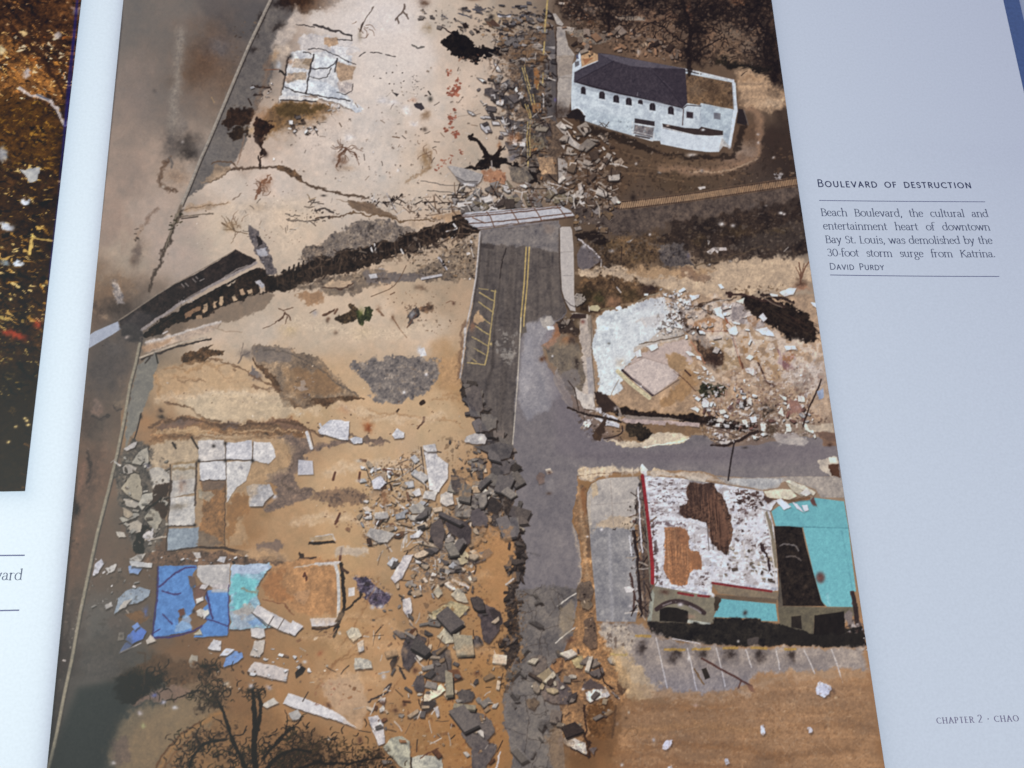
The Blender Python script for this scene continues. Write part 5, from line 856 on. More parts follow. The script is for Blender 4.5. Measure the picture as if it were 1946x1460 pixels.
for q, w in [("374,880 372,920 370,960", 3.4), ("378,878 430,874 482,875", 2), ("429,840 430,875 429,912", 1.4), ("481,842 480,876", 1.8), ("380,914 428,914", 2.4), ("428,915 427,1040", 1.6), ("326,914 322,960", 4), ("318,1001 370,998", 2.6), ("317,1048 376,1040 420,1040 470,1050", 3), ("380,1040 430,1042 466,1054", 5), ("324,884 322,960 316,1046", 2.4)]: S(q, w, (66, 46, 36), j=1, op=.85)
for x, y in [(428, 843), (378, 876), (428, 876), (480, 876), (370, 998), (406, 848), (332, 846), (282, 850)]: B(x, y, 3.4, 3.4, (44, 34, 32), .95)
S("364,832 376,852", 4, (66, 50, 40)); S("328,842 334,852", 4, (60, 46, 38))
P("232,856 250,838 280,846 290,860 284,900 300,950 320,960 316,1010 300,1050 262,1052 244,1020 226,960 220,900", (92, 82, 72), f=8, j=5, tex='fm', amp=10); P("255,1030 262,990 276,1000 272,1050 258,1052", (40, 32, 28), f=4, j=3); P("300,920 322,916 322,950 316,990 290,970 286,940", (70, 48, 36), f=4, j=3)
CH_("""
172 164 144 : 250,880 266,856 280,850 284,880 270,884
176 166 150 : 232,888 244,882 258,888 258,896 244,902 234,898
170 158 132 : 236,920 250,902 262,898 268,912 270,936 266,952 246,944 230,930
178 168 150 : 234,948 252,950 266,958 258,966 240,962
168 160 138 : 274,986 286,968 300,972 308,988 296,1010 286,1000
172 166 148 : 226,984 262,974 266,980 234,996
176 164 144 : 238,998 262,988 270,996 266,1010 252,1014
186 180 160 : 270,940 290,936 290,950 270,968 262,960
176 158 130 : 232,964 246,970 254,978 244,984 234,978
190 184 176 : 235,852 248,844 262,840 258,850 240,856
184 178 166 : 246,1062 262,1054 276,1052 268,1066 252,1072
200 200 206 : 180,1072 192,1062 198,1070 186,1090 176,1096
190 186 178 : 200,1080 222,1072 218,1084 206,1090
150 164 176 : 224,1138 242,1120 262,1116 285,1120 284,1132 262,1146 236,1152 218,1168
184 176 160 : 220,1010 236,1012 240,1020 226,1022
196 190 184 : 268,1018 292,1004 296,1018 284,1030
""", f=1.4, j=1, sh=(1, 3, .8)); S("330,892 318,898 296,940", .1, (0, 0, 0), op=0)
for q, w, c in [("278,970 306,948", 4, (44, 32, 26)), ("226,996 256,986", 3, (62, 50, 42)), ("270,1008 284,1000", 4, (44, 34, 30)), ("264,1030 276,1000 286,1008", 5, (44, 34, 30)), ("228,884 218,878", 3, (190, 184, 172)), ("210,880 218,874", 1.6, (170, 160, 146)), ("276,1026 316,1020", 3, (186, 172, 150)), ("276,890 284,880", 3, (40, 34, 30))]: S(q, w, c, j=1)
B(279, 886, 6, 4, (200, 200, 206), .9, rot=20); B(282, 886, 3, 2, (60, 46, 60), .9); B(278, 925, 4, 4, (60, 54, 50), .9); R(70, "225,860 320,860 320,1050 240,1050", 3, 12, SLB + [(96, 82, 70), (120, 104, 88)], 76, op=.9); R(40, "160,1060 290,1050 290,1110 180,1170", 2, 9, [(190, 186, 180), (150, 144, 134), (120, 110, 100)], 77); litter("170,1060 300,1050 300,1200 160,1200", [(120, 108, 96), (70, 60, 52)], 35, 1.1, .5)
P("300,1040 330,1050 420,1046 470,1060 540,1058 540,1072 300,1074 270,1066", (110, 82, 62), f=5, j=3, tex='fm', amp=10); R(24, "300,1046 540,1056 540,1072 300,1072", 2, 8, WHT + TAN + DRK, 78); P("366,1050 380,1050 382,1060 374,1062", (200, 192, 180)); P("412,1066 418,1058 430,1058 426,1070", (196, 196, 196))
P("484,1028 520,1026 540,1034 530,1050 560,1070 540,1064 500,1050 486,1040", (126, 104, 92), f=5, j=4, op=.85); P("440,1050 500,1040 540,1050 560,1066 500,1066", (190, 150, 104), f=6, j=3, op=.7); P("570,1050 580,1052 576,1070 566,1066", (64, 44, 36), f=2, j=2); S("578,1062 600,1060", 4, (70, 46, 36), j=1)
# ---- blue and turquoise floors
BL = (94, 140, 206)
P("301,1076 372,1074 374,1080 366,1092 372,1110 368,1136 372,1150 364,1166 352,1176 344,1170 338,1176 340,1186 346,1180 362,1186 366,1200 330,1206 291,1212 290,1206 298,1160", BL, f=1.5, j=.8, tex='fm', amp=4, id='printed_blue_floor', sh=(-3, 2, .8)); P("394,1122 436,1118 435,1200 432,1208 400,1210 368,1212 374,1204 386,1188 394,1180 384,1160 396,1148 390,1136", (96, 144, 212), f=1.5, j=.8, id='printed_blue_floor', sh=(1, 3, .7))
P("336,1190 352,1168 362,1172 366,1192 350,1200 330,1204", (150, 178, 212), f=4, j=3, op=.8); P("374,1074 436,1072 436,1122 400,1116 382,1106 374,1092", (190, 186, 180), f=1.6, j=1, sh=(0, 2, .5)); P("404,1112 436,1108 436,1126 402,1126", (196, 188, 186), f=5, op=.8)
for q, w in [("301,1078 298,1150 292,1180 290,1208", 3.4), ("302,1116 318,1102 334,1088 352,1080 370,1078", 3.4), ("308,1124 330,1130 342,1128", 3.4), ("310,1168 320,1178 328,1186", 3), ("392,1126 398,1146 402,1170 404,1176", 4), ("392,1176 416,1184 434,1190", 2.6), ("435,1112 434,1200", 2), ("290,1212 330,1210 364,1202 384,1190", 4), ("288,1206 304,1196", 2.4)]: S(q, w, (66, 50, 110), j=1, op=.9)
CH_("""
110 84 74 : 356,1096 370,1094 372,1110 362,1116
120 84 70 : 366,1118 384,1110 394,1120 386,1140 372,1150 368,1136
120 70 56 : 338,1160 350,1156 352,1168 342,1172
206 204 196 : 372,1140 386,1134 388,1140 374,1148
204 198 184 : 372,1162 382,1156 392,1162 384,1174 374,1170
210 206 198 : 384,1166 396,1158 398,1166 388,1176
196 192 190 : 384,1110 396,1112 390,1120 378,1118
196 186 160 : 368,1206 380,1196 384,1206
""", f=1.3, j=1, sh=(1, 2, .7)); B(368, 1162, 4, 4, (50, 40, 44), .9); B(367, 1118, 2.4, 3, (90, 70, 60), .9)
P("438,1074 512,1070 518,1078 508,1084 500,1096 492,1110 488,1130 494,1150 480,1166 500,1176 520,1190 502,1194 437,1196", (146, 184, 200), f=1.8, j=1.6, tex='fm', amp=6, id='printed_turquoise_floor', sh=(1, 4, .8)); P("442,1096 470,1094 496,1100 486,1130 470,1150 446,1160 440,1130", (112, 196, 200), f=6, j=5, op=.85); P("438,1074 510,1071 516,1078 500,1088 440,1092", (176, 192, 214), f=3, j=1.5, op=.9); P("440,1160 470,1156 490,1170 500,1190 440,1194", (160, 172, 186), f=6, j=4, op=.8); P("446,1160 474,1148 486,1160 460,1172", (176, 162, 146), f=5, j=4, op=.7); P("470,1180 492,1172 500,1186 480,1192", (120, 160, 206), f=5, j=2, op=.8); S("462,1120 484,1126 494,1118", 4, (150, 130, 96), f=3, j=3, op=.7)
CH_("""
104 134 200 : 226,1242 236,1224 250,1212 262,1200 270,1194 274,1206 256,1222 240,1236
96 130 206 : 238,1216 256,1192 266,1190 278,1200 272,1214 250,1224
120 150 206 : 250,1190 262,1182 266,1190 256,1198
140 166 206 : 244,1076 256,1072 270,1080 262,1092 246,1090
190 190 186 : 246,1066 290,1070 288,1078 250,1078
186 180 168 : 224,1160 236,1142 250,1138 240,1154
196 186 170 : 278,1216 286,1206 296,1218 280,1224
180 174 164 : 198,1150 212,1144 214,1152 200,1158
172 164 146 : 226,1202 236,1202 236,1216 224,1218
206 206 206 : 394,1232 406,1216 420,1218 420,1236 404,1236
120 156 210 : 424,1266 430,1250 444,1236 460,1240 462,1250 444,1262 426,1268
206 212 220 : 416,1246 430,1232 446,1234 432,1246
170 160 140 : 358,1258 364,1244 376,1246 376,1270 362,1270
206 202 198 : 480,1164 490,1150 506,1160 540,1176 560,1188 576,1190 562,1206 540,1202 508,1186
200 196 192 : 476,1194 502,1194 504,1210 494,1214 478,1210
196 186 172 : 484,1218 504,1216 500,1240 490,1250 476,1246
202 192 184 : 470,1276 482,1258 520,1264 548,1272 544,1296 514,1290 484,1282
214 212 210 : 538,1336 548,1318 576,1326 606,1338 640,1354 668,1376 680,1384 640,1370 600,1358 560,1346
196 190 176 : 496,1340 520,1326 530,1336 508,1346
180 176 168 : 548,1356 566,1348 574,1364 558,1370
204 202 198 : 556,1130 568,1124 590,1120 586,1136 578,1150 566,1144
206 204 204 : 590,1176 640,1174 642,1184 634,1188 592,1192
206 204 204 : 556,1178 576,1190 560,1208 548,1200
""", f=1.4, j=.8, sh=(1, 3.4, .85), tex='fm', amp=3)
S("478,1164 508,1192 520,1172", 1.6, (80, 64, 60)); S("528,1196 540,1176", 1.4, (90, 74, 66)); for_ = 0
S("229,1240 256,1228 268,1222", 2, (190, 184, 176)); S("240,1160 250,1172 256,1176", 2, (176, 160, 140)); P("238,1168 266,1160 284,1172 270,1186 250,1178", (120, 84, 50), f=3, j=2); B(277, 1162, 4, 8, (84, 104, 170), .8, j=2); B(230, 1209, 4, 4, (60, 52, 44), .8)
P("520,1076 545,1066 600,1062 640,1066 644,1100 644,1170 590,1172 560,1160 530,1140 504,1130 500,1110 508,1090", (192, 136, 82), f=5, j=3, tex='fm', amp=5, op=.9); P("500,1112 510,1092 540,1080 530,1110 560,1140 540,1150 510,1136", (176, 114, 62), f=8, j=5, op=.8); S("500,1138 540,1150 560,1168", 2, (130, 74, 42), f=2, j=2)
S("636,1070 642,1090 644,1130 643,1172", 6, (196, 196, 190)); S("600,1072 646,1070", 5, (206, 200, 192), j=1); S("560,1078 600,1074 640,1074", 3, (206, 196, 180), f=2, j=1.5, op=.7); P("636,1040 660,1038 700,1040 700,1054 650,1056 636,1062", (204, 190, 170), f=5, j=3, op=.7)
for q, w, c in [("649,1072 652,1110 654,1150 650,1170 636,1200", 6, (48, 38, 32)), ("654,1160 670,1150 684,1136 688,1120", 4, (60, 46, 36)), ("660,1090 650,1080", 6, (80, 56, 44)), ("640,1180 652,1164", 5, (50, 40, 34)), ("634,1210 642,1192", 6, (44, 36, 30)), ("577,1096 580,1088 582,1104", 4, (96, 50, 32)), ("640,1188 620,1194 592,1196", 3, (64, 42, 32)), ("590,1210 630,1206 640,1196", 2, (150, 110, 76))]: S(q, w, c, j=1.4)
P("672,1098 690,1096 704,1104 718,1118 742,1132 736,1144 724,1156 706,1152 694,1136 678,1116", (84, 72, 92), f=2.5, j=3, tex='fma', amp=12, id='printed_crushed_car'); litter("668,1092 700,1094 745,1130 730,1158 690,1140", [(50, 40, 50), (170, 164, 176), (60, 46, 44)], 36, .5, .8); B(712, 1120, 4, 4, (214, 214, 222), .9); B(724, 1153, 6, 4, (214, 214, 218), .9); B(708, 1154, 4, 4, (200, 200, 206), .9); P("662,1118 674,1116 674,1132 662,1134", (210, 206, 200), f=1.3)
# ================= rubble belt, bottom middle
LOW = "780,1110 960,1110 970,1250 950,1460 880,1500 760,1460 720,1300 740,1180"
litter("790,1110 900,1080 960,1180 960,1260 900,1300 800,1300", [(130, 84, 46), (160, 112, 62), (84, 62, 46)], 40, 1.0, .6); litter("740,1330 950,1320 960,1480 740,1480", [(140, 86, 46), (110, 70, 44), (190, 146, 96)], 41, 1.0, .6); litter("930,1180 1000,1120 1000,1240 960,1340 930,1260", [(96, 68, 42), (70, 52, 38), (170, 120, 66)], 42, .7, .7)
for q, w in [("720,1100 680,1180 640,1240", 3), ("700,1200 640,1260 600,1310", 4), ("660,1180 740,1170", 2.4), ("600,1290 640,1260 690,1240", 3), ("760,1290 730,1330 690,1370", 3), ("880,1240 930,1230", 3)]: S(q, w, (156, 106, 62), f=3, j=2.5, op=.6)
P("610,1300 680,1270 700,1340 690,1390 650,1370", (206, 178, 146), f=12, j=5, op=.5); litter("600,1300 660,1300 650,1340 590,1340", [(150, 80, 60)], 43, 1.0, .7)
CH_("""
196 178 128 : 816,1166 830,1160 858,1142 880,1148 893,1155 880,1168 864,1180 832,1190 820,1180
190 180 150 : 830,1210 850,1188 874,1194 872,1206 862,1220 846,1224
84 74 74 : 762,1236 772,1208 790,1200 800,1208 810,1214 800,1236 788,1258 776,1276 766,1266
96 86 80 : 820,1238 836,1232 856,1236 858,1254 856,1290 846,1296 818,1294 822,1262
200 192 176 : 790,1246 806,1234 810,1246 796,1258
222 204 172 : 800,1330 812,1316 838,1300 848,1312 826,1326 806,1336
90 80 78 : 784,1300 792,1284 804,1282 808,1300 806,1316 790,1314
90 82 78 : 868,1318 878,1310 900,1314 904,1322 896,1332 876,1338
108 98 92 : 876,1394 884,1366 896,1350 920,1358 936,1372 940,1392 924,1410 900,1424 886,1412
104 94 90 : 896,1424 924,1408 944,1416 940,1432 926,1452 912,1480 896,1480
88 76 76 : 904,1132 920,1146 940,1156 952,1172 948,1200 930,1224 918,1216 914,1180 906,1160
92 84 82 : 892,1226 904,1208 914,1212 918,1224 906,1232
204 198 194 : 700,1364 718,1358 728,1376 732,1412 720,1416 712,1400
176 174 150 : 728,1420 744,1402 764,1398 778,1408 780,1440 780,1470 760,1456 740,1436
186 184 164 : 782,1440 800,1434 838,1438 842,1462 800,1480 782,1470
204 198 194 : 764,1140 780,1136 784,1160 776,1176 766,1160
196 190 170 : 674,1252 684,1250 706,1258 708,1270 690,1272 674,1272
206 194 164 : 656,1200 668,1192 680,1194 688,1208 672,1220 662,1212
206 200 188 : 678,1222 690,1216 692,1236 682,1240
196 182 150 : 824,1126 832,1110 842,1128 832,1136
190 178 150 : 856,1130 870,1118 884,1128 890,1146 870,1142
74 64 60 : 800,1336 820,1330 830,1336 824,1346 812,1354 802,1346
200 192 184 : 824,1346 832,1342 836,1360 830,1364
190 184 174 : 720,1348 730,1338 732,1350 722,1354
190 182 172 : 744,1246 752,1240 756,1252
80 66 56 : 740,1260 752,1246 758,1244 752,1262 744,1272
196 188 180 : 718,1330 734,1324 730,1340
150 140 126 : 782,1356 790,1352 794,1362 786,1366
206 200 188 : 912,1336 922,1330 926,1344 918,1346
92 88 84 : 860,1196 868,1188 870,1198
""", f=1.4, j=1, sh=(1, 3.4, .9), tex='fm', amp=6)
P("836,1162 850,1154 864,1158 856,1170 842,1174", (150, 112, 66), f=4, j=3, op=.8); P("930,1156 952,1164 956,1184 944,1196 936,1176", (70, 60, 58), f=2.5, j=1.5)
for q, w, c in [("940,1470 950,1430", 3, (200, 194, 190)), ("800,1440 832,1422", 2, (110, 64, 44)), ("782,1440 784,1480", 3, (56, 42, 36)), ("796,1330 800,1344 812,1356", 2, (60, 46, 40)), ("730,1310 742,1300 736,1316 700,1334", 4, (74, 60, 54)), ("778,1186 790,1196 770,1198", 3, (120, 104, 90)), ("720,1280 740,1276", 3, (180, 172, 160)), ("885,1060 905,1076 900,1090", 3, (80, 62, 50)), ("822,1098 845,1100", 5, (60, 50, 46)), ("860,1104 884,1110", 4, (190, 184, 176)), ("874,1110 890,1116", 4, (206, 202, 198)), ("812,1210 816,1240 810,1300 800,1360", 2, (100, 66, 44)), ("760,1270 770,1290", 4, (70, 60, 54)), ("962,1110 976,1100", 3, (200, 192, 180)), ("938,1236 942,1250", 2, (200, 190, 176)), ("950,1296 954,1280", 2, (70, 52, 40)), ("820,1356 832,1344", 2, (200, 196, 190))]: S(q, w, c, j=1.3)
for x, y in [(751, 1349), (767, 1338), (729, 1336), (625, 1340), (789, 1272), (684, 1407), (907, 1280)]: B(x, y, 5, 5, (84, 50, 36), .85, j=2)
P("560,1278 574,1266 582,1272 570,1286 562,1290", (50, 40, 36), f=2, j=1); B(579, 1258, 4, 3, (210, 206, 200)); B(625, 1404, 3, 3, (220, 214, 206)); B(577, 1142, .1, .1, (0, 0, 0), 0); B(729, 1286, 4, 5, (216, 214, 212), .9); B(608, 1242, 6, 4, (170, 92, 54), .7, rot=-40)
R(80, "700,1150 960,1150 960,1320 760,1330", 4, 22, TAN + GRY + [(196, 186, 166), (110, 70, 44)], 80, sh=.5); R(60, "690,1330 950,1330 940,1470 740,1470", 4, 20, TAN + GRY + [(190, 182, 168), (110, 70, 46), (146, 100, 62)], 81, sh=.5); sticks(60, "560,1180 960,1120 960,1450 700,1440 560,1330", 6, 26, 415, w=1.6); R(60, "560,1200 760,1180 760,1330 600,1330", 2, 9, [(130, 84, 54), (206, 188, 160), (150, 104, 66)], 82, sh=0)
R(30, "480,1230 560,1230 600,1290 540,1310 480,1290", 3, 10, WHT + [(120, 90, 66)], 83); R(40, "340,1210 500,1210 480,1320 330,1300", 2, 7, [(190, 176, 156), (96, 66, 44), (130, 92, 58)], 84, sh=.4)
R(7, "760,1200 940,1130 960,1300 930,1440 860,1430 780,1300", 26, 50, [(92, 84, 80), (104, 96, 90), (84, 74, 70), (176, 164, 134)], 422, power=1.0, sh=.85)
# median strip with boulders right of the boulevard
P("1096,928 1106,920 1114,930 1116,960 1120,1000 1124,1060 1132,1120 1134,1180 1150,1200 1170,1230 1200,1260 1200,1310 1170,1360 1120,1400 1090,1420 1072,1400 1064,1320 1066,1270 1082,1226 1096,1180 1104,1120 1108,1060 1100,1010 1090,984 1094,954", (164, 122, 80), f=3, j=3, tex='fml', amp=9)
P("1100,930 1112,924 1116,960 1112,980 1100,960", (150, 100, 58), f=4, j=3); P("1112,1000 1122,1010 1126,1060 1116,1060", (110, 84, 62), f=4, j=3, op=.8)
CH_("""
104 88 74 : 1094,1120 1104,1108 1120,1104 1128,1120 1124,1140 1108,1144 1096,1138
124 106 84 : 1104,1144 1120,1136 1126,1150 1118,1160 1106,1154
110 88 70 : 1110,1180 1128,1170 1132,1190 1136,1230 1122,1234 1108,1220
100 90 86 : 1006,1250 1020,1244 1036,1248 1040,1266 1030,1286 1014,1280
104 92 88 : 1026,1302 1046,1290 1070,1298 1084,1308 1088,1330 1078,1340 1050,1336 1034,1330
150 114 80 : 1072,1276 1086,1268 1106,1276 1112,1288 1104,1296 1084,1292
176 158 112 : 1086,1254 1094,1246 1106,1246 1112,1258 1106,1272 1094,1270
128 92 62 : 1044,1268 1056,1252 1068,1250 1070,1272 1056,1280
100 84 70 : 1000,1330 1016,1326 1026,1336 1016,1350 1004,1346
212 206 196 : 1111,1316 1150,1306 1160,1320 1156,1324 1120,1334 1114,1328
204 196 182 : 1070,1404 1080,1398 1112,1412 1115,1434 1096,1426 1072,1414
206 200 196 : 1160,1312 1166,1316 1178,1328 1172,1326
104 76 52 : 1172,1296 1182,1290 1192,1292 1188,1308 1180,1318 1172,1310
160 122 84 : 1064,1342 1078,1340 1084,1352 1074,1360
104 92 88 : 1120,1424 1134,1420 1128,1436
""", f=1.5, j=1.2, sh=(1, 3.4, .9), tex='fm', amp=7)
P("1106,1296 1120,1290 1140,1300 1152,1310 1120,1312 1108,1308", (92, 78, 74), f=2.5, j=2); B(1128, 1282, 5, 5, (214, 210, 204), .95, j=2); B(1108, 1310, 3, 2.4, (214, 208, 204), .9); B(1084, 1216, 10, 5, (104, 70, 50), .9, j=2)
P("1120,1340 1160,1328 1170,1350 1168,1390 1150,1410 1124,1400 1114,1370", (112, 76, 42), f=4, j=3, tex='fm', amp=7); S("1170,1340 1168,1370 1164,1400", 5, (60, 46, 36), f=3, j=2); S("1112,1340 1112,1380 1120,1440", 5, (62, 44, 34), f=3, j=2.5); P("1040,1400 1070,1360 1090,1390 1080,1460 1050,1470", (140, 108, 74), f=10, j=4, op=.5)
litter("1060,1240 1180,1240 1200,1330 1100,1440 1060,1400", [(84, 62, 44), (190, 152, 104)], 44, 1.1, .6); R(44, "1000,1240 1090,1230 1170,1250 1185,1340 1090,1430 1060,1380 1020,1330", 8, 30, [(104, 94, 88), (88, 78, 74), (126, 114, 102), (150, 134, 108), (72, 60, 54), (190, 180, 162)], 85); R(20, "1100,930 1120,1100 1130,1200 1110,1200", 2, 6, TAN + DRK, 86)
for q, w in [("1140,1270 1150,1300 1166,1310", 3), ("1084,1420 1120,1440", 3)]: S(q, w, (60, 46, 38), j=1.5)
# ================= pavement round the corner building
P("1115,960 1116,936 1124,920 1138,912 1160,908 1214,906 1222,940 1216,990 1206,1000 1200,1010 1120,1004", (184, 178, 168), f=1.6, tex='fml', amp=3, id='printed_sidewalk', sh=(-2, 1, .5)); P("1120,1004 1206,1000 1210,1040 1216,1110 1214,1150 1208,1182 1150,1182 1134,1180 1130,1120 1124,1060", (146, 146, 148), f=2, tex='fml', amp=4, id='printed_car_park'); S("1158,1010 1160,1090 1164,1180", 5, (172, 172, 174), f=6, op=.7); P("1140,990 1170,980 1200,985 1200,1002 1150,1004 1130,1004", (194, 168, 132), f=5, j=4, op=.7); S("1096,906 1118,902 1140,900 1212,898", 1.4, (110, 84, 66), j=1); S("1160,912 1166,1000", 1, (160, 150, 140)); S("1124,960 1210,954", 1, (164, 156, 148)); P("1120,922 1134,914 1136,940 1128,948", (206, 178, 134), f=3, j=2, op=.8)
R(40, "1190,960 1214,960 1222,1170 1196,1170", 2, 9, [(74, 56, 50), (100, 70, 62), (60, 48, 44), (190, 184, 182)], 87); R(14, "1170,995 1210,990 1200,1010 1160,1006", 2, 4, DRK, 88, sh=0)
for q, w, c in [("1216,920 1210,960 1208,990", 3, (74, 60, 54)), ("1214,930 1216,990 1214,1050", 3, (190, 190, 192)), ("1204,1010 1212,1080 1216,1160", 5, (70, 56, 50)), ("1196,1020 1200,1056", 3, (200, 202, 204)), ("1210,1060 1216,1130", 2, (160, 154, 150)), ("1216,980 1222,1060 1226,1170", 4, (62, 50, 46)), ("1222,960 1228,1040", 3, (110, 100, 92)), ("1198,1090 1206,1140 1204,1160", 4, (84, 62, 56))]: S(q, w, c, j=1.4)
P("1186,1116 1196,1114 1206,1120 1200,1126 1190,1126", (210, 208, 206)); B(1143, 1007, 3, 3, (214, 212, 212)); B(1198, 1152, 3, 3, (206, 202, 200)); B(1116, 1020, 3, 2, (206, 200, 194))
# ================= corner building with the torn roof
ID = 'printed_torn_roof_building'
P("1224,920 1226,960 1236,1040 1240,1110 1230,1180 1234,1182 1240,1116", (140, 136, 120), f=1.4)
P("1222,902 1228,904 1300,910 1380,922 1450,934 1462,970 1470,1000 1476,1060 1479,1122 1466,1124 1354,1107 1352,1130 1344,1132 1244,1114 1238,1050 1230,990 1224,940", (198, 204, 212), f=1.4, tex='fab', amp=5, id=ID)
P("1228,906 1300,912 1380,924 1448,938 1466,1000 1474,1116 1354,1104 1346,1126 1246,1110 1238,1020", (214, 219, 226), f=2, tex='b', amp=5)
for k in range(26):
    y0 = 914 + k*8
    S([(1230 + k*.9, y0), (1300, y0 + 6), (1380, y0 + 14), (1466, y0 + 24)], 1.4, (150, 146, 156), f=1.6, j=2.5, op=.5, gate=('b', .1))
P("1228,906 1300,912 1380,924 1448,938 1466,1000 1474,1116 1354,1104 1346,1126 1246,1110 1238,1020", (176, 172, 172), f=3, tex='', op=.55, gate=('m', .5)); P("1228,906 1300,912 1380,924 1448,938 1466,1000 1474,1116 1354,1104 1346,1126 1246,1110 1238,1020", (150, 138, 134), f=3, tex='', op=.5, gate=('a', 1.1))
R(150, "1230,908 1310,914 1306,980 1240,980", 2, 7, [(96, 74, 72), (128, 104, 104), (160, 150, 156), (84, 64, 62)], 600, sh=0, asp=.4, rot=4, op=.8); R(130, "1238,990 1345,1004 1350,1050 1350,1125 1250,1108", 2, 7, [(96, 74, 72), (130, 108, 110), (150, 142, 150), (84, 64, 62)], 601, sh=0, asp=.4, rot=4, op=.75)
R(150, "1380,926 1450,940 1474,1060 1400,1040 1394,980", 2.5, 9, [(96, 74, 70), (120, 96, 92), (150, 140, 144), (78, 58, 54)], 602, sh=0, op=.8); R(40, "1390,928 1442,936 1450,958 1404,960", 4, 12, [(70, 50, 44), (92, 68, 62)], 603, sh=0, op=.9)
R(50, "1380,1040 1470,1050 1474,1110 1376,1100", 3, 10, [(120, 104, 84), (196, 190, 176), (90, 74, 62), (160, 148, 124)], 604, sh=.3, op=.8)
R(30, "1236,915 1244,1000 1256,1105 1248,1108 1238,1040", 3, 8, [(84, 62, 60), (110, 84, 82)], 605, sh=0)
for y0 in range(918, 980, 11): S([(1230, y0), (1304, y0 + 5)], 1.6, (150, 144, 152), f=2, j=2, op=.45)
S("1231,984 1300,988 1344,1000 1348,1010", 5, (206, 212, 220), f=2, j=1.5); S("1234,994 1300,998", 5, (96, 70, 74), f=3, j=3, op=.7, gate=('a', -.3)); P("1246,1004 1262,1004 1260,1060 1252,1100 1246,1080", (214, 220, 228), f=4, j=3, op=.7); S("1240,1000 1246,1060 1254,1110", 7, (86, 68, 66), f=3, j=3, op=.8, gate=('b', 0)); P("1420,990 1450,970 1456,1010 1440,1030 1416,1012", (210, 216, 226), f=6, j=4, op=.7)
P("1311,917 1330,918 1357,920 1362,932 1372,940 1380,956 1388,980 1392,1010 1388,1030 1384,1046 1380,1056 1366,1046 1354,1032 1348,1020 1347,1006 1340,994 1330,990 1314,986 1296,984 1290,972 1292,962 1304,958 1308,950 1303,936 1306,928", (92, 66, 52), f=1.6, j=1.6, tex='fv', amp=14, id=ID); P("1340,930 1352,926 1372,960 1384,1000 1380,1040 1366,1030 1360,990 1346,960", (134, 90, 66), f=6, j=3, op=.55, tex='v', amp=12); P("1311,917 1357,920 1340,960 1312,960", (70, 52, 46), f=8, j=3, op=.6); B(1300, 972, 8, 8, (64, 46, 40), .9, j=3)
for k in range(46):
    r_ = np.random.default_rng(700 + k); x = 1306 + 80*r_.random(); y = 922 + 60*r_.random() + max(0, x - 1330)*.7; L = 20 + 40*r_.random()
    if y + L < 1050 and not (x < 1340 and y + L > 984): S([(x, y), (x + L*.10, y + L)], 1.6, [(56, 40, 34), (150, 100, 72), (120, 84, 62), (70, 50, 40)][k % 4], op=.6, j=.6)
P("1263,1004 1276,1001 1290,1002 1304,1006 1311,1022 1308,1040 1312,1048 1330,1050 1335,1066 1334,1084 1318,1082 1310,1090 1306,1110 1294,1116 1276,1112 1266,1098 1261,1078 1264,1040", (170, 116, 76), f=1.6, j=1.8, tex='fv', amp=8, id=ID); P("1286,1002 1306,1006 1310,1030 1294,1040", (140, 92, 62), f=5, j=3, op=.6); P("1310,1052 1334,1054 1334,1082 1314,1080", (150, 100, 66), f=4, j=2, op=.7)
for k in range(24):
    r_ = np.random.default_rng(760 + k); x = 1266 + 40*r_.random(); y = 1008 + 50*r_.random(); L = 16 + 34*r_.random()
    S([(x, y), (x + L*.06, y + L)], 1.3, [(140, 92, 60), (196, 144, 100), (120, 80, 54)][k % 3], op=.55, j=.6)
S("1412,1030 1416,1060 1430,1068 1464,1074", 2.4, (196, 194, 190), j=1); S("1445,1036 1462,1064 1464,1080", 6, (66, 50, 50), j=3); P("1456,970 1466,990 1474,1040 1477,1080 1470,1080 1464,1020 1452,978", (136, 126, 104), f=1.6, j=1); S("1452,972 1462,1010 1470,1070 1477,1122", 2.4, (200, 198, 194)); S("1474,1080 1492,1090", 2.6, (200, 196, 192))
RD = (164, 40, 46)
S("1221,904 1228,960 1236,1030 1240,1080 1240,1108", 6, RD, f=1.2, w1=7, id=ID); S("1218,905 1226,970 1236,1060", 1.4, (100, 30, 34)); P("1216,888 1222,882 1230,892 1228,902 1218,900", (200, 206, 210), f=1.6, j=1.5)
P("1236,1114 1244,1114 1348,1133 1360,1134 1358,1178 1354,1186 1230,1182 1232,1160", (134, 128, 108), f=1.3, tex='fm', amp=3, id=ID); P("1352,1110 1478,1126 1478,1140 1430,1136 1366,1128", (136, 122, 100), f=1.5, id=ID); P("1360,1130 1476,1138 1476,1146 1362,1142", (84, 76, 66), f=3, op=.7)
S("1354,1108 1400,1115 1466,1124", 4.6, (140, 46, 48), f=1.2, id=ID); S("1289,1127 1317,1132", 4.6, (140, 46, 48), f=1.4); S("1327,1132 1347,1134", 4.6, (140, 46, 48), f=1.4); B(1263, 1125, 11, 4, (84, 60, 50), .95, rot=10, j=2); S("1346,1104 1348,1128 1354,1132", 6, (206, 210, 214), f=2, j=1)
P("1230,1182 1238,1180 1244,1130 1238,1116", (170, 180, 166), f=2, op=.7)
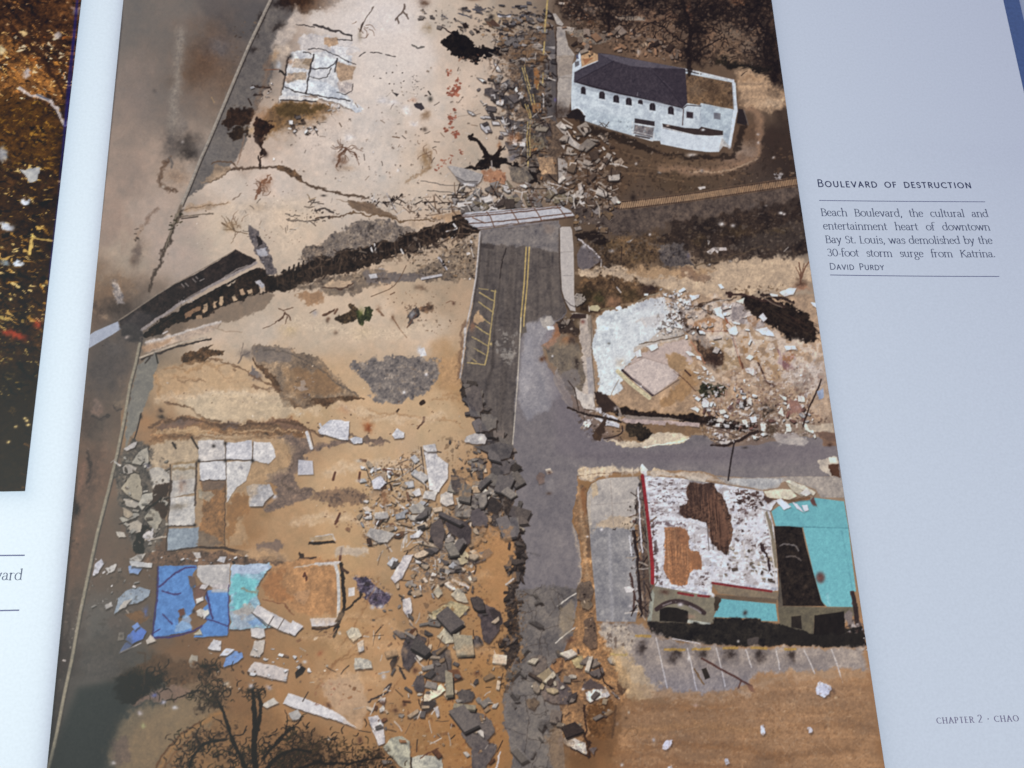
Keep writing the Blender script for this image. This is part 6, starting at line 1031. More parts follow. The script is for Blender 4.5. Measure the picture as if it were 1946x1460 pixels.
P("1254,1158 1268,1154 1290,1156 1308,1162 1308,1184 1253,1180", (44, 40, 36), f=1.4, j=.6); S("1248,1158 1262,1148 1278,1143 1294,1143 1310,1148 1326,1156 1338,1165", 9, (72, 58, 56), f=1.3, sm=1, id='printed_arched_shop_sign'); S("1260,1151 1276,1145 1284,1144", 2.4, (150, 140, 140), op=.8, gate=('a', -.6)); B(1293, 1149, 5, 3.4, (200, 196, 206), .9); S("1310,1152 1326,1160 1332,1165", 3, (170, 164, 166), op=.7, gate=('b', -.5)); B(1313, 1173, 8, 5, (164, 132, 112), .8, j=2); P("1307,1178 1350,1184 1350,1190 1306,1184", (180, 186, 174), f=2)
TQ = (94, 168, 176)
P("1370,1138 1400,1141 1474,1148 1478,1181 1446,1180 1444,1176 1356,1173", TQ, f=1.6, tex='f', amp=3, id='printed_turquoise_canopy'); B(1416, 1165, 4, 5, (50, 46, 46), .95, rot=30); P("1356,1133 1370,1136 1364,1160 1358,1160", (70, 60, 50), f=2, j=1.5)
P("1466,972 1480,962 1520,952 1548,946 1604,953 1612,1000 1620,1070 1627,1124 1618,1126 1622,1154 1572,1153 1562,1144 1546,1090 1526,1002 1474,1000", TQ, f=1.6, tex='fm', amp=2, id='printed_turquoise_roof'); P("1526,1002 1612,1004 1626,1124 1618,1126 1622,1154 1572,1153 1562,1144", (98, 176, 184), f=3, op=.6, tex='f', amp=3); S("1500,1001 1612,1004", 1.4, (70, 130, 142), f=2); S("1600,1010 1620,1120", 2, (80, 146, 156), f=3, op=.6); S("1572,1130 1576,1150", 4, (130, 196, 204), f=5, op=.7); B(1559, 1098, 9, 11, (84, 62, 58), .95, k=2)
P("1471,1000 1500,1000 1524,1003 1532,1040 1546,1090 1560,1140 1568,1152 1484,1152 1480,1100 1476,1050", (48, 41, 36), f=1.6, tex='fm', amp=10, id=ID); S("1482,1036 1500,1034 1514,1038 1517,1046", 3, (130, 124, 122), j=1, op=.8); S("1494,1058 1510,1058 1522,1064", 3, (120, 110, 104), j=1.5, op=.7); litter("1480,1080 1540,1080 1560,1150 1486,1150", [(76, 62, 52), (34, 29, 26)], 55, .9, .5)
P("1480,1152 1570,1154 1622,1154 1626,1170 1600,1176 1480,1172", (112, 104, 84), f=1.6, tex='fm', amp=4, id=ID); P("1478,1140 1482,1090 1488,1152 1480,1160", (96, 88, 76), f=2)
P("1548,1168 1560,1166 1604,1160 1606,1196 1600,1206 1548,1206", (40, 36, 33), f=1.6, j=.8); P("1504,1170 1520,1168 1522,1188 1504,1186", (52, 46, 40), f=1.6); P("1616,1124 1624,1122 1634,1180 1640,1200 1626,1190 1620,1150", (60, 50, 48), f=2, j=1); P("1604,1174 1616,1158 1622,1180 1630,1200 1612,1190", (130, 120, 116), f=3, j=3)
P("1228,1182 1250,1180 1354,1188 1357,1173 1446,1177 1448,1182 1480,1186 1500,1188 1548,1204 1640,1190 1648,1230 1600,1230 1560,1228 1500,1226 1420,1228 1340,1224 1280,1214 1240,1206", (46, 43, 39), f=4, j=2, tex='fm', amp=8)
litter("1230,1160 1220,1200 1250,1206 1240,1170", [(120, 104, 96), (60, 48, 44)], 56, .5); litter("1600,1180 1650,1180 1660,1240 1600,1236", [(200, 194, 192), (110, 92, 86), (54, 44, 40)], 57, .5, .85, 6); R(26, "1590,1200 1650,1200 1650,1235 1600,1235", 2, 9, WHT + [(90, 74, 70)], 89)
B(1403, 1219, 2.4, 2.4, (200, 196, 190)); P("1418,1214 1442,1212 1440,1226 1420,1226", (92, 84, 80), f=4, j=2, op=.8)
P("1478,1154 1570,1156 1614,1158 1606,1166 1548,1170 1546,1206 1520,1200 1482,1188", (104, 98, 80), f=2, tex='fm', amp=4); P("1504,1172 1522,1170 1524,1196 1504,1192", (50, 45, 40), f=1.6); P("1548,1170 1604,1162 1606,1210 1546,1212", (40, 36, 33), f=1.8); P("1478,1186 1520,1196 1560,1208 1640,1200 1640,1230 1480,1226", (45, 42, 38), f=3, j=2)
P("1206,940 1218,906 1226,960 1236,1060 1238,1110 1230,1176 1214,1176 1216,1080", (88, 76, 70), f=4, j=3, op=.75, tex='fa', amp=12); sticks(34, "1200,950 1222,910 1240,1110 1228,1180 1198,1170", 14, 44, 610, rot=84, w=2.2)
for q, w, c in [("1212,926 1216,990 1220,1050", 3, (206, 206, 210)), ("1224,960 1232,1040 1236,1110", 3, (120, 116, 100)), ("1206,1010 1214,1090 1218,1170", 4, (50, 40, 38))]: S(q, w, c, j=1)
S("1221,904 1228,960 1236,1030 1240,1080 1240,1108", 5.5, RD, f=1.2, w1=7)
# boards on the torn roof
CH_("""
214 206 178 : 1451,934 1480,930 1506,930 1514,944 1500,950 1460,946
206 202 180 : 1490,914 1500,912 1530,924 1550,936 1546,942 1520,930
190 184 160 : 1494,918 1516,926 1532,940 1524,944 1508,934
212 212 206 : 1520,938 1534,928 1542,938 1532,944
120 88 60 : 1460,946 1500,950 1540,944 1541,950 1504,954 1470,950
214 216 222 : 1447,966 1470,950 1476,952 1464,970
216 218 226 : 1472,950 1484,948 1504,964 1490,969
206 210 222 : 1506,954 1516,958 1528,974 1514,966
206 210 220 : 1524,962 1534,960 1538,970 1530,972
84 66 62 : 1540,952 1546,944 1552,962 1544,960
84 62 56 : 1452,942 1470,950 1460,956 1452,950
186 178 160 : 1300,908 1320,904 1344,908 1340,916 1314,914
""", f=1.3, j=.8, sh=(1, 2, .5)); P("1236,898 1246,890 1260,894 1296,906 1240,904", (196, 176, 148), f=3, j=2); P("1286,904 1300,896 1330,898 1360,908 1330,912", (190, 172, 148), f=3, j=2)
P("1360,906 1420,910 1500,906 1600,906 1606,946 1560,946 1550,930 1500,912 1450,930 1380,920", (166, 158, 148), f=2, tex='fm', amp=4, id='printed_sidewalk'); P("1380,912 1450,908 1490,912 1480,928 1440,930 1390,920", (178, 184, 186), f=4, j=2, op=.8); P("1554,876 1590,868 1594,882 1596,906 1576,906 1560,892", (176, 168, 160), f=2, j=2); P("1574,884 1594,880 1598,908 1578,904", (84, 56, 42), f=2, j=2); P("1574,870 1590,870 1590,878 1578,880", (200, 196, 190), f=2, j=1)
# street pole, hedge band, wreckage above the side street
P("1132,746 1150,754 1170,772 1200,779 1240,784 1290,788 1350,790 1390,800 1410,808 1430,800 1440,812 1420,822 1392,818 1360,812 1330,806 1260,796 1200,794 1170,790 1140,772", (46, 35, 27), f=3, j=3, tex='fm', amp=12); P("1186,794 1260,800 1330,804 1330,811 1280,810 1190,804 1180,798", (190, 168, 160), f=1.6, j=1, id='printed_low_wall', sh=(1, 3, .8)); P("1184,788 1260,794 1300,798 1270,800 1190,796", (150, 136, 124), f=2, j=1)
P("1190,812 1240,806 1290,812 1340,812 1350,820 1330,826 1300,834 1260,828 1220,836 1190,838 1170,830", (140, 108, 74), f=5, j=4); P("1190,806 1216,806 1238,818 1240,830 1216,838 1196,826", (52, 44, 34), f=4, j=4, amp=12, id='printed_bush'); P("1150,836 1180,840 1220,840 1240,826 1270,822 1306,832 1300,842 1270,844 1222,850 1180,848", (206, 190, 160), f=3, j=2.5, amp=4); S("1222,850 1260,844 1290,840 1308,834", 3, (222, 212, 196), f=2, j=1)
CH_("""
214 214 214 : 1110,800 1120,796 1126,806 1118,812 1108,808
206 208 214 : 1130,776 1140,776 1152,786 1176,796 1170,800 1148,792
196 200 206 : 1128,792 1150,796 1178,806 1178,814 1150,808
200 192 180 : 1094,736 1110,748 1128,752 1132,780 1110,776 1092,752
214 210 206 : 1362,828 1370,824 1374,830 1366,836
216 212 212 : 1370,836 1382,832 1382,840 1374,842
206 200 190 : 1360,840 1400,836 1396,842 1372,846
""", f=1.4, j=1.2, sh=(1, 2.6, .7)); litter("1090,770 1180,780 1190,840 1130,840 1100,810", [(60, 46, 38), (206, 202, 196), (100, 76, 58)], 58, .7, .75)
S("1080,774 1100,784 1140,792 1180,802", 4, (52, 40, 34), j=1); S("1080,724 1092,740 1100,780", 2, (70, 56, 48)); P("1136,806 1152,790 1150,820 1142,840 1128,836 1124,826", (72, 54, 42), f=2.5, j=2.5); S("1182,810 1184,822 1170,830 1148,834", 3, (70, 54, 46), sm=1); S("1164,766 1176,776 1180,790", 3.4, (150, 134, 120)); S("1176,722 1166,740 1154,766", 1.6, (160, 150, 136)); P("1132,744 1140,742 1160,756 1172,776 1150,786 1134,776", (66, 50, 42), f=3, j=3); B(1168, 777, 4, 4, (200, 190, 184), .9, j=2); B(1135, 779, 4, 4, (206, 206, 210), .9)
litter("1330,770 1480,770 1500,830 1400,840 1340,830", [(60, 46, 38), (210, 206, 202), (110, 84, 74), (222, 220, 214)], 59, .6, .8, 8); litter("1440,740 1570,740 1580,825 1480,830", [(130, 96, 84), (214, 208, 200), (92, 66, 56), (190, 170, 150)], 60, .6, .75, 8); R(90, "1330,760 1500,750 1570,800 1560,828 1400,836 1350,810", 3, 13, WHT + [(222, 220, 210), (110, 76, 66), (150, 100, 88), (70, 54, 46)], 90)
CH_("""
222 224 224 : 1334,762 1342,758 1348,766 1346,774 1336,774
222 222 218 : 1312,776 1322,772 1330,778 1326,784
216 216 206 : 1366,780 1376,778 1380,784 1370,788
224 224 214 : 1492,806 1502,806 1504,820 1494,822
226 224 206 : 1524,804 1536,808 1548,814 1546,824 1530,818
222 222 214 : 1444,806 1454,806 1456,822 1446,818
214 214 220 : 1424,792 1436,792 1440,802 1428,804
220 216 208 : 1478,786 1486,774 1490,792
212 208 200 : 1420,758 1428,760 1430,772 1422,768
222 222 220 : 1360,806 1368,804 1368,812 1358,812
214 212 204 : 1516,752 1528,754 1530,764 1518,764
""", f=1.3, j=.8, sh=(1, 2.4, .7)); B(1456, 782, 16, 14, (54, 44, 34), .85, j=8, gate=("a", -.5)); B(1470, 818, 14, 12, (72, 56, 38), .8, j=8, gate=("b", -.4)); P("1494,760 1520,762 1526,786 1500,788", (160, 108, 96), f=5, j=4, op=.7); P("1540,740 1570,730 1580,790 1560,796 1540,780", (186, 160, 132), f=4, j=3, op=.8); P("1530,808 1584,806 1586,822 1550,822", (186, 170, 146), f=3, j=2); P("1552,822 1588,824 1592,846 1566,848", (120, 92, 76), f=3, j=2)
S("1561,722 1550,748 1536,780 1526,812", 3.2, (62, 46, 40), j=.6, id='printed_leaning_pole'); P("1552,744 1564,738 1566,756 1556,760", (150, 168, 196), f=2, j=1); S("1396,838 1390,870 1384,913", 3.2, (54, 46, 46), j=.4, id='printed_utility_pole'); S("1352,846 1376,848 1404,838 1424,826 1440,820", 4, (58, 44, 38), j=1, id='printed_utility_pole', w1=6); S("1376,838 1350,834", 2, (70, 54, 48)); B(1416, 851, 6, 2.4, (66, 60, 62), .9)
S("1336,806 1372,818 1402,830", 2, (90, 70, 60)); R(26, "1340,820 1400,826 1396,846 1356,844", 2, 7, [(150, 140, 140), (190, 186, 186), (96, 84, 80)], 91)
P("1470,826 1510,824 1540,838 1530,846 1480,846", (180, 176, 176), f=5, j=3, op=.7); B(1577, 846, 5, 3, (80, 56, 46), .9)
for q, w, c in [("1098,902 1140,892 1212,894", 7, (206, 190, 164)), ("1122,930 1118,980 1124,1010", 4, (206, 186, 152)), ("1140,1000 1204,1000", 7, (200, 178, 144)), ("1230,898 1300,906 1370,914", 6, (206, 196, 180)), ("1100,930 1106,980 1112,1040 1118,1100", 5, (196, 160, 116)), ("1090,1000 1104,1060 1102,1110", 4, (200, 180, 156))]: S(q, w, c, f=5, j=3, sm=1, op=.6)
P("1100,890 1180,886 1220,890 1218,900 1120,908 1100,914", (200, 186, 166), f=5, j=4, op=.6, gate=('v', -.3))
# ================= car park below, and the sandy field
P("1140,1184 1170,1180 1220,1190 1250,1208 1300,1220 1400,1230 1500,1230 1640,1232 1650,1276 1600,1270 1560,1276 1500,1276 1440,1280 1420,1298 1390,1312 1340,1318 1290,1316 1240,1310 1200,1290 1180,1260 1160,1230 1146,1210", (158, 148, 140), f=10, j=4, tex='fml', amp=4, id='printed_car_park'); P("1140,1186 1190,1186 1210,1210 1200,1240 1180,1244 1150,1220", (176, 164, 148), f=6, j=4, tex='fm', amp=6); litter("1140,1180 1200,1180 1210,1230 1160,1240", [(84, 66, 56), (196, 188, 176)], 61, .8, .7, 8)
P("1150,1230 1180,1236 1220,1270 1250,1310 1220,1330 1190,1330 1180,1290 1160,1260", (206, 176, 128), f=12, j=6, op=.7); P("1200,1300 1260,1312 1340,1322 1400,1316 1440,1290 1500,1278 1640,1276 1640,1292 1500,1296 1430,1312 1380,1330 1260,1330", (190, 158, 122), f=16, j=8, op=.6)
for x, y in [(1222, 1232), (1280, 1246), (1335, 1242), (1388, 1244), (1443, 1246), (1503, 1248)]: B(x, y, 11, 14, (70, 60, 56), .75, rot=15, j=5); B(x + 2, y - 2, 7, 8, (54, 46, 42), .7, j=4)
for q in ["1247,1212 1254,1244 1262,1280 1268,1308", "1306,1232 1314,1262 1324,1312", "1361,1232 1370,1266 1378,1304", "1417,1234 1424,1256 1428,1268", "1475,1236 1482,1272", "1528,1236 1540,1260 1548,1280", "1580,1234 1592,1266 1601,1298"]: S(q, 2.4, (198, 194, 190), f=1.4, j=.4, op=.9)
for q in ["1208,1209 1236,1209", "1264,1235 1300,1235", "1316,1234 1349,1233", "1376,1232 1401,1231", "1428,1232 1456,1232", "1492,1234 1512,1234"]: S(q, 5, (184, 148, 70), f=1.6, j=1, op=.85)
S("1278,1214 1324,1222 1330,1224", 2.4, (196, 192, 190)); S("1160,1244 1190,1246", 4, (180, 158, 96), j=1.5, op=.8)
S("1334,1252 1370,1272 1400,1288 1428,1304", 4, (92, 62, 54), j=.4, id='printed_fallen_pole'); S("1408,1296 1402,1310", 3, (104, 72, 60)); P("1333,1272 1342,1269 1350,1288 1340,1292", (58, 52, 44), f=1.6); S("1320,1270 1330,1290 1338,1300", 3, (120, 92, 60), j=1); P("1418,1300 1430,1304 1438,1318 1426,1314", (130, 92, 70), f=2, j=1.5); P("1400,1308 1420,1316 1424,1330 1410,1326", (186, 154, 118), f=5, j=3); B(1309, 1251, 3, 6, (214, 210, 206), .9)
P("1180,1340 1280,1334 1400,1330 1480,1296 1640,1290 1670,1400 1690,1560 1160,1560 1170,1420", (176, 134, 92), f=26, j=6, op=.75, tex='fhl', amp=4)
for q, w, c in [("1170,1430 1280,1414 1400,1420 1500,1440", 10, (140, 94, 54)), ("1180,1440 1240,1436 1300,1450", 6, (130, 86, 50)), ("1440,1440 1520,1434 1580,1424 1620,1426", 7, (116, 82, 52)), ("1200,1350 1280,1342 1400,1350", 10, (150, 104, 62)), ("1450,1360 1560,1350 1640,1366", 12, (176, 130, 84)), ("1200,1390 1330,1380 1480,1392", 14, (174, 128, 80)), ("1500,1380 1600,1376 1660,1384", 6, (150, 106, 66)), ("1160,1460 1300,1456 1500,1468", 10, (146, 98, 58))]: S(q, w, c, f=12, j=5, sm=1, op=.5)
CH_("""
214 212 214 : 1258,1418 1268,1406 1278,1408 1278,1416 1266,1426 1260,1424
212 212 212 : 1444,1380 1450,1378 1455,1390 1450,1396 1445,1394
210 206 204 : 1532,1384 1540,1382 1544,1390 1538,1394
206 208 214 : 1550,1306 1558,1298 1570,1298 1580,1306 1576,1320 1566,1326 1552,1320
206 204 202 : 1378,1444 1384,1442 1388,1452 1380,1454
206 202 196 : 1268,1458 1276,1454 1280,1462 1270,1466
""", f=1.8, j=1.5, sh=(2, 3, .6)); B(1242, 1407, 3, 4, (206, 200, 192), .9); B(1195, 1354, 2.4, 3, (206, 190, 160), .9); B(1173, 1376, 3.4, 3.4, (206, 196, 184), .9); B(1322, 1341, 4, 3, (206, 170, 144), .8); B(1182, 1454, 3, 3, (204, 198, 190), .9); B(1588, 1326, 3.4, 2.4, (206, 176, 130), .9); litter("1190,1330 1650,1290 1670,1470 1170,1470", [(140, 100, 64), (196, 158, 114), (150, 108, 70)], 640, .9, .5, 20); sticks(40, "1190,1340 1650,1300 1660,1450 1180,1450", 10, 50, 641, pal=((150, 108, 70), (196, 158, 116)), w=1.6, rot=4, op=.4); B(1584, 1314, 4, 6, (96, 72, 56), .7, rot=-30)
S("1186,1400 1196,1384 1210,1384 1212,1396 1200,1400", 1.4, (120, 88, 56), sm=1, op=.7); R(70, "1200,1340 1650,1300 1660,1450 1180,1450", 1.2, 3.2, [(110, 76, 48), (140, 98, 62), (196, 158, 112)], 92, sh=0, op=.7)
B(1190, 1365, 4, 3, (90, 66, 44), .8); P("1160,1330 1186,1330 1180,1400 1160,1440 1140,1430", (124, 88, 54), f=10, j=5, op=.6)
# ================= bottom left: dark pool, shadow and trees
P("150,1310 232,1300 300,1290 330,1310 300,1350 260,1380 210,1440 200,1560 60,1560 100,1440", (62, 64, 60), f=26, op=.85, tex='f', amp=3); P("230,1286 262,1276 310,1280 300,1300 270,1330 230,1344 214,1320", (42, 32, 26), f=14, j=6, op=.95); P("170,1290 220,1282 232,1250 190,1240 150,1260", (96, 88, 82), f=14, j=4, op=.5)
P("256,1260 310,1250 360,1262 420,1262 400,1290 330,1300 270,1290", (96, 66, 40), f=12, j=6, op=.8); P("330,1300 360,1310 350,1330 300,1330 250,1340 262,1326", (140, 108, 88), f=8, j=4, op=.8); P("220,1370 260,1350 330,1330 420,1330 400,1380 340,1420 290,1460 230,1480 200,1430", (140, 116, 82), f=20, j=6, op=.7); P("210,1410 240,1400 250,1440 220,1460", (104, 84, 74), f=10, j=5, op=.7)
S("300,1470 320,1430 350,1400 390,1370 430,1350", 8, (176, 120, 60), f=7, sm=1, op=.7, j=2); S("296,1460 312,1430 344,1396 380,1372", 3.4, (104, 64, 32), f=3, sm=1, j=1.5); S("312,1462 336,1424 370,1396", 3, (116, 74, 38), f=3, j=2, sm=1); P("320,1440 380,1390 430,1360 520,1350 560,1400 560,1480 330,1480", (150, 104, 58), f=16, j=5, op=.6)
TB = (44, 30, 22)
for q, w, w1 in [("486,1480 482,1430 484,1380 482,1330 480,1316", 10, 4), ("482,1400 492,1360 494,1336 490,1318", 6, 3), ("470,1470 452,1430 436,1390 428,1360 420,1340", 7, 3), ("436,1390 420,1372 404,1364", 3, 1.6), ("440,1400 462,1396 470,1380", 3, 2), ("500,1440 530,1410 560,1380 576,1362", 4, 2), ("496,1470 530,1440 560,1430", 6, 3), ("350,1480 366,1440 380,1420 396,1412 430,1408", 5, 3), ("380,1420 372,1396 380,1384", 4, 2), ("440,1430 420,1426 404,1436", 3, 1.4), ("540,1400 548,1370 542,1350", 2.6, 1.4), ("306,1334 340,1326 380,1312", 3, 3)]: S(q, w, TB, j=1.6, w1=w1, op=.95, id='printed_bare_tree')
for x, y, rx, ry in [(400, 1275, 12, 10), (398, 1320, 20, 14), (412, 1338, 18, 12), (380, 1345, 10, 8), (482, 1314, 10, 9), (388, 1402, 18, 10), (370, 1420, 10, 8), (560, 1440, 28, 18), (620, 1450, 34, 14), (600, 1420, 20, 12), (335, 1456, 10, 6), (540, 1460, 22, 16), (700, 1450, 20, 10), (425, 1400, 12, 8), (450, 1440, 18, 12), (720, 1432, 12, 8), (575, 1400, 14, 10)]: B(x, y, rx, ry, TB, .9, j=7, amp=14, id='printed_bare_tree', gate=('a', -.6))
litter("350,1380 450,1370 470,1470 340,1470", [(60, 40, 26), (44, 30, 22)], 62, .9, .8); litter("500,1390 740,1420 760,1480 500,1480", [(54, 38, 24), (70, 52, 26), (40, 28, 20)], 63, .5, .85); litter("370,1250 440,1260 430,1350 370,1360", [(70, 44, 26)], 64, 1.0, .8); litter("290,1270 420,1250 400,1300 290,1310", [(64, 42, 28), (120, 80, 46)], 65, .8, .7)
P("150,1310 232,1290 250,1330 220,1400 190,1470 180,1560 60,1560 100,1440", (46, 49, 48), f=22, op=.75, tex='f', amp=3); P("216,1290 262,1274 318,1280 300,1304 262,1330 226,1340", (34, 26, 22), f=12, j=6, op=.95); P("180,1200 240,1190 262,1250 220,1290 160,1290 150,1250", (78, 70, 64), f=16, j=5, op=.5)
for cx_, cy_, n_, sp in [(400, 1318, 90, 24), (398, 1270, 26, 12), (376, 1412, 60, 22), (482, 1316, 34, 12), (600, 1444, 150, 52), (540, 1450, 70, 30), (440, 1440, 60, 26), (350, 1450, 40, 18), (700, 1452, 60, 26), (560, 1390, 40, 18), (495, 1430, 60, 20), (290, 1290, 50, 26)]:
    r_ = np.random.default_rng(cx_)
    for _ in range(n_):
        x = cx_ + sp*r_.normal(); y = cy_ + sp*.6*r_.normal(); th = r_.random()*6.28; L = 6 + 12*r_.random()
        S([(x, y), (x + L*.5*np.cos(th), y + L*.5*np.sin(th) + r_.normal()), (x + L*np.cos(th + .6), y + L*np.sin(th + .6))], 2.6, [(40, 28, 20), (30, 22, 17), (60, 42, 26), (52, 44, 24)][r_.integers(4)], sm=1, w1=1.2, op=.85)
for q, w, w1 in [("486,1480 483,1430 484,1380 482,1330 481,1312", 13, 6), ("484,1410 494,1370 496,1336 492,1316", 8, 4), ("472,1470 452,1430 436,1390 426,1356 412,1330", 9, 4), ("496,1470 530,1436 560,1424 590,1430", 8, 4), ("352,1480 366,1440 382,1418 398,1410 432,1406", 6, 4), ("500,1440 530,1406 556,1380", 5, 2), ("540,1470 600,1450 660,1452 720,1440", 7, 3)]: S(q, w, (34, 25, 19), j=1.4, w1=w1, op=.95, id='printed_bare_tree')
for q, w in [("600,1180 700,1170 760,1200", 14), ("640,1230 720,1220 760,1240", 16), ("600,1290 660,1280 720,1300", 14), ("800,1100 860,1110 930,1090", 14), ("860,1240 920,1230 950,1260", 14), ("580,1210 640,1215", 12)]: S(q, w, (214, 170, 118), f=12, j=5, sm=1, op=.45)
for x, y, c in [(293, 1322, (110, 120, 180)), (310, 1334, (190, 190, 210)), (332, 1344, (206, 206, 210)), (266, 1356, (196, 186, 186)), (272, 1380, (170, 170, 110)), (215, 1450, (190, 184, 180)), (430, 1300, (206, 190, 160)), (478, 1304, (206, 206, 210)), (510, 1306, (200, 190, 190))]: B(x, y, 5, 4, c, .85, j=1.5)
S("262,1240 276,1242 274,1300", 3, (80, 54, 34), f=3, op=.6)
# ---- a last wash: printing grain and the picture's slight softness
def soft(a, r):
    k = np.array([r, 1, r], np.float32); k /= k.sum()
    for ax in (0, 1):
        a = k[0]*np.roll(a, 1, ax) + k[1]*a + k[2]*np.roll(a, -1, ax)
    return a
bl = cv
for _ in range(3): bl = soft(bl, .9)
cv = np.clip(cv + .45*(cv - bl), 0, 1)        # the plate was sharpened for print
cv = soft(cv, .30)
# ---- the print's own tone: one ink curve and one colour balance for the whole picture
def tone():
    global cv
    Yl = (cv*np.array([.3, .59, .11], np.float32)).sum(-1)
    Yn = np.interp(Yl*255, [0, 30, 60, 85, 110, 130, 150, 180, 205, 215, 228, 255], [0, 20, 49, 78, 101, 116, 136, 168, 197, 208, 224, 244]).astype(np.float32)/255
    keep = np.ones(Yl.shape, np.float32)*.70
    x = np.arange(CW) - MG; y = np.arange(CH) - MG
    brown = np.clip((y - 1000)/260, 0, 1)[:, None]*np.clip((x - 1000)/150, 0, 1)[None, :]
    keep += .10*brown + .03*np.clip((y - 850)/300, 0, 1)[:, None]
    keep += .02*np.clip((y - 900)/200, 0, 1)[:, None]*np.clip((1000 - x)/80, 0, 1)[None, :]
    cold = np.clip((cv[..., 2] - cv[..., 0])*4, 0, 1)
    keep = keep*(1 - cold) + .88*cold
    c = Yn[..., None] + (cv - Yl[..., None])*keep[..., None]
    c *= np.array([.985, 1.0, 1.015], np.float32)
    field = np.clip((y - 1255)/60, 0, 1)[:, None]*np.clip((x - 1130)/90, 0, 1)[None, :]
    c *= 1 - field[..., None]*np.array([.06, .03, -.04], np.float32)
    m = lab == rid('printed_beach'); c[m] *= np.array([.975, .97, .965], np.float32)
    m = lab == rid('printed_boulevard'); c[m] *= np.array([1.13, 1.12, 1.07], np.float32)
    m = lab == rid('printed_blue_floor'); c[m] *= np.array([.98, 1.0, .98], np.float32)
    m = lab == rid('printed_white_building'); c[m] *= np.array([1.03, 1.05, 1.045], np.float32)
    for n, f in (('printed_turquoise_roof', .96), ('printed_turquoise_canopy', .96)):
        if n in NAMES:
            m = lab == rid(n); c[m] = cv[m]*f*np.array([1.14, 1.04, 1.06])
    # the sea side is printed thinner towards the wall
    cv = np.clip(c, .03, 1).astype(np.float32)
tone()
# ---------------------------------------------------------------- the smaller picture on the left page (same buffer, left of the gutter)
LP = "-200,-200 147,-200 147,0 128,180 112,375 97,500 75,750 57,935 57,1000 -200,1000"
P("-90,-90 170,-90 150,100 112,375 97,500 75,750 50,1000 -90,1000", (50, 36, 24), f=1, tex='fml', amp=10)
P("-90,-90 170,-90 140,120 120,200 60,190 20,140 -20,80 -90,60", (66, 46, 30), f=20, j=6, tex='fml', amp=14); P("-90,80 10,70 60,110 110,150 120,190 60,185 -90,160", (120, 84, 48), f=20, j=6, tex='fm', amp=14, op=.8); P("-90,165 60,180 115,240 105,330 60,310 -90,280", (74, 52, 26), f=14, j=5, op=.8, tex='fm', amp=10); P("-90,700 85,700 60,935 -90,935", (40, 32, 26), f=30, op=.9)
def leaves(n, y0, y1, pal, s0, s1, rot, seed):
    r = np.random.default_rng(seed)
    for _ in range(n):
        y = y0 + (y1 - y0)*r.random(); x = -60 + (205 - .1*y)*r.random()
        L = s0 + (s1 - s0)*r.random()**2; t = np.radians(rot + r.normal()*22)
        S([(x, y), (x + L*np.cos(t), y + L*np.sin(t))], 1.4 + L*.42*r.random(), pal[r.integers(len(pal))], op=.85, w1=1, j=2.2)
OL = [(150, 112, 52), (120, 88, 42), (176, 144, 84), (90, 66, 34), (196, 170, 112), (70, 56, 30)]
DK = [(34, 26, 20), (28, 25, 20), (44, 34, 24), (24, 22, 19)]
leaves(120, -60, 110, [(96, 66, 38), (150, 106, 60), (190, 150, 100), (130, 92, 56)] + DK*2, 5, 18, 40, 1)
leaves(120, 60, 185, [(176, 122, 60), (196, 160, 104), (140, 88, 44), (190, 176, 146), (60, 42, 28), (40, 30, 22), (34, 26, 20)], 5, 18, 25, 2)
leaves(110, 180, 330, [(120, 88, 38), (96, 70, 30), (150, 112, 52)] + DK, 6, 20, 10, 3)
for k_, (y0_, y1_, p_) in enumerate([(-60, 120, [(120, 90, 60), (40, 30, 24), (160, 130, 96), (30, 24, 22)]), (90, 190, [(214, 170, 100), (60, 40, 26), (180, 120, 64), (226, 206, 170), (34, 26, 22)]), (190, 320, [(130, 100, 46), (40, 30, 20), (96, 74, 34)]), (310, 620, [(170, 136, 70), (196, 170, 110), (30, 26, 20), (46, 40, 28), (120, 100, 54)]), (600, 760, [(150, 130, 80), (36, 32, 24), (28, 26, 22), (90, 80, 50)])]): leaves(260, y0_, y1_, p_, 1.5, 6, 30, 50 + k_)
leaves(130, 310, 760, DK, 12, 34, 25, 31)
leaves(240, 310, 620, OL + DK, 6, 20, 22, 4)
leaves(110, 420, 560, [(186, 152, 84), (206, 180, 120), (150, 116, 60)] + DK, 6, 18, 20, 41)
leaves(120, 560, 740, [(120, 100, 50), (160, 140, 84), (70, 58, 36)] + DK*2, 6, 18, 24, 5)
leaves(40, 700, 930, [(70, 56, 34), (90, 66, 38)] + DK*3, 4, 14, 20, 6)
S("20,50 50,80 80,110 105,150 120,180", 6, (52, 36, 26), f=3, j=2, sm=1); S("38,168 55,180 75,184 95,192 110,208 122,238", 5, (176, 166, 160), f=2.5, j=1.5, sm=1, op=.85); S("70,180 92,190", 3, (70, 80, 96), op=.8)
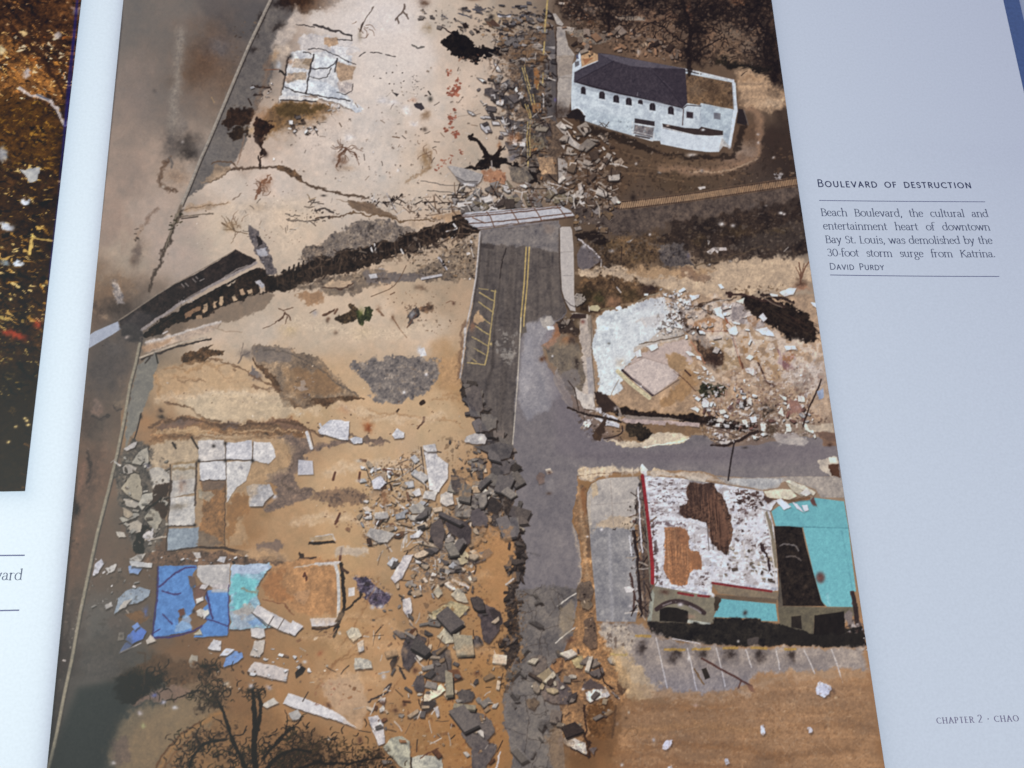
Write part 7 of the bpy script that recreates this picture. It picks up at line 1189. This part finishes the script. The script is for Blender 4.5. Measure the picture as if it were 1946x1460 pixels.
B(110, 68, 8, 6, (150, 142, 136), .9, j=3.5, k=2.2); B(138, 20, 6, 9, (150, 128, 118), .7, j=4, k=2.2); B(48, 138, 8, 9, (170, 164, 164), .8, j=4, k=2.2); B(44, 62, 7, 5, (206, 180, 130), .8, j=3.5, k=2.2); B(5, 95, 8, 8, (206, 190, 150), .8, j=3.5, k=2.2); B(4, 292, 10, 14, (140, 142, 146), .8, j=4, k=2.2); P("34,322 77,318 74,330 70,345 56,346 46,330", (150, 148, 142), f=2, j=2); B(12, 430, 14, 9, (176, 180, 184), .9, rot=30, j=4, k=2.2); B(47, 384, 10, 5, (200, 206, 210), .9, rot=20, j=3.5, k=2.2); B(10, 500, 12, 5, (130, 140, 144), .8, j=3.5, k=2.2); B(36, 502, 8, 4, (200, 208, 212), .9, rot=15, j=3.5, k=2.2); S("62,450 56,482", 6, (176, 150, 90), j=1); S("58,452 104,458", 3, (150, 126, 76), j=1)
for x, y, rx, ry in [(12, 632, 12, 5), (36, 640, 14, 6), (71, 616, 6, 8), (26, 634, 8, 4)]: B(x, y, rx, ry, (150, 62, 42), .75, rot=15, j=3)
for x, y in [(48, 795), (52, 800), (30, 811), (54, 808), (16, 840), (20, 568), (84, 543)]: B(x, y, 3, 2.4, (214, 190, 130), .95, j=1)
S("146,-40 147,0 128,180 112,375 97,500 75,750 57,935 50,1000", 4, (30, 30, 96), f=3, op=.7); S("-60,932 58,935", 2, (30, 26, 24), f=2, op=.6)
S("236,-60 230,50 196,375 170,600 158,700", 3.5, (46, 44, 50), f=4, op=.6)  # upper stretch of the painted crease shade along the gutter
m_ = ((np.arange(CW)[None, :] - MG) < 150 - .1*(np.arange(CH)[:, None] - MG)).astype(np.float32)[..., None]
cv = cv*(1 - m_) + m_*np.clip((cv - .2)*1.45 + .19, .02, 1)
cv = np.clip(cv*(1 - m_*np.array([.10, .06, .02], np.float32)), 0, 1)
# ---------------------------------------------------------------- helpers for the book
INK_W = np.array([0.80, 0.80, 0.80])              # what bare paper reflects
def lin(c): c = np.asarray(c, np.float64); return np.where(c <= .04045, c/12.92, ((c + .055)/1.055)**2.4)
def lamp_at(co):                                   # how brightly bare paper shows at a place on the spread
    r2 = ((co - np.array(LAMP))**2).sum(-1)
    ce = ((co - np.array(LAMP)) @ LDIR)/np.sqrt(r2)
    return (LAMP[2]*ce/r2**1.5)[..., None]*K_LAMP + K_AMB
LDIR = np.array([.02, -.02, 0]) - np.array(LAMP); LDIR = LDIR/np.linalg.norm(LDIR)
def ink(c, co): return np.clip(lin(c)*INK_W/lamp_at(co), .003, .95)      # seen colour -> ink reflectance
K_LAMP = np.array([.174, .208, .176]); K_AMB = np.array([.178, .234, .415])
def zr(x): return -GUT*np.exp(-np.maximum(x, 0)/.006)
def zl(x): return -GUT*np.exp(np.minimum(x, 0)/.0020) 
def lift(x, y): return 7.5*np.maximum(.085 - y, 0)*np.maximum(x - .17, 0)**2    # the free corner of the page lifts a little
def zpage(x, y): return np.where(x >= 0, zr(x) + lift(x, y), zl(x))
def material(name, rough=.5, spec=.3, attr=None, col=None, grain=0, gscale=2500, bump=0, coat=0):
    m = bpy.data.materials.new(name); m.use_nodes = True; nt = m.node_tree; b = nt.nodes['Principled BSDF']
    b.inputs['Roughness'].default_value = rough; b.inputs['Specular IOR Level'].default_value = spec
    b.inputs['Coat Weight'].default_value = coat; b.inputs['Coat Roughness'].default_value = .25
    tc = nt.nodes.new('ShaderNodeTexCoord'); nz = nt.nodes.new('ShaderNodeTexNoise'); nz.inputs['Scale'].default_value = gscale; nz.inputs['Detail'].default_value = 2
    nt.links.new(tc.outputs['Object'], nz.inputs['Vector'])
    if attr:
        s = nt.nodes.new('ShaderNodeAttribute'); s.attribute_name = attr; src = s.outputs['Color']
    else:
        s = nt.nodes.new('ShaderNodeRGB'); s.outputs[0].default_value = (*col, 1); src = s.outputs[0]
    if grain:
        mr = nt.nodes.new('ShaderNodeMapRange'); mr.inputs['From Min'].default_value = .25; mr.inputs['From Max'].default_value = .75
        mr.inputs['To Min'].default_value = 1 - grain; mr.inputs['To Max'].default_value = 1 + grain; nt.links.new(nz.outputs['Fac'], mr.inputs['Value'])
        mx = nt.nodes.new('ShaderNodeVectorMath'); mx.operation = 'SCALE'; nt.links.new(src, mx.inputs[0]); nt.links.new(mr.outputs[0], mx.inputs['Scale']); src = mx.outputs[0]
    nt.links.new(src, b.inputs['Base Color'])
    if bump:
        bp = nt.nodes.new('ShaderNodeBump'); bp.inputs['Strength'].default_value = bump; bp.inputs['Distance'].default_value = .00005
        nt.links.new(nz.outputs['Fac'], bp.inputs['Height']); nt.links.new(bp.outputs[0], b.inputs['Normal'])
    return m
def link(name, me, m, parent=None, **props):
    me.materials.append(m); o = bpy.data.objects.new(name, me); scene.collection.objects.link(o); o.parent = parent
    for k, v in props.items(): o[k] = v
    return o
def mesh_np(name, co, quads, colors=None, smooth_=True):
    me = bpy.data.meshes.new(name); nf = len(quads)
    me.vertices.add(len(co)); me.vertices.foreach_set('co', co.astype(np.float32).ravel())
    me.loops.add(nf*4); me.loops.foreach_set('vertex_index', quads.astype(np.int32).ravel())
    me.polygons.add(nf); me.polygons.foreach_set('loop_start', np.arange(0, nf*4, 4, dtype=np.int32)); me.polygons.foreach_set('loop_total', np.full(nf, 4, np.int32))
    if smooth_: me.polygons.foreach_set('use_smooth', np.ones(nf, bool))
    if colors is not None:
        a = me.color_attributes.new('ink', 'FLOAT_COLOR', 'POINT')
        a.data.foreach_set('color', np.concatenate([colors, np.ones((len(colors), 1))], 1).astype(np.float32).ravel())
    me.update(calc_edges=True); me.validate()
    return me
def gridmesh(xs, ys, dz):
    X, Y = np.meshgrid(xs, ys); co = np.stack([X, Y, zpage(X, Y) + dz], -1)
    n, m = len(ys), len(xs); idx = np.arange(n*m).reshape(n, m)
    q = np.stack([idx[:-1, :-1], idx[:-1, 1:], idx[1:, 1:], idx[1:, :-1]], -1).reshape(-1, 4)
    return co, q, (n, m)
def sample(uv):
    def mir(t, n):
        t = np.mod(t, 2*n); return np.where(t > n, 2*n - t, t)
    x = mir(uv[..., 0] + MG, CW - 2); y = mir(uv[..., 1] + MG, CH - 2)
    ix = x.astype(int); iy = y.astype(int); fx = (x - ix)[..., None]; fy = (y - iy)[..., None]
    c = (cv[iy, ix]*(1 - fx) + cv[iy, ix + 1]*fx)*(1 - fy) + (cv[iy + 1, ix]*(1 - fx) + cv[iy + 1, ix + 1]*fx)*fy
    return c, lab[np.rint(y).astype(int), np.rint(x).astype(int)]
def solve_x(px, py):
    y = on_page(px, py)[1]; x = on_page(px, py)[0]
    for _ in range(40):
        p = on_page(px, py, float(zpage(np.array(x), np.array(y)))); x, y = p[0], p[1]
    return x, y
# page sizes, read off the sight lines
Y_TOP = on_page(1946, -40)[1]; Y_BOT = on_page(1946, 1530)[1]
X_EDGE = float(np.mean([solve_x(1904, 0)[0], solve_x(1946, 165)[0]]))
PE = [solve_x(*p)[0] for p in ((1470, 0), (1523, 360), (1560, 640), (1600, 930), (1640, 1225), (1675, 1452))]; X_PIC = float(np.mean(PE))
print('page', Y_TOP, Y_BOT, X_EDGE, PE)
for nm_, p_ in (('a', (40, 1260)), ('b', (1670, 110)), ('c', (1770, 710)), ('d', (1820, 1260))): print('PAPER', p_, lamp_at(on_page(*p_)))
paper = material('coated_paper', .5, .3, attr='ink', grain=.035, gscale=1300, bump=.14)
inkmat = material('printed_picture_ink', .45, .17, attr='ink', grain=.04, gscale=2000, bump=.04)
# ================================================================ the open book
book = bpy.data.objects.new('open_book', None); scene.collection.objects.link(book)
book['label'] = 'open photo book with a large aerial print of storm wreckage on its right page'; book['category'] = 'book'
def smoothstep(t): t = np.clip(t, 0, 1); return t*t*(3 - 2*t)
# ---- right page
xs = np.concatenate([np.linspace(0, .03, 60)[:-1], np.linspace(.03, X_EDGE, 260)]); ys = np.linspace(Y_BOT, Y_TOP, 160)
co, q, sh_ = gridmesh(xs, ys, 0)
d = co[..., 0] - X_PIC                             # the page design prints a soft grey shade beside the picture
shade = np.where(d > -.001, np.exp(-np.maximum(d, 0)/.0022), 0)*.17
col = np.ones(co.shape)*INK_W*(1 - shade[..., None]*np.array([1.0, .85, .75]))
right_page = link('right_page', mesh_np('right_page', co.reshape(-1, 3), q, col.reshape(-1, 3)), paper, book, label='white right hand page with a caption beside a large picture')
# ---- left page
xl = np.concatenate([np.linspace(-.19, -.04, 90)[:-1], np.linspace(-.04, 0, 110)])
co, q, sh_ = gridmesh(xl, ys, 0); uv = project(co)
pic_y = on_page(30, 934)[1]
# picture edge on the left page, as page x
le = [solve_x(*p) for p in ((147, 0), (128, 180), (112, 375), (97, 500), (75, 750), (57, 935))]
X_LP = float(np.mean([e[0] for e in le])); Y_LP = solve_x(30, 934)[1]
print('left pic', le, X_LP, Y_LP)
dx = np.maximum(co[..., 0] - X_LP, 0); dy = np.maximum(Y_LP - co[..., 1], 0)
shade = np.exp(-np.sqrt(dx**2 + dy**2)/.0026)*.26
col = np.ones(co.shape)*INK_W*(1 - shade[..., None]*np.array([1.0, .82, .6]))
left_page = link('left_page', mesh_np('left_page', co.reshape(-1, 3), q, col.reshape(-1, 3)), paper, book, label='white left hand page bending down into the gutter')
# ---- the picture on the right page, cut along the things it shows
xs = np.concatenate([np.linspace(0, .02, 110)[:-1], np.linspace(.02, X_PIC, 900)]); ys2 = np.linspace(Y_BOT + .0004, Y_TOP - .0004, 1130)
co, q, sh_ = gridmesh(xs, ys2, .00008)
c, l = sample(project(co)); c = ink(c, co).reshape(-1, 3); co = co.reshape(-1, 3)
fl = l[:-1, :-1].copy()
def pieces(mask):                                  # split one printed kind into its separate pieces
    out = []; m = mask.copy(); H_, W_ = m.shape
    for i, j in zip(*np.nonzero(mask)):
        if not m[i, j]: continue
        st = [(i, j)]; m[i, j] = False; got = []
        while st:
            a, b_ = st.pop(); got.append(a*W_ + b_)
            for u, v in ((a + 1, b_), (a - 1, b_), (a, b_ + 1), (a, b_ - 1)):
                if 0 <= u < H_ and 0 <= v < W_ and m[u, v]: m[u, v] = False; st.append((u, v))
        out.append(got)
    return out
PIECES = []
for i, n in enumerate(NAMES):
    big_ = [g for g in pieces(fl == i + 1) if len(g) > 90]
    fl[fl == i + 1] = 0
    for g in big_: fl.ravel()[g] = i + 1; PIECES.append((n, np.array(g)))
fl = fl.reshape(-1)
LABELS = {
 'printed_beach': 'printed view of grey brown beach left of the sea wall', 'printed_sea_wall': 'printed pale sea wall running down the left side of the picture', 'printed_boulevard': 'printed grey road with a side street to the right',
 'printed_broken_boulevard': 'printed broken slabs of road near the top', 'printed_white_building': 'printed white two storey building with a dark hipped roof', 'printed_torn_roof_building': 'printed corner building with white peeling roof and red trim',
 'printed_turquoise_roof': 'printed turquoise roof at the right edge of the picture', 'printed_turquoise_canopy': 'printed turquoise canopy below the red trim', 'printed_blue_floor': 'printed bright blue cracked floor slabs at lower left', 'printed_turquoise_floor': 'printed pale turquoise floor slab beside the blue one',
 'printed_tiled_floor': 'printed pale square floor slabs left of the boulevard', 'printed_white_bridge_deck': 'printed white rail bridge deck crossing the boulevard', 'printed_collapsed_bridge_deck': 'printed dark collapsed bridge deck near the sea wall', 'printed_rail_trestle': 'printed dark timber trestle leading to the white bridge deck',
 'printed_railway_track': 'printed railway track leaving to the right', 'printed_white_foundation_slab': 'printed cracked white foundation slab at upper left', 'printed_white_floor_slab': 'printed bright white floor slab right of the boulevard', 'printed_collapsed_roof': 'printed flat pinkish roof lying on the white slab',
}
def submesh(sel, name):
    qq = q[sel]; u, inv = np.unique(qq, return_inverse=True)
    return mesh_np(name, co[u], inv.reshape(-1, 4), c[u])
big = link('aerial_photograph', submesh(fl == 0, 'aerial_photograph'), inkmat, book, label='large colour aerial print of a wrecked beach road')
for n, g in PIECES:
    o = link(n, submesh(np.sort(g), n), inkmat, big)
    if n in LABELS: o['label'] = LABELS[n]
# ---- the picture on the left page
xl2 = np.linspace(-.17, X_LP, 420); yl2 = np.linspace(Y_LP, Y_TOP - .0004, 700)
co, q, sh_ = gridmesh(xl2, yl2, .00008)
uv = project(co); wl = 147 - .096*uv[..., 1] + 52; tl = np.mod(uv[..., 0] + 52, 2*wl); uv[..., 0] = np.where(tl > wl, 2*wl - tl, tl) - 52
cc, _ = sample(uv); c = ink(cc, co).reshape(-1, 3); co = co.reshape(-1, 3)
link('foliage_photograph', mesh_np('foliage_photograph', co, q, c), inkmat, book, label='dark print of brown and olive foliage on the left page')
# ---- block of pages and blue cover underneath
def slab(x0, x1, y0, y1, z0, z1):
    v = np.array([[x, y, z] for z in (z0, z1) for y in (y0, y1) for x in (x0, x1)])
    f = np.array([[0, 2, 3, 1], [4, 5, 7, 6], [0, 1, 5, 4], [2, 6, 7, 3], [0, 4, 6, 2], [1, 3, 7, 5]])
    return v, f
edge = material('page_edges', .8, .1, col=(.78, .80, .78), grain=.05, gscale=4000)
v, f = slab(.012, X_EDGE - .0004, Y_BOT + .0005, Y_TOP - .0005, -.0019, -.0011); link('page_block', mesh_np('page_block', v, f, None, False), edge, book)
v, f = slab(-.19, -.012, Y_BOT + .0005, Y_TOP - .0005, -.0019, -.0007); link('page_block', mesh_np('page_block', v, f, None, False), edge, book)
cover_m = material('blue_cover_cloth', .45, .35, col=(.25, .44, .62), grain=.12, gscale=900, bump=.2)
CZ = -.0021
ce = float(np.mean([on_page(1937, 0, CZ)[0], on_page(1945, 36, CZ)[0]])); print('cover', ce - X_EDGE)
v, f = slab(-.196, ce, Y_BOT - .004, Y_TOP + .004, CZ - .0028, CZ); link('cover', mesh_np('cover', v, f, None, False), cover_m, book, label='blue cover board showing past the page edge')
# ---- what the book lies on
table_m = material('pale_tabletop', .5, .3, col=(.74, .82, .80), grain=.04, gscale=60, bump=.05)
v, f = slab(-.55, .75, -.55, .55, CZ - .035, CZ - .0030); t = link('tabletop', mesh_np('tabletop', v, f, None, False), table_m); t['kind'] = 'structure'
# ---------------------------------------------------------------- lettering, drawn stroke by stroke
def A(cx, cy, rx, ry, a0, a1, n=12):
    t = np.radians(np.linspace(a0, a1, n)); return [(cx + rx*np.cos(a), cy + ry*np.sin(a)) for a in t]
def rnd(x0, x1, y0, y1, a0=0, a1=360, n=24): return A((x0 + x1)/2, (y0 + y1)/2, (x1 - x0)/2, (y1 - y0)/2, a0, a1, n)
# lowercase, x-height 1: (advance, strokes, foot serifs, head flags)
LC = {
 'a': (.80, [rnd(.14, .56, .5, 1, 165, 0, 10) + [(.56, .2), (.62, .05), (.76, .03)], [(.56, .6), (.4, .56)] + rnd(.07, .5, 0, .56, 100, 330, 14) + [(.56, .2)]], [], []),
 'b': (.92, [[(.18, 1.6), (.18, .05)], [(.18, .75)] + rnd(.18, .84, 0, 1, 150, -150, 20) + [(.18, .12)]], [], [(.18, 1.58)]),
 'c': (.74, [rnd(.08, .72, 0, 1, 50, 310, 22)], [], []),
 'd': (.94, [[(.74, 1.6), (.74, .06), (.88, .03)], [(.74, .8)] + rnd(.07, .74, 0, 1, 45, 315, 22) + [(.74, .15)]], [], [(.74, 1.58)]),
 'e': (.78, [[(.1, .55), (.69, .58)] + rnd(.07, .7, 0, 1, 12, 318, 22)], [], []),
 'f': (.52, [A(.44, 1.38, .24, .24, 40, 180, 8) + [(.2, 0)], [(.03, .96), (.48, .96)]], [.2], []),
 'g': (.80, [rnd(.12, .62, .38, 1), [(.3, .4), (.18, .24), (.24, .1)] + [(.5, .04)] + rnd(.06, .72, -.56, .04, 60, -270, 20), [(.6, .9), (.78, .98)]], [], []),
 'h': (.98, [[(.18, 1.6), (.18, 0)], [(.18, .7)] + rnd(.18, .76, .4, 1, 160, 0, 10) + [(.76, 0)]], [.18, .76], [(.18, 1.58)]),
 'i': (.44, [[(.2, 1), (.2, 0)], [(.19, 1.36), (.21, 1.46)]], [.2], [(.2, .97)]),
 'l': (.44, [[(.2, 1.6), (.2, 0)]], [.2], [(.2, 1.58)]),
 'm': (1.48, [[(.18, 1), (.18, 0)], [(.18, .7)] + rnd(.18, .72, .4, 1, 160, 0, 10) + [(.72, 0)], [(.72, .7)] + rnd(.72, 1.26, .4, 1, 160, 0, 10) + [(1.26, 0)]], [.18, .72, 1.26], [(.18, .97)]),
 'n': (.98, [[(.18, 1), (.18, 0)], [(.18, .7)] + rnd(.18, .76, .4, 1, 160, 0, 10) + [(.76, 0)]], [.18, .76], [(.18, .97)]),
 'o': (.90, [rnd(.07, .83, 0, 1)], [], []),
 'r': (.66, [[(.18, 1), (.18, 0)], [(.18, .65)] + A(.46, .66, .28, .32, 170, 60, 8)], [.18], [(.18, .97)]),
 's': (.64, [[(.53, .76)] + rnd(.12, .52, .52, 1, 30, 250, 12) + rnd(.1, .56, 0, .52, 80, -150, 14)], [], []),
 't': (.56, [[(.22, 1.3), (.22, .2)] + A(.38, .2, .16, .18, 180, 310, 7), [(.02, .96), (.5, .96)]], [], []),
 'u': (.98, [[(.18, 1)] + rnd(.18, .74, 0, .62, 180, 350, 10), [(.74, 1), (.74, .05), (.9, .02)]], [], [(.18, .97), (.74, .97)]),
 'v': (.86, [[(.12, 1), (.42, .02)], [(.42, .02), (.74, 1)]], [], [(.12, .98), (.74, .98)]),
 'w': (1.26, [[(.1, 1), (.38, .02)], [(.38, .02), (.64, .96)], [(.62, 1), (.88, .02)], [(.88, .02), (1.16, 1)]], [], [(.1, .98), (1.16, .98)]),
 'y': (.86, [[(.12, 1), (.44, .04)], [(.74, 1), (.4, -.1), (.28, -.44), (.12, -.52)]], [], [(.12, .98), (.74, .98)]),
 ',': (.36, [[(.16, .1), (.2, .02), (.16, -.14), (.08, -.24)]], [], []), '.': (.36, [[(.15, .02), (.17, .14)]], [], []), '-': (.5, [[(.06, .42), (.42, .42)]], [], []),
}
# capitals and figures, height 1: (advance, strokes, foot serifs, head serifs)
UC = {
 'A': (.80, [[(.08, 0), (.4, 1)], [(.4, 1), (.73, 0)], [(.2, .34), (.61, .34)]], [.08, .73], []),
 'B': (.68, [[(.13, 0), (.13, 1)], [(.13, 1), (.36, 1)] + rnd(.12, .54, .54, 1, 85, -90, 9) + [(.13, .54)], [(.36, .54)] + rnd(.1, .62, 0, .54, 85, -90, 9) + [(.13, 0)]], [.13], [.13]),
 'C': (.80, [rnd(.07, .9, 0, 1, 48, 312, 20)], [], []), 'D': (.84, [[(.13, 0), (.13, 1)], [(.13, 1), (.34, 1)] + rnd(-.06, .77, 0, 1, 88, -88, 14) + [(.13, 0)]], [.13], [.13]),
 'E': (.60, [[(.13, 0), (.13, 1)], [(.13, 1), (.52, 1)], [(.13, .53), (.47, .53)], [(.13, 0), (.54, 0)]], [.13], [.13]), 'F': (.56, [[(.13, 0), (.13, 1)], [(.13, 1), (.52, 1)], [(.13, .52), (.46, .52)]], [.13], [.13]),
 'H': (.86, [[(.14, 0), (.14, 1)], [(.72, 0), (.72, 1)], [(.14, .52), (.72, .52)]], [.14, .72], [.14, .72]), 'I': (.30, [[(.15, 0), (.15, 1)]], [.15], [.15]),
 'K': (.76, [[(.14, 0), (.14, 1)], [(.62, 1), (.16, .5)], [(.28, .6), (.7, 0)]], [.14, .7], [.14, .62]), 'L': (.56, [[(.13, 0), (.13, 1)], [(.13, 0), (.53, 0)]], [.13], [.13]),
 'N': (.86, [[(.14, 0), (.14, 1)], [(.14, 1), (.72, 0)], [(.72, 0), (.72, 1)]], [.14], [.14, .72]), 'O': (.94, [rnd(.07, .87, 0, 1)], [], []),
 'P': (.62, [[(.13, 0), (.13, 1)], [(.13, 1), (.34, 1)] + rnd(.1, .56, .46, 1, 88, -90, 10) + [(.13, .46)]], [.13], [.13]), 'R': (.68, [[(.13, 0), (.13, 1)], [(.13, 1), (.34, 1)] + rnd(.1, .56, .5, 1, 88, -90, 10) + [(.13, .5)], [(.34, .5), (.64, 0)]], [.13, .64], [.13]),
 'S': (.56, [[(.47, .84)] + rnd(.08, .46, .52, 1, 35, 255, 12) + rnd(.06, .5, 0, .52, 80, -150, 14)], [], []), 'T': (.66, [[(.33, 0), (.33, 1)], [(.04, 1), (.62, 1)]], [.33], []),
 'U': (.82, [[(.13, 1)] + rnd(.13, .69, 0, .6, 180, 360, 14) + [(.69, 1)]], [], [.13, .69]), 'V': (.76, [[(.05, 1), (.38, 0)], [(.38, 0), (.71, 1)]], [], [.05, .71]), 'Y': (.70, [[(.05, 1), (.35, .5), (.35, 0)], [(.35, .5), (.65, 1)]], [.35], [.05, .65]),
 '0': (.66, [rnd(.07, .59, 0, 1)], [], []), '2': (.60, [rnd(.08, .5, .46, 1, 160, -40, 12) + [(.06, 0)], [(.06, 0), (.54, 0)]], [], []), '3': (.60, [rnd(.08, .48, .54, 1, 150, -90, 12) + [(.24, .54)], [(.26, .54)] + rnd(.04, .53, 0, .54, 80, -150, 14)], [], []), '\u00b7': (.4, [[(.18, .36), (.2, .46)]], [], []),
}
LC['v'] = LC['v']
def strokes_for(text, size, small, serif):
    """list of (advance, strokes[(points, contrast)])"""
    out = []
    for ch in text:
        if ch == ' ': out.append(None); continue
        if ch in LC and not small: adv, st, feet, heads = LC[ch]; s = size; cap = False
        else:
            adv, st, feet, heads = UC[ch.upper()]; cap = True
            s = size*(1.42 if not small else (1.0 if (ch.isupper() or ch.isdigit() or ch == '\u00b7') else .78))
        g = [[(x*s, y*s) for x, y in p] for p in st]; sf = []
        if serif:
            L = .13*size*(1 if not cap or not small else .8)
            for x in feet: sf.append([(x*s - L, 0), (x*s + L, 0)])
            if cap:
                for x in heads: sf.append([(x*s - L, s), (x*s + L, s)])
            else:
                for x, y in heads: sf.append([(x*s - L*1.2, y*s - .05*size), (x*s, y*s)])
        out.append((adv*s, g, sf))
    return out
def write(name, text, p0, p1, xh_px, m, small=False, serif=True, thick=.15, hair=.055, track=0.0, parent=book, fit_words=True, wide=1.0, **props):
    a = np.array(solve_x(*p0)); b = np.array(solve_x(*p1)); L = np.linalg.norm(b - a); ux = (b - a)/L; uy = np.array([-ux[1], ux[0]])
    size = xh_px*abs(solve_x(p0[0], p0[1] - 10)[1] - a[1])/10
    gl = strokes_for(text, size, small, serif); nat = sum(g[0] for g in gl if g) + track*size*(len(gl) - 1)
    ns = sum(1 for g in gl if g is None); nat *= wide
    if fit_words and ns:
        sp = (L - nat)/ns; k = wide
        if sp < .42*size: sp = .42*size; k = wide*(L - sp*ns)/nat
    else: sp = .4*size; k = wide*(L - sp*ns)/nat
    V, Fc = [], []; x = 0.0; lay = 0
    def strip(P_, w_of, z):
        P_ = np.array(P_); n = len(P_); t = np.gradient(P_, axis=0); t /= np.linalg.norm(t, axis=1)[:, None] + 1e-12
        nn = np.stack([-t[:, 1], t[:, 0]], 1); w = np.array([w_of(tt) for tt in t])[:, None]/2
        base = len(V)
        for i in range(n):
            ext = -t[0]*w[0]*.6 if i == 0 else (t[-1]*w[-1]*.6 if i == n - 1 else 0)
            for s in (1, -1):
                q_ = P_[i] + ext + s*nn[i]*w[i]; g = a + ux*q_[0] + uy*q_[1]
                V.append((g[0], g[1], float(zpage(np.array(g[0]), np.array(g[1]))) + .00003 + z))
        for i in range(n - 1): Fc.append([base + 2*i, base + 2*i + 1, base + 2*i + 3, base + 2*i + 2])
    for g in gl:
        if g is None: x += sp; continue
        adv, st, sf = g
        for p in st:
            strip([(x + px*k, py) for px, py in p], lambda t: size*(hair + (thick - hair)*abs(t[1])**1.5), lay*.000002); lay = (lay + 1) % 7
        for p in sf: strip([(x + px*k, py) for px, py in p], lambda t: size*hair*1.2, lay*.000002); lay = (lay + 1) % 7
        x += (adv + track*size)*k
    return link(name, mesh_np(name, np.array(V), np.array(Fc), None, False), m, parent, **props)
def rule(p0, p1, w_px, m):
    a = np.array(solve_x(*p0)); b = np.array(solve_x(*p1)); w = w_px*DIST/F_PX/2*1.05; n = 24; V = []; Fc = []
    for i in range(n + 1):
        g = a + (b - a)*i/n
        for s in (1, -1): V.append((g[0], g[1] + s*w, float(zpage(np.array(g[0]), np.array(g[1]))) + .00003))
    for i in range(n): Fc.append([2*i, 2*i + 1, 2*i + 3, 2*i + 2])
    return link('caption_rule', mesh_np('caption_rule', np.array(V), np.array(Fc), None, False), m, book)
head_ink = material('heading_ink', .5, .2, col=(.030, .036, .10), grain=.1); text_ink = material('text_ink', .5, .2, col=(.075, .085, .15), grain=.1); faint_ink = material('footer_ink', .5, .2, col=(.24, .20, .29), grain=.1); rule_ink = material('rule_ink', .5, .2, col=(.13, .13, .24), grain=.1)
write('caption_heading', 'Boulevard of destruction', (1554, 355), (1852, 357.6), 13.2, head_ink, small=True, serif=False, thick=.155, hair=.13, track=.16, wide=1.2, label='dark navy heading in capitals above the caption')
rule((1556.5, 381.2), (1872, 383.8), 1.5, rule_ink); rule((1577.5, 522.8), (1899, 525.6), 1.6, rule_ink)
for txt, a_, b_ in [('Beach Boulevard, the cultural and', (1560.8, 410.5), (1879.4, 412.6)), ('entertainment heart of downtown', (1565, 436), (1883, 437.9)), ('Bay St. Louis, was demolished by the', (1569.3, 461.9), (1887.4, 463.4)), ('30-foot storm surge from Katrina.', (1572.4, 486.8), (1892.6, 488.9))]:
    write('caption_line', txt, a_, b_, 9.6, text_ink, thick=.17, hair=.08, wide=1.15)
write('photographer_credit', 'David Purdy', (1577, 512.2), (1682, 513.3), 11.6, text_ink, small=True, serif=False, thick=.13, hair=.11, track=.1, wide=1.13)
write('page_footer', 'chapter 2 \u00b7 chao', (1780.5, 1375.3), (1944, 1370.4), 14, faint_ink, small=True, serif=True, thick=.14, hair=.05, track=.16, wide=1.38)
write('caption_line', 'vard', (-11, 1102.5), (42, 1102.5), 13.5, text_ink, thick=.15, hair=.06, fit_words=False)
rule((-60, 1056.5), (47, 1055.5), 2.2, rule_ink); rule((-60, 1162), (36.5, 1159.8), 2.2, rule_ink)
